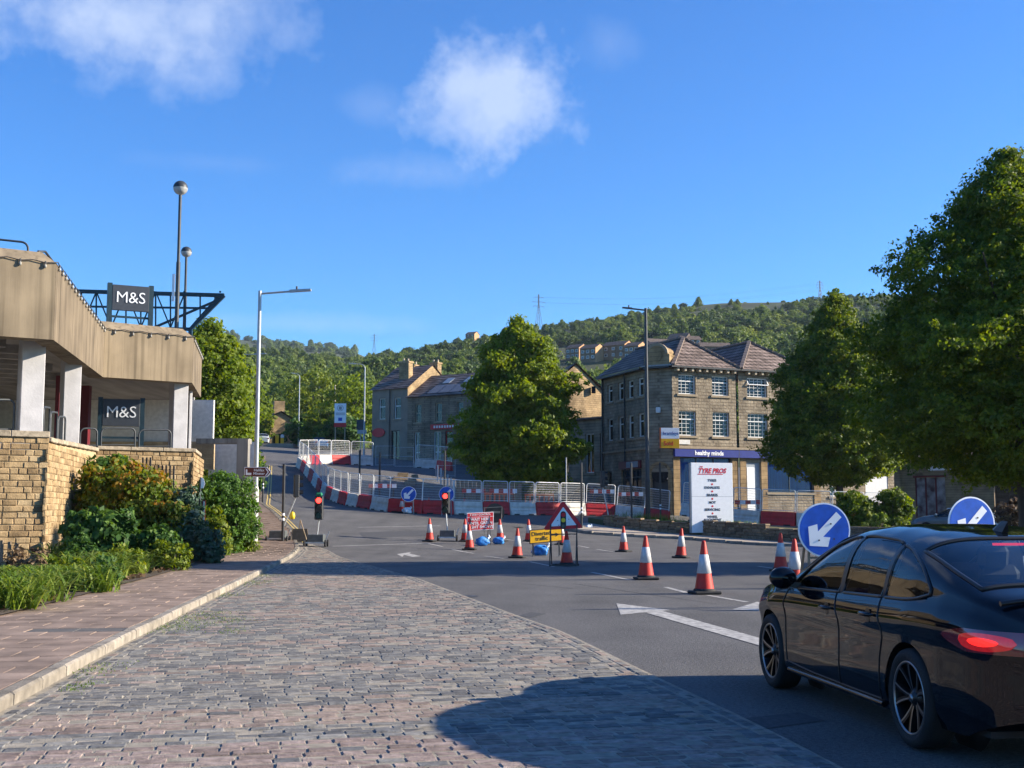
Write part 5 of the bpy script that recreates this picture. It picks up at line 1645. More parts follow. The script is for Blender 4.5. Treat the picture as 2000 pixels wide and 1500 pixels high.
def far_house(px, py, w, hh_, dep, rz, label, rise=2.2, grid=(3, 2), gm=None):
    w, hh_, dep, rise = w * .66, hh_ * .68, dep * .66, rise * .68
    p = hill_pt(px, py)
    t = thing('hillside_house', label, 'house', tuple(p), rz, 'houses on the wooded hillside')
    x = w / 2
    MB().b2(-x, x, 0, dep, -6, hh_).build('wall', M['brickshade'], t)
    for s_ in (-1, 1):
        q = [(s_ * (x + .06), -.05, -6), (s_ * (x + .06), dep + .05, -6), (s_ * (x + .06), dep + .05, hh_), (s_ * (x + .06), dep / 2, hh_ + rise), (s_ * (x + .06), -.05, hh_)]
        MB().add(q, [tuple(range(5)) if s_ > 0 else tuple(range(5))[::-1]]).build('gable_wall', gm or M['bricklit'], t)
    MB().add([(-x - .25, -.5, hh_ - .15), (x + .25, -.5, hh_ - .15), (x + .25, dep / 2, hh_ + rise + .1), (-x - .25, dep / 2, hh_ + rise + .1), (x + .25, dep + .5, hh_ - .15), (-x - .25, dep + .5, hh_ - .15)], [(0, 1, 2, 3), (3, 2, 4, 5)]).build('roof', M['roofbrown'], t)
    for i in range(grid[0]):
        for j in range(grid[1]):
            cx = -x + w * (i + .5) / grid[0]; cz = hh_ * (.2 + .8 * (j + .42) / grid[1])
            f = MB().b2(cx - .55, cx + .55, -.08, .02, cz - .5, cz + .5).build('window', M['winframe'], t)
            MB().b2(cx - .44, cx + .44, -.1, -.082, cz - .39, cz + .39).build('pane', M['solar'], f)
    return t


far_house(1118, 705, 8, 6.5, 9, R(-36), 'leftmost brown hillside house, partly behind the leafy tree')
far_house(1148, 708, 9, 7, 9, R(-36), 'second hillside house from the left with a sunlit orange gable')
far_house(1198, 704, 13, 7.5, 9, R(-36), 'widest hillside house with pale windows and a sunlit orange gable')
far_house(1233, 704, 8, 7, 9, R(-36), 'fourth hillside house from the left with a sunlit orange gable')
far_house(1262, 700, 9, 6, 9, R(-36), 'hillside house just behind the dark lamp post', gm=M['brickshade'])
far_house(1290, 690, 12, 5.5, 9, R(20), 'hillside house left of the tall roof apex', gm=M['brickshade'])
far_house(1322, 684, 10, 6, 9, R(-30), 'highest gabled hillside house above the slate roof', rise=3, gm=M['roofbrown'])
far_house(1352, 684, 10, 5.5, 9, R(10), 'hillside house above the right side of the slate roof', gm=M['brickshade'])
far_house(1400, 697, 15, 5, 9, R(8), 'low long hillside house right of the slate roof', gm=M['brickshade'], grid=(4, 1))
far_house(918, 657, 9, 2.0, 8, R(-30), 'small house on the skyline left of the leafy tree', gm=M['bricklit'], grid=(2, 1))
far_house(990, 647, 9, 2.0, 8, R(-30), 'small house on the skyline beside the pylon', gm=M['bricklit'], grid=(2, 1))

# bungalow up the road
bg_ = thing('bungalow', 'small tan gabled bungalow up the road behind the yellow bollards', 'house', tuple(at(570, 866, 172)), R(20))
g0 = at(570, 866, 172)
MB().add([(-4.6, 0, -1.5), (3.2, 0, -1.5), (3.2, 0, 1.6), (-1.6, 0, 4.3), (-4.6, 0, 2.6)], [(0, 1, 2, 3, 4)]).build('gable_wall', M['stonelit'], bg_)
MB().b2(-4.6, 3.2, .05, 8, -1.5, 1.7).build('wall', M['stonelit'], bg_)
MB().add([(3.6, -.3, 1.5), (3.6, 8, 1.5), (-1.6, 8, 4.5), (-1.6, -.3, 4.5), (-5.0, -.3, 2.4), (-5.0, 8, 2.4)], [(0, 1, 2, 3), (3, 2, 5, 4)]).build('roof', M['roofbrown'], bg_)
MB().b2(-2.4, -.9, 1, 2.2, 3.4, 6.0).build('chimney', M['stonelit'], bg_)
for x in (-2.6, 0.3): MB().b2(x, x + 1.2, -.06, .03, .0, 1.3).build('window', M['glass'], bg_)
# ================================================================== TREES
grow_tree('leafy_tree', 'bright green leafy tree in the middle beyond the barriers', (at(1014, 900, 87).x, 87, h(at(1014, 900, 87).x, 87)),
          [(.8, 1.2), (1.7, 2.9), (3.0, 3.8), (5.0, 4.2), (7.0, 3.8), (9.0, 3.05), (10.8, 2.1), (12.2, 1.1), (13.2, .3)], 3000, 32, .48, .15, M['lime'], 21, .26, 10.5, lump=.32)
grow_tree('hornbeam_tree', 'dense dark egg shaped tree with a yellow lit edge in front of the fascia building', (at(1640, 900, 74).x, 74, h(at(1640, 900, 74).x, 74)),
          [(3.1, 1.2), (3.9, 3.4), (5.0, 4.2), (6.6, 4.35), (8.6, 3.7), (10.6, 2.7), (12.4, 1.7), (13.8, .9), (14.5, .2)], 4200, 32, .36, .108, M['hornbeam'], 22, .24, 11.5, lump=.13, inner=.4)
grow_tree('hornbeam_tree', 'tallest dark tree at the right edge of the picture', (at(1995, 900, 36.6).x, 36.6, 0),
          [(2.5, 1.3), (3.1, 3.3), (4.2, 4.3), (5.9, 4.65), (7.5, 4.1), (8.7, 3.45), (10.0, 2.55), (11.1, 1.6), (11.9, .8), (12.5, .2)], 7000, 34, .30, .070, M['hornbeam'], 23, .22, 10, lump=.22, inner=.42)
c = at(432, 760, 72)
grow_tree('roadside_tree', 'tall bright green tree beside the car park behind the lamp post', (at(408, 800, 68).x, 68, h(at(408, 800, 68).x, 68)),
          [(.3, 1.7), (1.5, 2.25), (3.5, 2.3), (6, 2.2), (8, 1.9), (9.3, 1.3), (10.3, .3)], 1500, 28, .42, .13, M['lime'], 25, .2, 8, lump=.15)
grow_tree('roadside_tree', 'loose green tree behind the lamp post up the road', (at(440, 850, 92).x, 92, h(at(440, 850, 92).x, 92)),
          [(.2, 1.2), (1.5, 1.9), (4, 2.0), (6.5, 1.6), (8.0, 1.0), (8.6, .2)], 900, 26, .45, .16, M['lime'], 26, .16, 7)
grow_tree('roadside_bush', 'green bush overhanging the road beside the brown sign', (at(508, 920, 80).x - 1.6, 80, h(-16, 80)),
          [(.1, 1.2), (1.0, 1.9), (2.2, 1.9), (3.4, 1.2), (4.0, .2)], 130, 48, .4, .15, M['shrub'], 27, .08, 3, cat='bush')
# trees round the far junction
far_trees = [(497, 845, 168, 2.6, 8.0, 'lime', 'green tree above the parked silver car'), (610, 815, 185, 5.0, 12, 'yellowgreen', 'yellow lit tree behind the second lamp post'), (650, 820, 190, 5.5, 13, 'wood_far', 'dark tree between the wooden poles'),
             (690, 845, 165, 4.6, 9.5, 'lime', 'lit green tree behind the white pole sign'), (715, 850, 175, 4.2, 10, 'wood_far', 'dark tree beside the end house'), (550, 830, 215, 5, 13, 'wood_far', 'dark tree behind the tan bungalow'),
             (640, 862, 152, 3.4, 5.0, 'hornbeam', 'dark clipped bush below the wooden poles'), (600, 862, 162, 3.0, 4.0, 'shrub', 'small bush beside the bungalow'), (672, 868, 148, 3.0, 4.2, 'shrub', 'bush under the white pole sign'), (745, 850, 190, 5, 11, 'wood_far', 'dark tree above the end house roof'), (455, 850, 140, 3.2, 9, 'lime', 'green tree far behind the tall lamp post')]
for k, (px, py, Y, r, hh_, lm, lb) in enumerate(far_trees):
    c = at(px, py, Y)
    z0 = h(c.x, min(Y, 200))
    grow_tree('junction_tree', lb, (c.x, Y, z0), [(.4, r * .6), (hh_ * .25, r * .95), (hh_ * .5, r), (hh_ * .75, r * .75), (hh_ * .93, r * .35), (hh_, r * .05)], 340, 20, r * .17, .26, M[lm], 40 + k, .18, hh_ * .75, limbs=4, group='trees round the far junction')
# shrubs at the right
for (px, w, pt, lb, sd) in ((1668, 80, 968, 'dark clipped shrub under the egg shaped tree', 31), (1742, 70, 958, 'dark shrub beside the tan shop pier', 32)):
    shrub('dark_shrub', lb, px, pt, 1030, 68, w, M['hornbeam'], 150, 46, .3, .12, sd)
shrub('dry_bush', 'pale dry bush by the parked car at the right edge', 1975, 975, 1040, 46, 60, M['litter'], 70, 40, .22, .08, 33)
shrub('dry_bush', 'small pale bush on the low wall near the keep left sign', 1718, 1008, 1035, 58, 30, M['lily'], 40, 36, .16, .07, 34)

# ---- weeds on the bank by the tyre board
gt = np.random.default_rng(9)
Pg = []
for (px, py, Y, r, n) in ((1275, 1010, 70.5, .9, 700), (1445, 1022, 66.2, .5, 500), (1230, 1014, 70.5, .5, 250), (1400, 1018, 67.3, .7, 300)):
    c = at(px, py, Y)
    for k in range(n):
        x, y = c.x + gt.normal(0, r), c.y + gt.normal(0, .4); Pg.append((x, y, h(x, y) + .42))
Pg = np.array(Pg); A_ = gt.uniform(0, 6.28, len(Pg)); sd_ = np.stack([np.cos(A_), np.sin(A_), 0 * A_], 1) * .014
tp = Pg + np.stack([gt.normal(0, .12, len(Pg)), gt.normal(0, .12, len(Pg)), gt.uniform(.15, .6, len(Pg))], 1)
V_ = np.stack([Pg - sd_, Pg + sd_, tp + sd_ * .2, tp - sd_ * .2], 1).reshape(-1, 3)
o = link('bank_weeds', fast_mesh('bank_weeds', V_, np.arange(len(V_)).reshape(-1, 4), M['lily'], gt.random(len(Pg)) * .8)); tag(o, 'tall grass and weeds on the bank behind the low wall', 'grass', kind='stuff')

# ================================================================== WOODED HILLSIDE (one mass, instanced crowns)
def wood_leaf(name):
    m = M['wood_far'].copy(); m.name = name
    t = m.node_tree
    oi = t.nodes.new('ShaderNodeObjectInfo')
    ramp = [n for n in t.nodes if n.type == 'VALTORGB'][0]; at_ = [n for n in t.nodes if n.type == 'ATTRIBUTE'][0]
    v = mnode('ADD', mnode('MULTIPLY', at_.outputs['Fac'], .55, t), mnode('MULTIPLY', mnode('SUBTRACT', oi.outputs['Random'], .12, t), .62, t), t)
    t.links.new(v, ramp.inputs[0])
    return m


M['wood_hill'] = wood_leaf('hillside_leaves')
wh = [M['wood_hill']]
for nm_, cs_ in (('hillside_yellow_leaves', ((.075, .115, .020), (.14, .19, .032), (.21, .25, .05))), ('hillside_dark_leaves', ((.030, .060, .020), (.058, .098, .030), (.10, .14, .042)))):
    m_ = M['wood_hill'].copy(); m_.name = nm_
    rp = [n for n in m_.node_tree.nodes if n.type == 'VALTORGB'][0]
    for e_, c_ in zip(rp.color_ramp.elements, cs_): e_.color = (*c_, 1)
    wh.append(m_)
protos = bpy.data.collections.new('crown_shapes')
for k in range(5):
    r_ = np.random.default_rng(80 + k)
    prof = [[(.0, .35), (.25, .85), (.5, 1.0), (.8, .85), (1.05, .5), (1.2, .08)], [(.0, .4), (.3, .8), (.7, .9), (1.1, .65), (1.4, .3), (1.55, .05)], [(.0, .5), (.2, 1.0), (.45, 1.05), (.7, .85), (.9, .45), (1.0, .1)], [(.0, .3), (.4, .8), (.8, .95), (1.1, .7), (1.3, .1)], [(0, .4), (.3, .7), (.6, .62), (1.0, .5), (1.5, .25), (1.8, .05)]][k]
    P, N, ti, C = crown_points(prof, 0, 0, -.25, 230, 12, .20, 90 + k, 0, .38, .15)
    V_, F_ = leaf_quads(P, N, .125, seed=k, aspect=1.3)
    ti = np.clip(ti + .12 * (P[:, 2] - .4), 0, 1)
    protos.objects.link(bpy.data.objects.new('crown_shape', fast_mesh('crown_shape', V_, F_, wh[(0, 0, 1, 2, 0)[k]], ti)))
r_ = np.random.default_rng(77)
pts, scl = [], []
houses_px = [(1080, 1440, 676, 742)]
Y = 205.0
while Y < 712:
    st_ = 4.0 + Y / 220
    X = -.50 * Y - 25
    while X < .50 * Y + 25:
        x, y = X + r_.uniform(-.45, .45) * st_, Y + r_.uniform(-.5, .5) * st_
        z = float(hill(x, y))
        px = 1000 + FPX * x / y; py = 1002 - FPX * (z - 1.6) / y
        X += st_
        if any(a < px < b and c < py < d for a, b, c, d in houses_px): continue
        if 1340 < px < 1560 and y > 655 and r_.random() < .75: continue
        if 880 < px < 1000 and y > 690: continue
        pts.append((x, y, z)); scl.append((1.5 + 3.7 * r_.random() ** 1.9) * (1.15 if Y < 300 else 1.0 if Y < 560 else .7))
    Y += st_
# hedges and clumps on the far moor
for k in range(60):
    px = r_.uniform(380, 700); y = r_.uniform(1250, 1690); x = (px - 1000) / FPX * y
    pts.append((x, y, float(hill(x, y)))); scl.append(r_.uniform(4, 9))
me = bpy.data.meshes.new('hillside_wood'); me.from_pydata(pts, [], [])
a_ = me.attributes.new('size', 'FLOAT', 'POINT'); a_.data.foreach_set('value', np.array(scl, dtype=np.float32))
wood = link('hillside_wood', me); tag(wood, 'dense wood of mixed green trees covering the hillside', 'wood', kind='stuff')
ng = bpy.data.node_groups.new('scatter_crowns', 'GeometryNodeTree')
ng.interface.new_socket('Geometry', in_out='INPUT', socket_type='NodeSocketGeometry'); ng.interface.new_socket('Geometry', in_out='OUTPUT', socket_type='NodeSocketGeometry')
N_ = ng.nodes; gi, go = N_.new('NodeGroupInput'), N_.new('NodeGroupOutput')
iop = N_.new('GeometryNodeInstanceOnPoints'); ci = N_.new('GeometryNodeCollectionInfo')
ci.inputs['Collection'].default_value = protos; ci.inputs['Separate Children'].default_value = True; ci.inputs['Reset Children'].default_value = True
iop.inputs['Pick Instance'].default_value = True
rv = N_.new('FunctionNodeRandomValue'); rv.data_type = 'INT'; rv.inputs[4].default_value = 0; rv.inputs[5].default_value = 4; rv.inputs['Seed'].default_value = 3
rr = N_.new('FunctionNodeRandomValue'); rr.data_type = 'FLOAT_VECTOR'; rr.inputs[0].default_value = (-.08, -.08, 0); rr.inputs[1].default_value = (.08, .08, 6.28)
na = N_.new('GeometryNodeInputNamedAttribute'); na.data_type = 'FLOAT'; na.inputs[0].default_value = 'size'
lk_ = ng.links.new
lk_(gi.outputs[0], iop.inputs['Points']); lk_(ci.outputs[0], iop.inputs['Instance']); lk_(rv.outputs[2], iop.inputs['Instance Index']); lk_(rr.outputs[0], iop.inputs['Rotation'])
lk_(na.outputs[0], iop.inputs['Scale']); lk_(iop.outputs[0], go.inputs[0])
md = wood.modifiers.new('scatter', 'NODES'); md.node_group = ng

# ================================================================== PYLONS
def pylon(px, py, Y, H, label):
    p = at(px, py, Y)
    t = thing('electricity_pylon', label, 'pylon', (p.x, Y, p.z - H), R(25))
    mb = MB(); w0 = H * .09
    lv = [0, .25, .45, .6, .72, .82, .91, 1.0]
    wd = lambda q: w0 * (1 - .88 * min(1, q / .72)) if q < .72 else w0 * .12
    for sx in (-1, 1):
        for sy in (-1, 1):
            for a, b in zip(lv, lv[1:]): mb.bar((sx * wd(a), sy * wd(a), a * H), (sx * wd(b), sy * wd(b), b * H), .16)
    for a, b in zip(lv, lv[1:]):
        for sy in (-1, 1):
            mb.bar((-wd(a), sy * wd(a), a * H), (wd(b), sy * wd(b), b * H), .1); mb.bar((wd(a), sy * wd(a), a * H), (-wd(b), sy * wd(b), b * H), .1)
    mb.build('mast', M['darksteel'], t)
    for q, w in ((.68, .16), (.80, .19), (.92, .14)):
        ar = MB()
        for s_ in (-1, 1):
            ar.bar((0, 0, q * H + .6), (s_ * w * H, 0, q * H), .12); ar.bar((0, 0, q * H - .4), (s_ * w * H, 0, q * H), .12); ar.bar((s_ * w * H, 0, q * H), (s_ * w * H, 0, q * H - 1.2), .1)
        ar.build('cross_arm', M['darksteel'], t)
    return t, p


t1, p1_ = pylon(1052, 575, 900, 28, 'tall lattice pylon on the skyline above the leafy tree')
t2, p2_ = pylon(731, 652, 1500, 26, 'tiny lattice pylon on the far left skyline')
t3, p3_ = pylon(1601, 548, 800, 15, 'small pylon head on the skyline above the egg shaped tree')
for k, (dz, dx) in enumerate(((-2, -4), (-2, 4), (-6, -5), (-6, 5))):
    w = MB()
    for A_, B_ in ((p1_, p2_), (p1_, p3_)):
        pts_ = [A_.lerp(B_, q / 12) + Vector((dx, 0, dz - 5 * math.sin(PI * q / 12))) for q in range(13)]
        w.tube(pts_, .022, 4)
    tag(w.build('power_line', M['darksteel']), ('upper left', 'upper right', 'lower left', 'lower right')[k] + ' power cable strung from the tall skyline pylon', 'cable', 'power cables')
# ================================================================== STREET FURNITURE
def H_(x, y): return h(x, y)


# ---- lamp columns
def lamp_column(base, H, arm, label, mt, r=.085, lower=None, head=1.0, curved=False, az=0.0):
    t = thing('street_lamp', label, 'street lamp', tuple(base), az)
    lo = H * .22
    MB().cyl((0, 0, -.2), (0, 0, lo), r * 1.25, 12, smooth=True).cyl((0, 0, lo), (0, 0, lo + .12), r * 1.25, 12, r).build('lower_pole', lower or mt, t)
    MB().cyl((0, 0, lo + .12), (0, 0, H), r, 12, r * .72).build('pole', mt, t)
    if arm:
        s_ = 1 if arm > 0 else -1
        if curved:
            pts = [(0, 0, H - .1)] + [(s_ * .45 * (1 - math.cos(PI / 2 * k / 5)), 0, H - .1 + .45 * math.sin(PI / 2 * k / 5)) for k in range(1, 6)] + [(arm * .62, 0, H + .38)]
            z1 = H + .38
        else:
            pts = [(0, 0, H - .12), (arm * .62, 0, H - .02)]; z1 = H - .02
        MB().tube(pts, r * .42, 8).build('bracket_arm', mt, t)
        hd = MB(); x0, x1 = arm * .58, arm
        w = .13 * head
        P = [(x0, -w * .5, z1 - .05), (x0, w * .5, z1 - .05), (x0, w * .5, z1 + .06), (x0, -w * .5, z1 + .06), (x1, -w, z1 + .02), (x1, w, z1 + .02), (x1, w, z1 + .09), (x1, -w, z1 + .09)]
        hd.add(P, [(0, 1, 2, 3), (4, 7, 6, 5), (0, 4, 5, 1), (1, 5, 6, 2), (2, 6, 7, 3), (3, 7, 4, 0)])
        hd.build('lamp_head', mt, t)
        MB().cyl((arm * .72, 0, z1 + .08), (arm * .72, 0, z1 + .2), .04, 8).build('photocell', M['darksteel'], t)
    return t


M['lampgrey'] = mat('lamp_grey', (.33, .36, .39), .45, .1, metal=.35)
b = gp(497, 1068)
lamp_column(b, at(505, 568, b.y).z - b.z, 2.05, 'tall silver grey street lamp beside the round hedge', M['lampgrey'], .095, lower=M['offwhite'])
b = gp(1266, 1036)
lamp_column(b, at(1261, 602, b.y).z - b.z, -1.35, 'tall black street lamp on the right pavement', M['darksteel'], .115, lower=M['black'], head=.7)
for (px, py0, py1, Y, arm, lb) in ((583, 862, 735, 160, -1.1, 'slim pale street lamp up the road left of the wooden poles'), (711, 866, 718, 122, -1.6, 'slim pale street lamp with a curved head beside the end house'), (459, 870, 700, 110, 2.6, 'pale street lamp half hidden in the bright green tree')):
    b = at(px, py0, Y); b.z = h(b.x, Y)
    lamp_column(b, at(px, py1, Y).z - b.z, arm, lb, M['lampgrey'], .08, curved=True)
# wooden poles
for (px, py0, py1, Y, lb) in ((610, 850, 772, 185, 'short slanting wooden pole up the road'), (622, 850, 755, 185, 'second wooden pole up the road'), (653, 850, 752, 170, 'wooden pole touching the white pole sign'), (636, 830, 764, 190, 'thin pole between two wooden poles')):
    b, c = at(px, py0, Y), at(px, py1, Y)
    tag(MB().cyl((0, 0, -4), (0, 0, c.z - b.z), .16, 7, .11).build('wooden_pole', M['palewood'], None, tuple(b)), lb, 'pole')


# ---- brown direction sign on the lamp post
c = at(503, 922, gp(497, 1068).y - .12)
bs = thing('direction_sign', 'brown arrow shaped tourist sign on the silver lamp post', 'sign', tuple(c))
w, hh_ = .52, .20
arrow = [(-w, -hh_), (w * .72, -hh_), (w + .02, 0), (w * .72, hh_), (-w, hh_)]
inner_ = [(q[0] * .955, q[1] * .87) for q in arrow]
MB().slab(arrow, 0, .025).build('white_border', M['signwhite'], bs)
b = MB().slab(inner_, -.008, -.001).build('panel', M['brown'], bs)
o = put_text('minster', b, .06, -.012, .005); o.scale = (.9, 1, .9)
MB().slab([(-.46, -.12), (-.46, .09), (-.43, .12), (-.40, .09), (-.40, -.03), (-.24, -.03), (-.24, -.12)], -.014, -.009).build('church_symbol', M['signwhite'], bs)
MB().slab([(.30, -.145), (.345, -.145), (.45, 0), (.345, .145), (.30, .145), (.405, 0)], -.014, -.009).build('chevron', M['signwhite'], bs)
MB().b2(-.06, .02, .0252, .12, -.1, .1).build('clamp', M['galv'], bs)


# ---- posts
def black_post(px, py0, py1, label, r=.055, bands=True, Y=None, mt=None, name='black_post'):
    b = gp(px, py0) if Y is None else at(px, py0, Y)
    if Y is not None: b.z = h(b.x, Y) + .05
    c = at(px, py1, b.y)
    H = c.z - b.z
    t = thing(name, label, 'post', tuple(b))
    MB().cyl((0, 0, -.2), (0, 0, H), r, 10).build('shaft', mt or M['black'], t)
    MB().cyl((0, 0, H), (0, 0, H + .04), r * 1.15, 10, r * .7).build('cap', mt or M['black'], t)
    if bands:
        for z in (.95, 1.15): MB().cyl((0, 0, z), (0, 0, z + .1), r * 1.06, 10, cap=False).build('white_band', M['signwhite'], t)
    return t


black_post(552, 1062, 908, 'tall black post with two white bands by the parked signal trolley', .06)
black_post(513, 985, 932, 'black banded post beyond the tall silver lamp', .05)
black_post(1136, 1036, 905, 'tall black post with white bands behind the traffic light warning sign', .06)
black_post(1234, 1036, 905, 'tall black post left of the black street lamp', .06, False)
black_post(1290, 1002, 905, 'thin black post in front of the arched doorway', .055, True, 74)
black_post(702, 950, 880, 'left black post inside the fenced works area', .07, True, 86)
black_post(741, 968, 884, 'right black post inside the fenced works area', .07, False, 83)
black_post(868, 990, 880, 'black post behind the second red signal', .06, True, 80)
black_post(1004, 990, 940, 'short black post with white bands behind the mesh fence', .05, True, 82)
black_post(1106, 990, 895, 'thin grey post behind the fence right of the leafy tree', .05, False, 80, M['grey'], 'grey_post')

# thin post with a white plate, and the maroon banner post
b = gp(387, 1105)
t = thing('sign_post', 'thin dark post with a small white plate in front of the round hedge', 'post', tuple(b))
top = at(390, 932, b.y).z - b.z
MB().cyl((0, 0, -.1), (0, 0, top), .028, 8).build('shaft', M['darksteel'], t)
MB().slab([(.02, top - .34), (.10, top - .33), (.145, top - .2), (.10, top - .05), (.03, top)], -.015, .0).build('plate', M['signwhite'], t)
t = thing('banner_post', 'small maroon banner board on the thin dark post', 'sign', (b.x + .11, b.y - .02, b.z))
z1, z0 = at(395, 977, b.y).z - b.z, at(395, 1035, b.y).z - b.z
MB().b2(-.07, .07, -.012, .012, z0, z1).build('board', M['maroon'], t)
MB().b2(.0, .05, -.016, -.0125, z0 + .1, z1 - .03).build('stripe', M['offwhite'], t)


# ---- traffic cones
def make_cone():
    t = thing('traffic_cone', 'x', 'traffic cone', (0, 0, 0), 0, 'traffic cones')
    mb = MB(); mb.b2(-.26, .26, -.26, .26, 0, .055, .018); mb.lathe([(.215, .055), (.205, .085), (.19, .10)], n=20); mb.build('base', M['rubber'], t)
    R_ = lambda z: .185 - (.185 - .035) * (z - .07) / .93
    MB().lathe([(R_(.07), .07), (R_(.40), .40), (R_(.97), .97), (.028, 1.0), (.012, 1.0), (.0, .985)], n=24).build('body', M['conered'], t)
    MB().lathe([(R_(.385) + .002, .385), (R_(.385) + .006, .387), (R_(.74) + .006, .738), (R_(.74) + .002, .74)], n=24).build('sleeve', M['sleeve'], t)
    return t


cones = [(839, 1058, 'traffic cone left of the red signal trolley'), (908, 1058, 'traffic cone behind the red wait here sign'), (917, 1074, 'traffic cone standing in front of the red wait here sign'),
         (977, 1058, 'traffic cone right of the red wait here sign'), (1010, 1090, 'traffic cone left of the yellow diverted traffic sign'), (1033, 1058, 'traffic cone half hidden behind the left end of the yellow sign'),
         (1097, 1064, 'traffic cone behind the warning sign stand'), (1107, 1105, 'shaded traffic cone in front of the warning sign stand'), (784, 1002, 'small far cone under the left keep left sign by the barrier'),
         (837, 1003, 'small far shaded cone against a white barrier'), (907, 1003, 'small far cone against a red barrier'), (1218, 1078, 'traffic cone in front of the upturned sign heap'),
         (1330, 1090, 'shaded traffic cone below the white tyre board'), (1262, 1132, 'traffic cone on the lane line, second nearest the black car'), (1376, 1160, 'nearest whole traffic cone, between the lane arrows'),
         (1525, 1116, 'tall cone left of the large keep left sign'), (1553, 1150, 'traffic cone half hidden behind the black car bonnet'), (1672, 1140, 'traffic cone seen through the black car front window')]
proto = make_cone()
for k, (px, py, lb) in enumerate(cones):
    t = proto if k == 0 else copy_tree(proto)
    b = gp(px, py)
    t.location = tuple(b + Vector((0, 0, .004))); t.rotation_euler = (random.gauss(0, .015), random.gauss(0, .015), random.uniform(0, 1.5)); t['label'] = lb
    s_ = 1.04 if py > 1010 else .92
    t.scale = (s_, s_, s_)


# ---- road-works barriers with mesh panels
def make_barrier(mt, white):
    t = thing('barrier_section', 'x', 'barrier', (0, 0, 0), 0, 'water filled barrier sections')
    L = 2.0
    prof = [(-.24, 0), (.24, 0), (.24, .12), (.15, .40), (.11, .78), (-.11, .78), (-.15, .40), (-.24, .12)]
    mb = MB()
    def sec(x, k=1.0, dz=0): return [(x, p[0] * k, p[1] + (dz if p[1] > .5 else 0)) for p in prof]
    xs = [(-1.0, .78, -.03), (-.94, 1, 0), (-.5, 1, 0), (0, 1, 0), (.5, 1, 0), (.94, 1, 0), (1.0, .78, -.03)]
    V_ = [v for x, k, dz in xs for v in sec(x * .985, k, dz)]; n = len(prof)
    F_ = [(i * n + j, i * n + (j + 1) % n, (i + 1) * n + (j + 1) % n, (i + 1) * n + j) for i in range(len(xs) - 1) for j in range(n)]
    F_ = [f[::-1] for f in F_]
    F_ += [tuple(range(n)), tuple(range((len(xs) - 1) * n, len(xs) * n))[::-1]]
    mb.add(V_, F_); bod = mb.build('body', mt, t)
    rb_ = MB()
    for z in (.28, .52):
        for s_ in (-1, 1): rb_.bar((-.86, s_ * (.195 if z < .4 else .155), z), (.86, s_ * (.195 if z < .4 else .155), z), .035, .05)
    rb_.build('rib', mt, bod)
    ft = MB()
    for x in (-.55, .55): ft.b2(x - .2, x + .2, -.246, .246, -.01, .07)
    ft.build('forklift_slots', M['rubber'] if not white else M['signback'], bod)
    p = MB(); rr = .12; z0, z1 = .78, 2.02
    pts = [(-.95, 0, z0 - .3), (-.95, 0, z1 - rr)] + [(-.95 + rr - rr * math.cos(PI / 2 * k / 4), 0, z1 - rr + rr * math.sin(PI / 2 * k / 4)) for k in range(1, 5)] + [(.95 - rr + rr * math.sin(PI / 2 * k / 4), 0, z1 - rr + rr * math.cos(PI / 2 * k / 4)) for k in range(0, 5)] + [(.95, 0, z0 - .3)]
    p.tube(pts, .026, 6); p.tube([(-.95, 0, z0 + .07), (.95, 0, z0 + .07)], .02, 6)
    mp = p.build('mesh_panel', M['panelwhite'], t)
    q = MB()
    for k in range(1, 8): q.bar((-.94, .0, z0 + .07 + k * .148), (.94, 0, z0 + .07 + k * .148), .011)
    for k in range(1, 24): q.bar((-.95 + k * .0792, .006, z0 + .07), (-.95 + k * .0792, .006, z1), .0042)
    q.build('mesh_wires', M['galv'], mp)
    return t


M['panelwhite'] = mat('panel_white', (.66, .67, .66), .5, .12, metal=.15)
br, bw_ = make_barrier(M['barrierred'], False), make_barrier(M['barrierwhite'], True)
used = {0: False, 1: False}
ordn = ['first', 'second', 'third', 'fourth', 'fifth', 'sixth', 'seventh', 'eighth', 'ninth', 'tenth', 'eleventh', 'twelfth', 'thirteenth', 'fourteenth', 'fifteenth', 'sixteenth', 'seventeenth', 'eighteenth', 'nineteenth', 'twentieth']


def lay_barriers(pts, where, start=0, skip=()):
    P = [Vector((*q, 0)) for q in pts]; cum = [0]
    for a, b in zip(P, P[1:]): cum.append(cum[-1] + (b - a).length)
    n = round(cum[-1] / 2.02); cnt = [0, 0]
    px_ = lambda s_: Vector((float(np.interp(s_, cum, [p.x for p in P])), float(np.interp(s_, cum, [p.y for p in P])), 0))
    for k in range(n):
        a, b = px_(k * 2.02), px_(k * 2.02 + 2.0); c = (a + b) / 2; d = b - a
        w = (k + start) % 2; base = bw_ if w else br
        if k in skip: continue
        if not used[w]: t = base; used[w] = True
        else: t = copy_tree(base)
        za, zc = h(a.x, a.y), h(b.x, b.y)
        lift = where[1]
        t.location = (c.x, c.y, (za + zc) / 2 + lift); t.rotation_euler = (random.gauss(0, .012), -math.atan2(zc - za, 2.0), math.atan2(d.y, d.x) + random.gauss(0, .02))
        t['label'] = f"{ordn[cnt[w]]} {'white' if w else 'red'} mesh topped barrier {where[0]}"
        cnt[w] += 1


def pxl(l): return [((px - 1000) / FPX * Y * 1.0, Y) for px, Y in l]


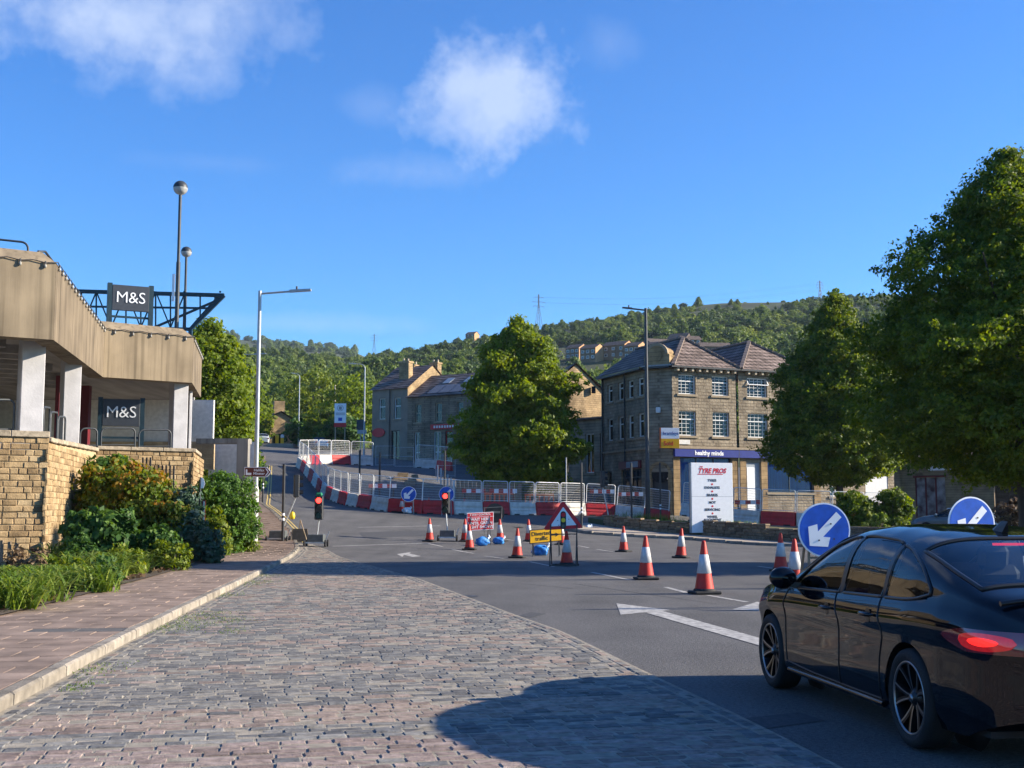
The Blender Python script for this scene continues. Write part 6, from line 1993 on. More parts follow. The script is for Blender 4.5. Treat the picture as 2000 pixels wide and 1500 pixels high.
lay_barriers(pxl([(583, 96), (594, 93.5), (612, 89), (629, 85), (646, 81.6), (674, 77.6), (704, 75), (741, 72.6), (768, 71.4), (822, 71.5)]), ('from the top down the left curve', 0), 1)
lay_barriers(pxl([(824, 71.6), (850, 71.8), (910, 73), (960, 74), (1020, 75.5), (1080, 77), (1140, 78.5), (1200, 79), (1260, 78), (1320, 76)]), ('from the left along the front row', 0), 0)
lay_barriers(pxl([(1330, 75.6), (1390, 73.5), (1480, 71), (1560, 70), (1640, 70), (1760, 71)]), ('from the white board along the bank', .62), 1)
lay_barriers(pxl([(586, 98), (612, 101), (640, 103.5), (675, 105), (732, 106)]), ('from the left in the sunlit back row', 0), 1)
lay_barriers(pxl([(810, 108), (852, 108), (890, 106)]), ('from the left by the far fence gate', 0), 1)
# plain temporary fence panels beyond
fp = thing('fence_panel', 'x', 'fence', (0, 0, 0), 0, 'grey fence panels')
p = MB(); p.tube([(-.8, 0, 0), (-.8, 0, 1.75), (.8, 0, 1.75), (.8, 0, 0)], .022, 6); p.tube([(-.8, 0, .1), (.8, 0, .1)], .018, 6); p.tube([(-.8, 0, .95), (.8, 0, .95)], .016, 6); p.build('frame', M['galv'], fp)
q = MB()
for k in range(1, 14): q.bar((-.8 + k * .114, 0, .1), (-.8 + k * .114, 0, 1.75), .006)
q.build('mesh_wires', M['galv'], fp)
for k, (px, Y, lb) in enumerate(((752, 107, 'grey wire fence panel left of the fence gate'), (790, 107, 'grey wire fence panel forming the gate leaf'), (870, 101, 'grey fence panel behind the leafy tree edge'))):
    t = fp if k == 0 else copy_tree(fp)
    x = (px - 1000) / FPX * Y; t.location = (x, Y, h(x, Y)); t.rotation_euler = (0, 0, R(random.uniform(-4, 4))); t['label'] = lb
# red and white tape boards behind the mesh
def tape_board(px0, px1, py, Y, label):
    a, b = at(px0, py, Y), at(px1, py + 1, Y); t = thing('hazard_board', label, 'hazard board', tuple(a), math.atan2(b.y - a.y, b.x - a.x))
    L = (b - a).length; n = max(5, int(L / .27))
    MB().b2(0, L, 0, .03, -.13, .13).build('board', M['signwhite'], t)
    for k in range(0, n, 2): MB().b2(L * k / n, L * (k + 1) / n, -.006, -.001, -.128, .128).build('red_stripe', M['conered'], t)
    for x in (.2, L - .2): MB().b2(x - .03, x + .03, .031, .08, -(a.z - h(a.x, Y)), .0).build('leg', M['rubber'], t)
    return t


tape_board(720, 774, 949, 80, 'red and white hazard board behind the mesh left of the keep left sign')
tape_board(902, 948, 959, 80, 'left red and white hazard board behind the front mesh')
tape_board(956, 1010, 959, 79.5, 'right red and white hazard board behind the front mesh')
tape_board(1152, 1200, 960, 84, 'red and white hazard board behind the mesh left of the lamp')
tape_board(1206, 1256, 965, 84, 'red and white hazard board behind the mesh at the black lamp')
tape_board(1435, 1487, 981, 75, 'red and white hazard board right of the tyre board')
# orange plastic works barriers behind
for k, (px, Y, lb) in enumerate(((975, 83, 'orange plastic works barrier behind the front mesh'), (1053, 84, 'orange plastic works barrier right of the black banded post'))):
    x = (px - 1000) / FPX * Y; t = thing('works_barrier', lb, 'barrier', (x, Y, h(x, Y)), 0, 'orange works barriers')
    f = MB(); f.b2(-1, 1, -.03, .03, .86, 1.0); f.b2(-1, 1, -.03, .03, .12, .26)
    f.build('rail', M['orange'], t)
    for j in range(7): MB().b2(-.98 + j * .32, -.90 + j * .32, -.025, .025, .25, .87).build('bar', M['orange'], t)
    for s_ in (-1, 1): MB().b2(s_ * .8 - .05, s_ * .8 + .05, -.3, .3, 0, .12).build('foot', M['rubber'], t)


# ---- keep-left discs
def keep_left(c, r, zb, label, rz=0.0, big=True):
    t = thing('keep_left_sign', label, 'road sign', (c.x, c.y, zb), rz, 'keep left signs')
    z = c.z - zb
    MB().disc((0, z), r, .0, .02, 40).build('rim', M['signwhite'], t)
    f = MB().disc((0, z), r * .945, -.006, -.001, 40).build('face', M['signblue'], t)
    s_ = r / .45
    pt = lambda u, v: (u * s_, z + v * s_)
    k = math.sqrt(.5)
    def q(al, ac): return pt(-k * al + k * ac, -k * al - k * ac)   # along the arrow (down-left), across
    MB().slab([q(-.36, -.062), q(-.36, .062), q(.10, .062), q(.02, .155), q(.16, .235), q(.37, 0), q(.16, -.235), q(.02, -.155), q(.10, -.062)][::-1], -.011, -.0065).build('arrow', M['signwhite'], f)
    if big:
        for (u, v) in ((.11, .10), (-.10, -.17), (.16, -.15)): MB().disc(pt(u, v), .014, -.018, -.011, 10).build('rivet', M['signback'], f)
    fr = MB()
    for sx in (-1, 1):
        fr.bar((sx * r * .55, .06, z + r * .5), (sx * r * .62, .03, 0), .035); fr.bar((sx * r * .55, .09, z + r * .5), (sx * r * .62, .6, 0), .035)
    fr.bar((-r * .6, .05, z - r * 1.02), (r * .6, .05, z - r * 1.02), .035)
    fr.build('stand', M['wood'] if big else M['grey'], t)
    return t


c = at(1610, 1035, 20.8); keep_left(c, .455, 0, 'large keep left disc on a stand just behind the black car bonnet', R(7))
c = at(1898, 1023, 20.6); keep_left(c, .45, 0, 'keep left disc showing above the black car roof', R(16))
c = at(798, 965, 70.5); keep_left(c, .44, h(c.x, 70.5), 'small far keep left disc in front of a red barrier', R(0), False)
c = at(872, 965, 71.0); keep_left(c, .44, h(c.x, 71), 'small far keep left disc behind the lit red signal', R(0), False)

# ---- red wait sign
b = gp(938, 1064); c = at(937, 1018, b.y)
t = thing('wait_here_sign', 'red temporary sign with white wait here lettering', 'road sign', tuple(b), R(14))
zc = c.z - b.z; w, hh_ = .60, .385
tl = lambda P: [(x, z + x * .045) for x, z in P]
MB().slab(tl([(-w, zc - hh_), (w, zc - hh_), (w, zc + hh_), (-w, zc + hh_)]), .0, .02).build('white_edge', M['signwhite'], t)
f = MB().slab(tl([(-w + .025, zc - hh_ + .025), (w - .025, zc - hh_ + .025), (w - .025, zc + .185), (-w + .025, zc + .185)]), -.005, -.001).build('lower_panel', M['inkred'], t)
f2 = MB().slab(tl([(-w + .025, zc + .205), (w - .025, zc + .205), (w - .025, zc + hh_ - .025), (-w + .025, zc + hh_ - .025)]), -.005, -.001).build('upper_panel', M['inkred'], t)
put_text('way', f2, 0, -.008, zc + .285, rot=(0, -.045, 0)); put_text('wait', f, 0, -.008, zc - .085, rot=(0, -.045, 0))
fr = MB()
for sx in (-.42, .42): fr.bar((sx, .03, zc + hh_), (sx, -.15, 0), .03); fr.bar((sx, .04, zc + hh_), (sx, .5, 0), .03)
fr.bar((-.42, .45, .1), (.42, .45, .1), .025); fr.build('stand', M['darksteel'], t)
# backs of two signs behind it
b = gp(966, 1056); c = at(964, 1002, b.y + 1)
t = thing('round_sign', 'round sign seen from behind, dark, beyond the red sign', 'road sign', (b.x, b.y + 1, h(b.x, b.y + 1)))
MB().disc((0, c.z - h(b.x, b.y + 1)), .46, 0, .02, 36).build('back_plate', M['signback'], t)
fr = MB(); zc = c.z - b.z
fr.bar((-.55, -.06, zc + .2), (.34, -.06, zc + .25), .035); fr.bar((.34, -.06, zc + .25), (.28, -.35, 0), .035); fr.bar((-.5, -.06, zc + .2), (-.5, -.35, 0), .035); fr.bar((-.2, -.03, zc), (.25, -.03, zc), .1); fr.build('stand', M['palewood'], t)

# ---- diverted traffic sign
b = gp(1050, 1087); c = at(1066, 1046, b.y)
t = thing('diversion_sign', 'yellow diverted traffic sign on a low stand', 'road sign', (c.x, b.y, b.z), R(16))
zc = c.z - b.z; w, hh_ = .62, .25
tl = lambda P: [(x, z + x * .085) for x, z in P]
MB().slab(tl([(-w, zc - hh_), (w, zc - hh_), (w, zc + hh_), (-w, zc + hh_)]), 0, .02).build('border', M['ink'], t)
f = MB().slab(tl([(-w + .03, zc - hh_ + .03), (w - .03, zc - hh_ + .03), (w - .03, zc + hh_ - .03), (-w + .03, zc + hh_ - .03)]), -.006, -.001).build('face', M['signyellow'], t)
o = put_text('divert', f, -.17, -.01, zc - .015, rot=(0, -.085, 0)); o.scale = (.88, 1, .88)
MB().slab(tl([(.20, zc - .022), (.38, zc - .022), (.36, zc - .075), (.53, zc), (.36, zc + .075), (.38, zc + .022), (.20, zc + .022)]), -.011, -.0065).build('arrow', M['ink'], f)
fr = MB()
for sx in (-.5, .5): fr.bar((sx, .04, zc + .1), (sx, .0, 0), .025); fr.bar((sx, .05, zc + .1), (sx + .16, .35, 0), .025); fr.bar((sx, 0, .02), (sx + .16, .35, .02), .025)
fr.build('stand', M['darksteel'], t)

# ---- warning triangle with traffic light symbol
b = gp(1106, 1106); c = at(1100, 1010, b.y)
t = thing('warning_sign', 'triangular traffic light warning sign on a black stand', 'road sign', (c.x, b.y, b.z), R(10))
zc = c.z - b.z
def tri(r, n=6, rc=.06):
    P = []
    for k in range(3):
        a = PI / 2 + k * 2 * PI / 3; cx, cz = (r - 2 * rc) * math.cos(a), (r - 2 * rc) * math.sin(a)
        for j in range(n + 1):
            q = a - PI / 3 + 2 * PI / 3 * j / n; P.append((cx + rc * math.cos(q), cz + rc * math.sin(q)))
    return [(x, zc - .07 + z * .80 + x * .05) for x, z in P]
MB().slab(tri(.72), 0, .02).build('red_border', M['inkred'], t)
f = MB().slab(tri(.47, 4, .015), -.006, -.001).build('face', M['signwhite'], t)
MB().slab([(x * .085 + .0, zc - .08 + z) for x, z in [(math.cos(a) , .17 + .085 * math.sin(a)) for a in np.linspace(0, PI, 9)] + [(math.cos(a), -.19 + .085 * math.sin(a)) for a in np.linspace(PI, 2 * PI, 9)]], -.012, -.0065).build('signal_symbol', M['ink'], f)
for dz, m_ in ((.15, M['inkred']), (-.01, M['amber']), (-.18, M['lens_green'])):
    MB().disc((0, zc - .08 + dz), .066, -.018, -.0125, 20).build('symbol_lamp', m_, f)
for (u, v) in ((-.17, -.1), (.17, -.06), (-.14, -.24)): MB().disc((u, zc + v), .014, -.012, -.0065, 8).build('rivet', M['signback'], f)
fr = MB(); z2 = zc - .4
for sx in (-.38, .42):
    fr.bar((sx, .0, z2 + .2), (sx - .06, -.1, 0), .032); fr.bar((sx, .05, z2 + .2), (sx + .14, .55, 0), .032); fr.bar((sx - .06, -.1, .02), (sx + .14, .55, .02), .03)
    fr.bar((sx - .02, -.05, z2 * .55), (sx + .08, .28, z2 * .55), .025)
fr.bar((-.4, 0, z2 * .9), (.42, 0, z2 * .9), .03); fr.bar((-.44, -.09, .03), (.38, -.09, .03), .03); fr.bar((-.24, .5, .03), (.55, .5, .03), .03)
fr.build('stand', M['black'], t)


# ---- sandbags
def sandbag(px, py, label, s_=1.0, white=False, name='sandbag'):
    b = gp(px, py); t = thing(name, label, 'sandbag', tuple(b), random.uniform(-.6, .6), 'blue sandbags')
    r_ = random.Random(px)
    V_, F_ = [], []; n, m_ = 14, 8
    for i in range(m_ + 1):
        th = PI * i / m_
        for j in range(n):
            ph = 2 * PI * j / n
            k = 1 + .14 * math.sin(3 * ph + i + px) + .13 * math.sin(5 * ph - 1.7 * i) + .16 * (r_.random() - .5)
            cx_, sx_ = math.cos(ph), math.sin(ph); sg = lambda q: math.copysign(abs(q) ** .6, q)
            V_.append((.235 * s_ * k * math.sin(th) ** .5 * sg(cx_), .17 * s_ * k * math.sin(th) ** .5 * sg(sx_), max(0, .14 * s_ + .15 * s_ * math.cos(th) * (1 + .25 * math.sin(2 * ph + px)))))
    for i in range(m_):
        for j in range(n): F_.append((i * n + j, (i + 1) * n + j, (i + 1) * n + (j + 1) % n, i * n + (j + 1) % n))
    MB().add(V_, F_, True).build('sack', M['bagwhite'] if white else M['bagblue'], t)
    MB().tube([(.2 * s_, 0, .25 * s_), (.27 * s_, .03, .30 * s_), (.25 * s_, .08, .36 * s_)], .035 * s_, 6).build('tied_neck', M['bagwhite'], t)
    return t


sandbag(942, 1066, 'blue sandbag under the red wait here sign', 1.25)
sandbag(974, 1063, 'flat blue sandbag beside the cone right of the red sign', 1.0)
sandbag(1055, 1085, 'blue sandbag under the yellow diverted traffic sign', 1.25)
sandbag(795, 1003, 'pale sandbag below the far left keep left sign', 1.1, True)
sandbag(581, 1058, 'pale blue sandbag in front of the folded sign on the left pavement', 1.25, True)
sandbag(1150, 1034, 'pale sandbag beside the tall black banded post', .8, True)
sandbag(1195, 1032, 'white sack on the upturned sign heap', .9, True)


# ---- portable traffic signals
M['boxgrey'] = mat('box_grey', (.085, .095, .095), .55, .2)
def signal(b, zhead, label, facing, lean=0.0, cover=False, dx=0.0, lit=True):
    t = thing('portable_signal', label, 'traffic light', tuple(b), 0)
    z = zhead
    Mh = Matrix.Rotation(facing, 3, 'Z')
    hd = thing('tmp', '', '', (0, 0, 0)); bpy.data.objects.remove(hd)
    mb = MB(); mb.box((lean, 0, z), (.34, .22, .95), Mh, .03); head = mb.build('signal_head', M['black'], t)
    fv = lambda x, y, zz: tuple(Mh @ Vector((x, y, zz)) + Vector((lean, 0, z)))
    for dz, m_ in ((.30, M['redglow'] if lit else M['lens_dark']), (0, M['lens_dark']), (-.30, M['lens_green'])):
        d_ = MB(); d_.disc((0, dz), .115, -.128, -.112, 24); d_.v = [fv(*v) for v in d_.v]; d_.build('lens', m_, head)
        v_ = MB(); pts = [(.135 * math.cos(a), .135 * math.sin(a)) for a in np.linspace(R(-20), R(200), 12)]
        for p0, p1 in zip(pts, pts[1:]):
            v_.add([(p0[0], -.11, dz + p0[1]), (p1[0], -.11, dz + p1[1]), (p1[0], -.27, dz + p1[1]), (p0[0], -.27, dz + p0[1])], [(0, 1, 2, 3), (3, 2, 1, 0)])
        v_.v = [fv(*v) for v in v_.v]; v_.build('visor', M['black'], head)
    MB().cyl((dx, .05, .15), (lean, .08, z - .4), .032, 8).build('mast', M['galv'], t)
    tb = MB(); tb.b2(dx - .34, dx + .34, -.22, .28, .18, .5, .03); tb.build('battery_box', M['boxgrey'], t)
    tf = MB(); tf.b2(dx - .45, dx + .45, -.28, -.24, .14, .2); tf.b2(dx - .45, dx + .45, .3, .34, .14, .2); tf.bar((dx + .38, 0, .2), (dx + .52, 0, .62), .03); tf.build('trolley_frame', M['galv'], t)
    for sx in (-.42, .42):
        w_ = MB(); w_.cyl((dx + sx - .03, -.3, .14), (dx + sx + .03, -.3, .14), .14, 14); w_.build('wheel', M['rubber'], t)
        w_ = MB(); w_.cyl((dx + sx - .03, .34, .14), (dx + sx + .03, .34, .14), .14, 14); w_.build('wheel', M['rubber'], t)
    if cover:
        c_ = MB(); c_.box((lean, 0, z + .54), (.26, .2, .16), Mh, .05); c_.build('cable_cover', M['green'], t)
    return t


b = gp(617, 1068); signal(b, at(622, 992, b.y).z - b.z, 'portable signal showing red at the end of the left pavement', 0, lean=.1, cover=True)
b = gp(874, 1057); signal(b, at(870, 982, b.y).z - b.z, 'portable signal showing red in the middle of the junction', R(-12), lean=-.08)
b = gp(543, 1060); signal(b, at(581, 949, b.y).z - b.z, 'portable signal turned away beside the tall black post', R(105), lean=.72, dx=0, lit=False)
b = gp(1192, 1030); signal(b, at(1176, 936, b.y).z - b.z, 'portable signal turned away beyond the warning sign', R(100), lean=-.42, lit=False)
t = thing('sack', 'yellow bag hanging on the leaning signal mast', 'bag', tuple(at(571, 1007, gp(543, 1060).y - .1)))
MB().lathe([(.0, -.16), (.09, -.14), (.12, -.03), (.10, .10), (.04, .16), (0, .17)], n=12).build('pouch', M['amber'], t); MB().cyl((0, 0, .16), (0, 0, .24), .02, 6).build('loop', M['black'], t)
# folded sign on the left pavement
b = gp(585, 1060)
t = thing('folded_sign', 'dark back of a folded sign on the left pavement', 'road sign', tuple(b), R(8))
MB().b2(-.31, .31, .0, .02, .05, .58).build('plate', M['signback'], t)
fr = MB(); fr.bar((-.3, -.02, .56), (-.36, -.3, 0), .03); fr.bar((.02, -.02, .95), (.34, -.35, 0), .035, .03); fr.bar((.3, .03, .56), (.36, .3, 0), .03); fr.bar((.02, -.02, .95), (-.1, .3, 0), .03); fr.build('stand', M['wood'], t)
# heap of upturned signs by the right kerb
b = gp(1207, 1034)
t = thing('fallen_sign', 'fallen red bordered sign leaning on the signal trolley by the right kerb', 'road sign', tuple(b), R(15))
MB().add([(-.25, 0, .1), (.32, .1, .05), (.42, .25, .62), (-.1, .2, .72), (-.25, .03, .1), (.32, .13, .05), (.42, .28, .62), (-.1, .23, .72)], [(0, 1, 2, 3), (7, 6, 5, 4), (0, 4, 5, 1), (1, 5, 6, 2), (2, 6, 7, 3), (3, 7, 4, 0)]).build('plate', M['inkred'], t)
MB().add([(-.16, -.01, .18), (.2, .06, .15), (.05, .12, .6)], [(0, 1, 2)]).build('white_triangle', M['signwhite'], t)
MB().bar((-.4, 0, .05), (.5, .3, .3), .04).build('stand', M['galv'], t)

# ---- tyre board
b = at(1392, 1019, 66.6); gz = h(b.x, 66.6) + .42
t = thing('advertising_board', 'tall white tyre shop board on the bank behind the low wall', 'sign', (b.x, 66.6, gz), R(14))
zt = at(1392, 904, 66.6).z - gz; zb0 = -.15; w = 1.2
f = MB().b2(-w, w, 0, .10, zb0, zt, .015).build('board', M['signwhite'], t)
MB().b2(-w - .06, -w - .002, .01, .2, zb0, zt - .02).build('side_frame', M['grey'], t)
MB().b2(-w, w, -.004, -.001, zt * .495, zt * .495 + .012).build('panel_joint', M['grey'], f)
Ht = zt
def row(py): return at(1390, py, 66.6).z - gz
o = put_text('tyre', f, 0, -.006, row(920)); o.scale = (.98, 1, 1.1)
put_text('tyre_small', f, -.62, -.006, row(912))
MB().slab([(-.85, row(927)), (.62, row(927)), (.66, row(925.6)), (-.80, row(925.6))], -.008, -.002).build('underline', M['inkred'], f)
for k, (key, py) in enumerate((('t1', 938.5), ('t2', 952.5), ('t3', 967), ('t4', 981.5), ('t5', 995.5), ('t6', 1009.5), ('t7', 1015.5))):
    put_text(key, f, 0, -.006, row(py))
    if k < 6 and k != 5: MB().disc((0, row(py + 7.2)), .055, -.006, -.001, 14).build('dot', M['inkred'], f)

# ---- low stone wall along the right pavement
M['wallstone'] = rand_mat('dark_wall_stone', [(0, (.12, .088, .058)), (.5, (.19, .14, .09)), (1, (.26, .195, .125))], .93, .7, 25)
lw = thing('low_wall', 'low dark stone wall along the right pavement', 'wall', (0, 0, 0))
lwp = [Vector((*q, 0)) for q in rb[::-1]][1:]
cum = [0]
for a, b in zip(lwp, lwp[1:]): cum.append(cum[-1] + (b - a).length)
wx = lambda s_: Vector((float(np.interp(s_, cum, [p.x for p in lwp])), float(np.interp(s_, cum, [p.y for p in lwp])), 0))
meshes = [MB().box((0, 0, 0), (l - .015, .32, .175), None, .025).mesh('stone', M['wallstone']) for l in (.4, .5, .62, .75)]
ls = [.4, .5, .62, .75]
cap_m = MB().box((0, 0, 0), (.88, .40, .10), None, .025).mesh('capping_stone', M['wallstone'])
s_ = 0.0; nst = 0
def top_h(s): return .50 + .16 * math.floor((cum[-1] * 0 + s) / 5.2 % 2) if s < 14 else .55
for r_ in range(4):
    s_ = random.uniform(0, .2)
    while s_ < min(cum[-1], 34):
        k = random.randrange(4); l = ls[k]; c = wx(s_ + l / 2); d = wx(s_ + l) - wx(s_)
        if (r_ + .5) * .18 < top_h(s_) + .12 and nst < 300:
            link('stone', meshes[k], lw, (c.x, c.y, h(c.x, c.y) + .12 + (r_ + .5) * .18), (random.gauss(0, .01), 0, math.atan2(d.y, d.x))); nst += 1
        s_ += l
s_ = 0.0
while s_ < min(cum[-1], 34):
    c = wx(s_ + .45); d = wx(s_ + .9) - wx(s_)
    rr = math.ceil((top_h(s_ + .3) + .12 - .09) / .18)
    link('capping_stone', cap_m, lw, (c.x, c.y, h(c.x, c.y) + .12 + min(4, rr) * .18 + .05), (0, 0, math.atan2(d.y, d.x)))
    s_ += .9

# ---- far junction bits
for k, (px, lb) in enumerate(((541, 'left yellow bollard on the far traffic island'), (551, 'right yellow bollard on the far traffic island'))):
    Y = 150; b = at(px, 867, Y); t = thing('traffic_bollard', lb, 'bollard', (b.x, Y, b.z), 0, 'yellow island bollards')
    MB().b2(-.2, .2, -.12, .12, 0, .75, .05).build('body', M['yellowp'], t); MB().lathe([(.22, .75), (.23, .95), (.17, 1.12), (0, 1.17)], n=14).build('cap', M['offwhite'] if k else M['yellowp'], t)
b = at(548, 868, 150)
o = tag(MB().prism([(b.x - 1.8, 148), (b.x + 1.8, 148.5), (b.x + 1.8, 151.5), (b.x - 1.8, 151)], b.z - .5, b.z + .02).build('traffic_island', M['pave2']), kind='structure')
# white and red pole sign
Y = 128; c = at(665, 790, Y); zb_s = h(c.x, Y)
t = thing('pole_sign', 'tall white and red business sign on posts at the far junction', 'sign', (c.x, Y, zb_s))
z1, z0 = at(665, 788, Y).z - zb_s, at(665, 834, Y).z - zb_s; zr_ = at(665, 826, Y).z - zb_s; w = .60
f = MB().b2(-w, w, -.05, .05, zr_, z1).build('white_panel', M['signwhite'], t); MB().b2(-w - .04, w + .04, -.06, .06, z0, zr_ - .002).build('red_panel', M['red'], t)
MB().disc((0, z1 - .48), .33, -.058, -.051, 20, .28).build('ring_mark', M['grey'], f); MB().b2(-.15, .15, -.058, -.051, z1 - .66, z1 - .32).build('logo_mark', M['grey'], f)
for k in range(3): MB().b2(-.48, .48, -.058, -.051, z1 - 1.02 - .1 * k, z1 - .97 - .1 * k).build('text_line', M['grey'], f)
MB().b2(-.2, .2, -.06, -.051, zr_ + .2, zr_ + .55).build('blue_mark', M['signblue'], f)
for sx in (-.5, .5): MB().cyl((sx, .02, -.3), (sx, .02, z0), .05, 8).build('leg', M['palewood'], t)
Y = 126; c = at(705, 830, Y)
t = thing('hoarding_sign', 'dark blue sign board beside the end house', 'sign', (c.x, Y, h(c.x, Y)))
zz = c.z - h(c.x, Y)
MB().b2(-.45, .45, -.04, .04, zz - .5, zz + .55).build('board', M['navy'], t); MB().b2(-.35, .6, -.07, -.041, zz - .9, zz - .52).build('white_board', M['blind'], t); MB().cyl((0, 0, -.2), (0, 0, zz - .5), .05, 8).build('post', M['grey'], t)
# stone blocks and loose kerbs in the works area
for k, (px, py, Y, w, lb) in enumerate(((782, 915, 96, 1.15, 'big rough stone block in the works area'), (800, 922, 94, .9, 'smaller stone heap beside the rough block'))):
    c = at(px, py, Y); z = h(c.x, Y)
    t = thing('stone_block', lb, 'stone block', (c.x, Y, z), R(10))
    for j in range(3 if k else 2):
        vv, ff = loose_box(w * (.9 - .2 * j), .6, .3, .05, .05, 200 + k * 5 + j)
        MB().add([(a + .2 * j, q, e + .3 + .26 * j) for a, q, e in vv], ff).build('slab', M['stonelit'] if not k else M['coping'], t)
M['crust'] = mat('broken_ground', (.19, .15, .10), .95, .3, scale=1.5, bump=.6, bscale=9)
for k, pl in enumerate((((775, 905), (815, 930), (770, 935), (745, 915)), ((820, 935), (850, 955), (815, 948), (795, 938)))):
    P = [gp(*q) for q in pl]
    me = MB().add([(p.x, p.y, p.z + .02) for p in P], [(0, 1, 2, 3)]).mesh('dug_ground', M['crust'])
    if me.polygons[0].normal.z < 0: me.flip_normals()
    o = link('dug_ground', me); o['kind'] = 'structure'
# timber fence and white pickets near the leafy tree
tf = thing('picket_fence', 'white picket boards running down beside the leafy tree', 'fence', (0, 0, 0))
for k in range(7):
    x_, Y = (855 + k * 6.5 - 1000) / FPX * (98 - k * 1.5), 98 - k * 1.5
    MB().b2(x_ - .06, x_ + .06, Y, Y + .04, h(x_, Y), h(x_, Y) + 1.3).build('picket', M['white'], tf)
wf = thing('timber_fence', 'grey timber board fence under the leafy tree', 'fence', (0, 0, 0))
for k in range(16):
    Y = 86 - k * .1; x_ = (895 + k * 8 - 1000) / FPX * Y
    MB().b2(x_ - .13, x_ + .13, Y, Y + .03, h(x_, Y) - .1, h(x_, Y) + 1.6).build('board', M['wood'], wf)
# ================================================================== VEHICLES
def smooth_fn(pts, sig=.05):
    pts = sorted(pts); xs = np.arange(pts[0][0] - .5, pts[-1][0] + .5, .01)
    v = np.interp(xs, [p[0] for p in pts], [p[1] for p in pts])
    k = np.exp(-.5 * (np.arange(-30, 31) * .01 / sig) ** 2); k /= k.sum()
    v = np.convolve(np.pad(v, 30, mode='edge'), k, 'valid')
    return lambda y: float(np.interp(y, xs, v))


def car_paint(name, c, rough=.18):
    m, t, p = base_mat(name)
    n = t.nodes.new('ShaderNodeTexNoise'); n.inputs['Scale'].default_value = 3; n.inputs['Detail'].default_value = 6
    tcn = t.nodes.new('ShaderNodeTexCoord'); t.links.new(tcn.outputs['Object'], n.inputs['Vector'])
    mr = t.nodes.new('ShaderNodeMapRange'); mr.inputs[1].default_value = .35; mr.inputs[2].default_value = .75; mr.inputs[3].default_value = .02; mr.inputs[4].default_value = .075
    t.links.new(n.outputs['Fac'], mr.inputs[0])
    p.inputs['Base Color'].default_value = (*c, 1); p.inputs['Roughness'].default_value = rough; p.inputs['Specular IOR Level'].default_value = .0
    p.inputs['Coat Weight'].default_value = 1.0; p.inputs['Coat IOR'].default_value = 1.42
    t.links.new(mr.outputs[0], p.inputs['Coat Roughness'])
    return m


M['carblack'] = car_paint('black_car_paint', (.0035, .0045, .007))
M['carglass'] = glass_mat('car_glass', (.55, .61, .65), 1.0, 1.45)
M['trim'] = mat('black_trim', (.010, .010, .011), .35, .1, spec=.5)
M['tyre'] = mat('tyre', (.014, .014, .015), .75, .2, bump=.3, bscale=80)
M['rim'] = mat('rim_dark', (.02, .02, .022), .3, .1, metal=.6)
M['rimface'] = mat('rim_cut_face', (.26, .27, .28), .3, .06, metal=.9)
M['brakelight'] = mat('brake_light', (1.0, .025, .02), .2, .02, emit=.6)
M['tailglow'] = mat('tail_glow', (.55, .012, .012), .2, .25, scale=20, emit=.16, coat=1.0)
M['taillens'] = mat('tail_lens', (.16, .006, .008), .12, .1, spec=.7, coat=1.0)
M['seat'] = mat('car_seat', (.02, .02, .022), .7, .2)
M['chrome'] = mat('chrome', (.55, .55, .56), .15, .05, metal=1.0)


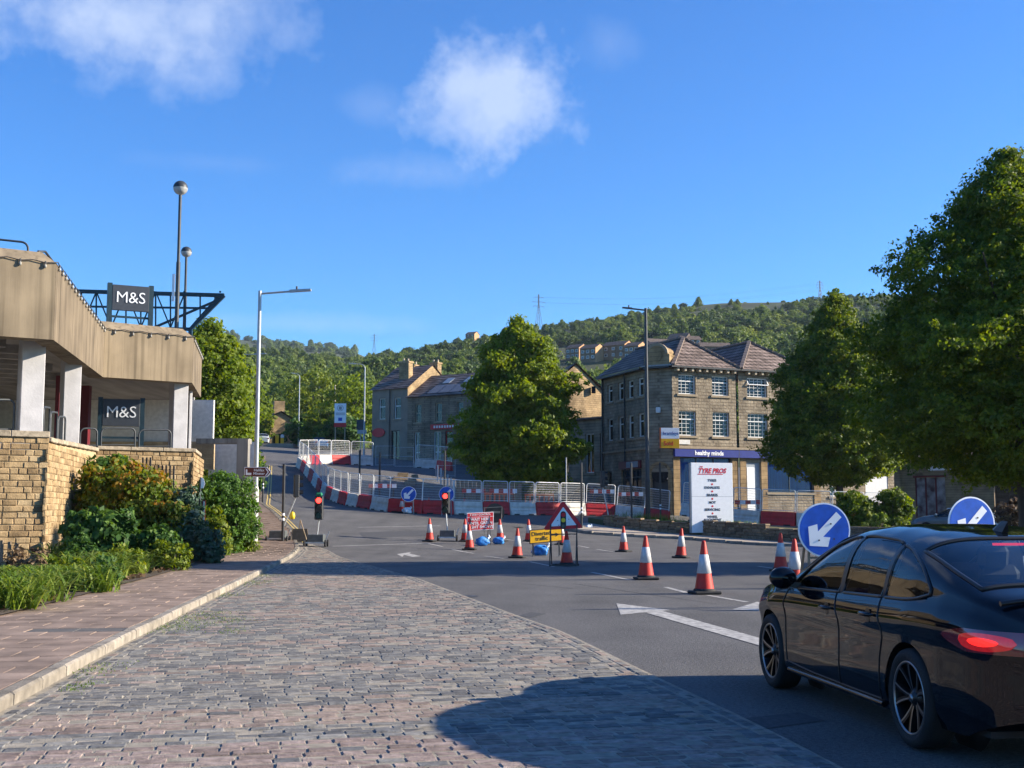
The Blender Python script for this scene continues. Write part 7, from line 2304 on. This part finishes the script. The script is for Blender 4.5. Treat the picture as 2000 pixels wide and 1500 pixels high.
def make_wheel(name, r, w, parent, x, y, side, spokes=5):
    t = link(name, None, parent, (x, y, r)) if False else bpy.data.objects.new(name, None)
    t.parent = parent; t.location = (x, y, r); col.objects.link(t)
    rot = Matrix.Rotation(R(90) * side, 3, 'Y')       # lathe axis z -> outward x
    hw = w / 2; ri = r * .735
    MB().lathe([(ri, -hw + .02), (r * .86, -hw), (r * .97, -hw + .02), (r, -hw + .05), (r, hw - .05), (r * .97, hw - .02), (r * .86, hw), (ri + .012, hw - .012), (ri, hw - .02)], n=48, M=rot).build('tyre', M['tyre'], t)
    MB().lathe([(ri, -hw + .02), (ri * .97, -hw + .04), (ri * .93, 0), (ri * .95, hw - .05), (ri, hw - .018)], n=48, M=rot).build('rim', M['rim'], t)
    MB().lathe([(ri - .016, hw - .024), (ri - .012, hw - .016), (ri, hw - .014), (ri + .004, hw - .02)], n=48, M=rot).build('rim_lip', M['rimface'], t)
    MB().lathe([(0, -.01), (ri * .62, -.01), (ri * .62, .01), (0, .01)], n=24, M=rot).build('brake_disc', M['grey'], t)
    MB().lathe([(0, hw - .035), (.03, hw - .035), (.045, hw - .05), (.075, hw - .06), (.085, hw - .09), (.085, 0)], n=20, M=rot).build('hub', M['rim'], t)
    MB().lathe([(0, hw - .028), (.026, hw - .03), (.028, hw - .04)], n=16, M=rot).build('hub_cap', M['rimface'], t)
    for k in range(spokes):
        a = 2 * PI * k / spokes + .3
        sp, cf = MB(), MB()
        for d_ in (-1, 1):
            pts = []
            for q in np.linspace(0, 1, 6):
                rad = .055 + (ri - .02 - .055) * q; an = a + d_ * (.16 + .17 * q ** 1.5) * (.9 if q > .2 else .8)
                zz = hw - .055 + .035 * q
                pts.append((rad * math.cos(an), rad * math.sin(an), zz, .014 + .006 * q, an))
            for (p0, p1) in zip(pts, pts[1:]):
                V_ = []
                for p in (p0, p1):
                    tx, ty = -math.sin(p[4]), math.cos(p[4])
                    for s_, dz in ((-1, 0), (1, 0), (1, -.045), (-1, -.045)): V_.append((p[0] + tx * p[3] * s_, p[1] + ty * p[3] * s_, p[2] + dz))
                sp.add([tuple(rot @ Vector(v)) for v in V_], [(0, 4, 5, 1), (1, 5, 6, 2), (3, 2, 6, 7), (0, 3, 7, 4), (0, 1, 2, 3), (7, 6, 5, 4)])
                V2 = []
                for p in (p0, p1):
                    tx, ty = -math.sin(p[4]), math.cos(p[4])
                    for s_ in (-.75 if d_ < 0 else .05, -.05 if d_ < 0 else .75): V2.append((p[0] + tx * p[3] * s_, p[1] + ty * p[3] * s_, p[2] + .002))
                V2 = [tuple(rot @ Vector(v)) for v in V2]
                cf.add(V2, [(0, 1, 3, 2), (2, 3, 1, 0)])
        s__ = sp.build('spoke', M['rim'], t); cf.build('spoke_face', M['rimface'], t)
    return t


def build_car(name, label, loc, rz, S, paint, glass, detail=True, group=None):
    """S: dict of profile points along local y (forward +)"""
    t = thing(name, label, 'car', loc, rz, group)
    ztop, zbel, wid = smooth_fn(S['top'], .05), smooth_fn(S['belt'], .08), smooth_fn(S['wid'], S.get('wsig', .05))
    fz = S['side']; fzx = [q[0] for q in fz]; fzy = [q[1] for q in fz]
    y0, y1 = S['y']
    zs = S.get('sill', .19)
    def side_x(y, z): return wid(y) * float(np.interp(z - (zbel(y) - .96) * .8, fzx, fzy))
    TUM = .30
    def upper(y, th):
        zb = zbel(y); H = max(.02, ztop(y) - zb); xb = side_x(y, zb)
        z = zb + H * math.sin(th) ** .5
        x = xb * max(0, math.cos(th)) ** .5 * (1 - TUM * (z - zb))
        return x, z
    def skin(y, z):
        zb = zbel(y)
        if z <= zb: return side_x(y, z)
        H = max(.02, ztop(y) - zb); q = min(.999, max(0, (z - zb) / H)); th = math.asin(min(1, q * q))
        return upper(y, th)[0]
    n = S.get('n', 170); nl, nu = 22, 24
    ys = np.linspace(y0, y1, n)
    ths = [PI / 2 * (k / nu) ** 1.0 for k in range(1, nu + 1)]
    V_, key = [], {}
    arches = S['arch']; ra = S['ra']
    def zlow(y): return zs + S.get('tuck', .0) * 0
    rows_ = []
    for i, y in enumerate(ys):
        sec = []
        zb = zbel(y); zl = zs + max(0, (y - S['y'][1] + .35)) * .25 + max(0, (S['y'][0] + .45 - y)) * .35
        for k in range(nl + 1):
            z = zl + (zb - zl) * k / nl; sec.append((side_x(y, z), y, z))
        for th in ths:
            x, z = upper(y, th); sec.append((x, y, z))
        rows_.append(sec)
    m_ = nl + 1 + nu
    # snap wheel-arch edges
    def inside(p): return any((p[1] - a[0]) ** 2 + (p[2] - a[1]) ** 2 < ra * ra for a in arches)
    faces = {1: [], -1: []}
    keep = []; cut = set()
    wins = S['wins']
    def in_win(y, z, g=.012):
        for (ya, yb, lo, up) in wins:
            if ya + g < y < yb - g and lo(y) + g < z < up(y) - g: return True
        return False
    wy = S['screen']; ry = S['rear']
    for i in range(n - 1):
        for k in range(m_ - 1):
            q = [(i, k), (i + 1, k), (i + 1, k + 1), (i, k + 1)]
            c = np.mean([rows_[a][b] for a, b in q], axis=0)
            if k < nl and inside(c):
                cut |= set(q); continue
            if in_win(c[1], c[2]) and c[0] > .3 and nl - 2 <= k < nl + nu - 6: continue
            if k >= nl:
                th = ths[min(k - nl, nu - 1)]
                if wy[0] + .03 < c[1] < wy[1] - .03 and th > wy[2] + .06: continue
                if ry[0] + .03 < c[1] < ry[1] - .03 and th > ry[2] + .06: continue
            keep.append(q)
    for q in keep:
        for (i, k) in q:
            p = rows_[i][k]
            if (i, k) in cut:
                for a in arches:
                    dy, dz = p[1] - a[0], p[2] - a[1]; d_ = math.hypot(dy, dz)
                    if 0 < d_ < ra * 1.25:
                        yn, zn = a[0] + dy / d_ * ra, a[1] + dz / d_ * ra
                        rows_[i][k] = (side_x(yn, max(zs, zn)), yn, zn)
    V_ = []; idx = {}
    mb = MB()
    for s_ in (1, -1):
        base = len(V_)
        for i in range(n):
            for k in range(m_): V_.append((rows_[i][k][0] * s_, rows_[i][k][1], rows_[i][k][2]))
        for q in keep:
            f = tuple(base + i * m_ + k for i, k in q)
            mb.f.append(f if s_ < 0 else f[::-1])
    # end caps
    for i, fl in ((0, False), (n - 1, True)):
        ring = [i * m_ + k for k in range(m_)] + [n * m_ + i * m_ + k for k in range(m_ - 2, -1, -1)]
        mb.f.append(tuple(ring) if fl else tuple(ring[::-1]))
    mb.v = V_; mb.sm = [True] * (len(mb.f) - 2) + [False] * 2
    body = mb.build('body', paint, t)
    # underbody and arch liners
    MB().b2(-.74, .74, y0 + .25, y1 - .25, zs + .02, zs + .06).build('underbody', M['rubber'], t)
    for a in arches:
        for s_ in (-1, 1):
            ln = MB(); q = []
            for k in range(25):
                an = -.25 + (PI + .5) * k / 24; q.append((a[0] + (ra - .004) * math.cos(an), a[1] + (ra - .004) * math.sin(an)))
            for (p0, p1) in zip(q, q[1:]):
                xo0, xo1 = side_x(p0[0], max(zs, p0[1])) - .012, side_x(p1[0], max(zs, p1[1])) - .012
                ln.add([(s_ * xo0, *p0), (s_ * xo1, *p1), (s_ * .45, *p1), (s_ * .45, *p0)], [(0, 1, 2, 3), (3, 2, 1, 0)])
            ln.add([(s_ * .46, a[0] + ra * math.cos(an), a[1] + ra * math.sin(an)) for an in np.linspace(0, 2 * PI, 24)], [tuple(range(24)), tuple(range(24))[::-1]])
            ln.build('arch_liner', M['rubber'], t)
    # side windows with frames
    def patch(ya, yb, lo, up, off, s_, ny=26, nz=8):
        Vp, Fp = [], []
        for i in range(ny + 1):
            y = ya + (yb - ya) * i / ny; a, b = lo(y), max(lo(y) + .004, up(y))
            for k in range(nz + 1):
                z = a + (b - a) * k / nz; Vp.append((s_ * (skin(y, z) + off), y, z))
        for i in range(ny):
            for k in range(nz):
                f = (i * (nz + 1) + k, (i + 1) * (nz + 1) + k, (i + 1) * (nz + 1) + k + 1, i * (nz + 1) + k + 1); Fp.append(f if s_ > 0 else f[::-1])
        return Vp, Fp
    for s_ in (-1, 1):
        for wk, (ya, yb, lo, up) in enumerate(wins):
            g = .03
            gl = MB().add(*patch(ya, yb, lo, up, -.004, s_), True).build('side_window', glass, t)
            fr = MB()
            pts = [(ya + (yb - ya) * k / 30, lo(ya + (yb - ya) * k / 30)) for k in range(31)] + [(yb - (yb - ya) * k / 30, max(lo(yb - (yb - ya) * k / 30), up(yb - (yb - ya) * k / 30))) for k in range(31)]
            P3 = [Vector((s_ * (skin(y, z) + .002), y, z)) for y, z in pts]
            fr.tube([p for k, p in enumerate(P3) if k == 0 or (p - P3[k - 1]).length > .004], .013, 6, closed=True)
            fr.build('window_seal', M['trim'], gl)
    for (pa, pb) in S.get('pillars', []):
        for s_ in (-1, 1):
            lo, up = wins[0][2], wins[0][3]
            MB().add(*patch(pa, pb, lambda y: lo(y) + .002, lambda y: up(y) - .002, .003, s_, 3, 10), True).build('pillar_trim', M['trim'], t)
    # screens
    for nm, (ya, yb, th0) in (('windscreen', wy), ('rear_window', ry)):
        Vp, Fp = [], []; ny, nx = 18, 26
        for i in range(ny + 1):
            y = ya + (yb - ya) * i / ny
            for k in range(nx + 1):
                th = th0 + (PI - 2 * th0) * k / nx
                x, z = upper(y, th if th <= PI / 2 else PI - th)
                Vp.append((x if th <= PI / 2 else -x, y, z + .002))
        for i in range(ny):
            for k in range(nx): Fp.append((i * (nx + 1) + k, i * (nx + 1) + k + 1, (i + 1) * (nx + 1) + k + 1, (i + 1) * (nx + 1) + k)[::-1])
        g = MB().add(Vp, Fp, True).build(nm, glass, t)
        ring = [Vp[k] for k in range(nx + 1)] + [Vp[i * (nx + 1) + nx] for i in range(1, ny + 1)] + [Vp[ny * (nx + 1) + k] for k in range(nx - 1, -1, -1)] + [Vp[i * (nx + 1)] for i in range(ny - 1, 0, -1)]
        MB().tube(ring, .016, 6, closed=True).build('screen_seal', M['trim'], g)
    # cabin
    if S.get('cabin', True):
        c = MB(); c.b2(-.66, .66, .62, 1.0, .55, .93, .06); c.build('dashboard', M['seat'], t)
        for sx in (-.37, .37):
            s1 = MB(); s1.box((sx, -.18, .88), (.50, .16, .62), Matrix.Rotation(R(14), 3, 'X'), .06); s1.b2(sx - .25, sx + .25, -.1, .42, .42, .58, .06); s1.build('front_seat', M['seat'], t)
            s1 = MB(); s1.box((sx, -.30, 1.24), (.26, .11, .2), Matrix.Rotation(R(12), 3, 'X'), .045); s1.build('headrest', M['seat'], t)
            s1 = MB(); s1.box((sx, -1.28, 1.16), (.25, .1, .17), Matrix.Rotation(R(16), 3, 'X'), .04); s1.build('headrest', M['seat'], t)
        s1 = MB(); s1.box((0, -1.16, .84), (1.24, .18, .56), Matrix.Rotation(R(16), 3, 'X'), .06); s1.b2(-.62, .62, -1.1, -.6, .42, .58, .06); s1.build('rear_bench', M['seat'], t)
        MB().b2(-.66, .66, -2.0, -1.3, .86, .90).build('parcel_shelf', M['seat'], t)
        MB().b2(-.70, .70, -1.9, 1.0, .30, .36).build('floor_pan', M['seat'], t)
        sw = MB(); sw.tube([(.37 + .18 * math.cos(a), .52 + .06 * math.sin(a), .88 + .17 * math.sin(a)) for a in np.linspace(0, 2 * PI, 20)[:-1]], .014, 6, closed=True); sw.build('steering_wheel', M['trim'], t)
    t['_'] = 0; del t['_']
    # seams
    def seam(pts, nm='door_seam', r=.0065, mt=None, off=.0006):
        for s_ in (-1, 1):
            P3 = [Vector((s_ * (skin(y, z) + off), y, z)) for y, z in pts]
            MB().tube(P3, r, 5).build(nm, mt or M['trim'], t)
    for pl in S.get('seams', []):
        yy, zz = [q[0] for q in pl], [q[1] for q in pl]
        L = np.linspace(0, 1, 24); tt = np.linspace(0, 1, len(pl))
        seam([(float(np.interp(q, tt, yy)), float(np.interp(q, tt, zz))) for q in L])
    for (y, z) in S.get('handles', []):
        for s_ in (-1, 1):
            hnd = MB(); P3 = [Vector((s_ * (skin(y + dy, z) + o_), y + dy, z + .004)) for dy, o_ in ((-.11, .0), (-.09, .03), (-.04, .038), (.04, .038), (.09, .03), (.11, .0))]
            hnd.tube(P3, [.010, .014, .016, .016, .014, .010], 8); hh__ = hnd.build('door_handle', paint, t)
            cup = MB(); cup.lathe([(.0, .0015), (.045, .0015), (.052, 0)], (0, 0, 0), 16, Matrix.Rotation(R(90) * s_, 3, 'Y')); cup.build('handle_cup', M['trim'], hh__, (s_ * (skin(y, z) + .001), y, z - .004))
    for (y, z) in S.get('mirror', []):
        for s_ in (-1, 1):
            x = skin(y, z - .06)
            mm = MB(); prof = [(0, .0), (.10, .115), (.17, .115), (.23, .07), (.24, 0)]
            mm.lathe([(.02, -.06), (.075, -.05), (.098, 0), (.092, .05), (.06, .085), (.0, .10)], (0, 0, 0), 18)
            Mx = Matrix.Rotation(R(90), 3, 'X')
            mm.v = [tuple(Vector((s_ * (x + .13 + v[0] * 1.25), y + .02 + v[2] * .9, z + v[1] * .98))) for v in mm.v]
            mo = mm.build('door_mirror', paint, t)
            MB().bar((s_ * (x - .02), y, z - .07), (s_ * (x + .1), y + .02, z - .05), .06, .05).build('mirror_stalk', M['trim'], mo)
    return t, skin, upper, side_x


# ---------------------------------------------------------------- the near black car
lo_ = smooth_fn([(-1.75, 1.055), (-1.6, 1.015), (-1.4, .995), (-.9, .985), (0, .965), (.9, .945)], .06)
upf = smooth_fn([(-1.76, 1.06), (-1.66, 1.15), (-1.5, 1.235), (-1.25, 1.325), (-.9, 1.392), (-.4, 1.415), (-.05, 1.395), (.2, 1.335), (.45, 1.22), (.7, 1.075), (.92, .95)], .05)
S_near = dict(
    y=(-2.55, 2.27), n=190,
    top=[(-2.56, .96), (-2.50, 1.02), (-2.42, 1.075), (-2.33, 1.095), (-2.2, 1.125), (-1.95, 1.22), (-1.6, 1.345), (-1.35, 1.42), (-1.1, 1.465), (-.7, 1.50), (-.35, 1.508), (0, 1.488), (.25, 1.435), (.6, 1.29), (.98, 1.10), (1.06, 1.055), (1.4, 1.02), (1.75, .96), (2.0, .88), (2.15, .79), (2.28, .66)],
    belt=[(-2.56, .86), (-2.4, .955), (-2.1, 1.01), (-1.6, 1.015), (-.9, .985), (0, .965), (.9, .945), (1.4, .915), (1.8, .84), (2.1, .73), (2.28, .56)],
    wid=[(-2.56, .60), (-2.50, .70), (-2.40, .79), (-2.25, .85), (-1.9, .90), (-1.46, .918), (-.8, .912), (0, .905), (1.0, .905), (1.46, .912), (1.85, .87), (2.08, .76), (2.2, .63), (2.28, .48)], wsig=.04,
    side=[(.15, .905), (.22, .945), (.30, .972), (.42, .978), (.55, .974), (.68, .974), (.755, .985), (.79, .998), (.82, 1.0), (.86, .99), (.92, .965), (.97, .932), (1.1, .90)],
    arch=[(-1.46, .335), (1.46, .335)], ra=.375,
    wins=[(-1.74, -1.05, lo_, upf), (-1.0, -.25, lo_, upf), (-.17, .90, lo_, upf)],
    screen=(.26, 1.0, .62), rear=(-2.17, -1.38, .66),
    seams=[[(1.02, .30), (1.04, .55), (1.03, .80), (.98, .93)], [(-.20, .26), (-.21, .6), (-.22, .80), (-.13, .96)], [(-.98, .26), (-1.0, .55), (-1.06, .72), (-1.04, .85), (-1.0, .985)], [(1.02, .30), (.4, .27), (-.4, .26), (-.98, .26)]],
    pillars=[(-.25, -.17), (-1.055, -.995)], handles=[(-.02, .835), (-.86, .85)], mirror=[(.78, 1.03)])
cw = Vector((3.45, 10.15, 0))
near_car, skin, upper, side_x = build_car('parked_car', 'glossy black hatchback with a lit red tail light in the right foreground', (3.42, 10.12, .004), R(6.6), S_near, M['carblack'], M['carglass'])
near_car.name = 'black_car'
for y in (-1.46, 1.46):
    for s_ in (-1, 1): make_wheel('wheel', .335, .235, near_car, s_ * .785, y, s_)


# tail lights wrap round the rear corner: strips that follow the skin
def wrap_patch(pts_fn, ny, nz, off, s_):
    Vp, Fp = [], []
    for i in range(ny + 1):
        for k in range(nz + 1):
            y, z = pts_fn(i / ny, k / nz); Vp.append((s_ * (skin(y, z) + off), y - off * .8 * max(0, min(1, (-2.2 - y) / .3)), z))
    for i in range(ny):
        for k in range(nz):
            f = (i * (nz + 1) + k, (i + 1) * (nz + 1) + k, (i + 1) * (nz + 1) + k + 1, i * (nz + 1) + k + 1); Fp.append(f if s_ > 0 else f[::-1])
    return Vp, Fp


for s_ in (-1, 1):
    def tail(u, v):
        y = -1.98 - .567 * u
        q_ = min(1, u * 2.4) ** .6; zt_l, zb_l = .82 + .06 * q_ - .01 * u, .815 - .085 * q_
        return y, zb_l + (zt_l - zb_l) * v
    tl = MB().add(*wrap_patch(tail, 26, 8, .006, s_), True).build('tail_light', M['taillens'], near_car)
    def glow(u, v):
        y = -2.25 - .20 * u; q_ = math.sin(PI * u) ** .5; zt_l, zb_l = .80 + .026 * q_, .80 - .028 * q_
        return y, zb_l + (zt_l - zb_l) * v
    MB().add(*wrap_patch(glow, 16, 6, .009, s_), True).build('brake_lamp', M['brakelight'], tl)
    def halo(u, v):
        y = -2.16 - .36 * u; q_ = math.sin(PI * u) ** .35; return y, (.80 - .058 * q_) + (.112 * q_) * v
    MB().add(*wrap_patch(halo, 18, 6, .0078, s_), True).build('tail_lamp', M['tailglow'], tl)
    # rear face lens inboard
    MB().b2(min(s_ * .30, s_ * .58), max(s_ * .30, s_ * .58), -2.566, -2.552, .74, .845, .008).build('rear_lens', M['taillens'], tl)
    MB().b2(min(s_ * .30, s_ * .52), max(s_ * .30, s_ * .52), -2.562, -2.551, .40, .425).build('reflector', M['taillens'], near_car)
put_text('gt', near_car, -.36, -2.556, .955, 'badge_lettering')
MB().b2(-.27, .27, -2.562, -2.551, .60, .72).build('number_plate', M['amber'], near_car)
lip = MB(); lip.tube([(x, -2.44 - .02 * (1 - (x / .75) ** 2), 1.085 - .05 * (x / .75) ** 2) for x in np.linspace(-.72, .72, 17)], .018, 6); lip.build('spoiler_lip', M['carblack'], near_car)
fin = MB(); fin.add([(0, -1.02, 1.475), (.025, -1.20, 1.45), (-.025, -1.20, 1.45), (0, -1.24, 1.53), (0, -1.16, 1.535), (.03, -1.08, 1.465), (-.03, -1.08, 1.465)], [(0, 5, 4), (0, 4, 6), (5, 1, 3, 4), (6, 4, 3, 2), (1, 2, 3)]); fin.build('roof_aerial', M['trim'], near_car)
xb_, zb_b = upper(-1.42, 1.3)
MB().b2(-.22, .22, -1.455, -1.425, 1.365, 1.382).build('high_brake_light', M['brakelight'], near_car)
for s_ in (-1, 1):
    bp_ = MB(); P3 = [Vector((s_ * (side_x(y, .235) + .004), y, .225)) for y in np.linspace(-1.0, 1.0, 16)]; bp_.tube(P3, .024, 6)
    bp_.build('sill_trim', M['carblack'], near_car)
MB().b2(-.60, .60, -2.56, -2.49, .24, .36, .02).build('rear_diffuser', M['trim'], near_car)
for s_ in (-1, 1): MB().cyl((s_ * .5, -2.58, .27), (s_ * .5, -2.4, .27), .045, 14).build('exhaust_tip', M['chrome'], near_car)
for s_ in (-1, 1):
    hl = []
    def hlf(u, v): return 1.98 + .2 * u, .62 + .10 * v - .04 * u
    Vp, Fp = [], []
    for i in range(9):
        for k in range(5):
            y, z = hlf(i / 8, k / 4); Vp.append((s_ * (skin(y, z) + .004), y, z))
    for i in range(8):
        for k in range(4):
            f = (i * 5 + k, (i + 1) * 5 + k, (i + 1) * 5 + k + 1, i * 5 + k + 1); Fp.append(f if s_ < 0 else f[::-1])
    MB().add(Vp, Fp, True).build('headlight', M['chrome'], near_car)

# ---------------------------------------------------------------- far cars
lo2 = smooth_fn([(-1.6, .97), (.9, .93)], .05); up2 = smooth_fn([(-1.62, .98), (-1.3, 1.22), (-.9, 1.36), (-.2, 1.39), (.3, 1.28), (.9, .95)], .05)
S_far = dict(y=(-2.1, 2.1), n=64,
             top=[(-2.1, .85), (-2.0, 1.0), (-1.75, 1.1), (-1.3, 1.36), (-.8, 1.45), (-.2, 1.46), (.3, 1.36), (.9, 1.02), (1.5, .96), (1.95, .82), (2.1, .65)],
             belt=[(-2.1, .8), (-1.8, .98), (-1, .97), (.9, .93), (1.6, .85), (2.1, .56)], wid=[(-2.1, .6), (-1.9, .8), (-1.3, .88), (0, .89), (1.3, .88), (1.85, .78), (2.1, .5)],
             side=[(.15, .92), (.3, .98), (.6, 1.0), (.8, 1.0), (.97, .93), (1.1, .9)], arch=[(-1.28, .31), (1.28, .31)], ra=.35, wins=[(-1.58, -.68, lo2, up2), (-.6, .86, lo2, up2)], screen=(.32, .92, .62), rear=(-1.75, -1.32, .62), cabin=False, mirror=[(.75, 1.0)])
def far_car(label, loc, rz, c, nm):
    t, sk, u_, sx_ = build_car(nm, label, loc, rz, S_far, car_paint(nm + '_paint', c), M['glass'])
    for y in (-1.28, 1.28):
        for s_ in (-1, 1):
            w_ = MB(); w_.lathe([(.0, -.1), (.2, -.1), (.30, -.1), (.31, -.07), (.31, .07), (.30, .1), (.2, .09), (0, .08)], (s_ * .77, y, .31), 20, Matrix.Rotation(R(90), 3, 'Y')); w_.build('wheel', M['tyre'], t)
    for s_ in (-1, 1): MB().b2(min(s_ * .45, s_ * .78), max(s_ * .45, s_ * .78), -2.1, -1.93, .72, .86, .03).build('tail_light', M['taillens'], t)
    MB().b2(-.6, .6, -1.2, .6, .5, .9, .1).build('cabin_seats', M['seat'], t)
    return t


def put_car(px, Y, rz, c, label, nm, lift=.0):
    x = (px - 1000) / FPX * Y; return far_car(label, (x, Y, h(x, Y) + lift), rz, c, nm)


put_car(1862, 62, R(60), (.10, .13, .15), 'grey blue car parked beside the picture panels', 'parked_car', .45)
put_car(1968, 55, R(75), (.55, .57, .6), 'white car with a red tail light parked at the right edge', 'parked_car', .35)
put_car(622, 146, R(20), (.02, .09, .22), 'blue car driving beyond the curved barriers', 'moving_car', .0)
put_car(512, 150, R(12), (.35, .38, .40), 'silver car half hidden by the tall lamp post', 'moving_car', .0)
put_car(985, 88, R(80), (.03, .07, .12), 'dark blue parked car in the shade behind the front mesh', 'parked_car')
put_car(1145, 92, R(70), (.03, .08, .16), 'dark blue parked car beside the low stone range', 'parked_car')

# ================================================================== thin air between here and the hill
hz = MB().b2(-2700, 2700, -320, 4020, float(np.min(_gz)) - 3.0, 275.0).build('haze', None)
m_ = bpy.data.materials.new('thin_haze'); m_.use_nodes = True
t_ = m_.node_tree; t_.nodes.clear()
o_ = t_.nodes.new('ShaderNodeOutputMaterial'); v_ = t_.nodes.new('ShaderNodeVolumePrincipled')
v_.inputs['Color'].default_value = (.68, .82, 1.0, 1); v_.inputs['Density'].default_value = .00008; v_.inputs['Anisotropy'].default_value = .2
t_.links.new(v_.outputs[0], o_.inputs['Volume'])
hz.data.materials.append(m_); hz['kind'] = 'stuff'; hz['label'] = 'thin bluish summer haze over the valley'; hz['category'] = 'haze'
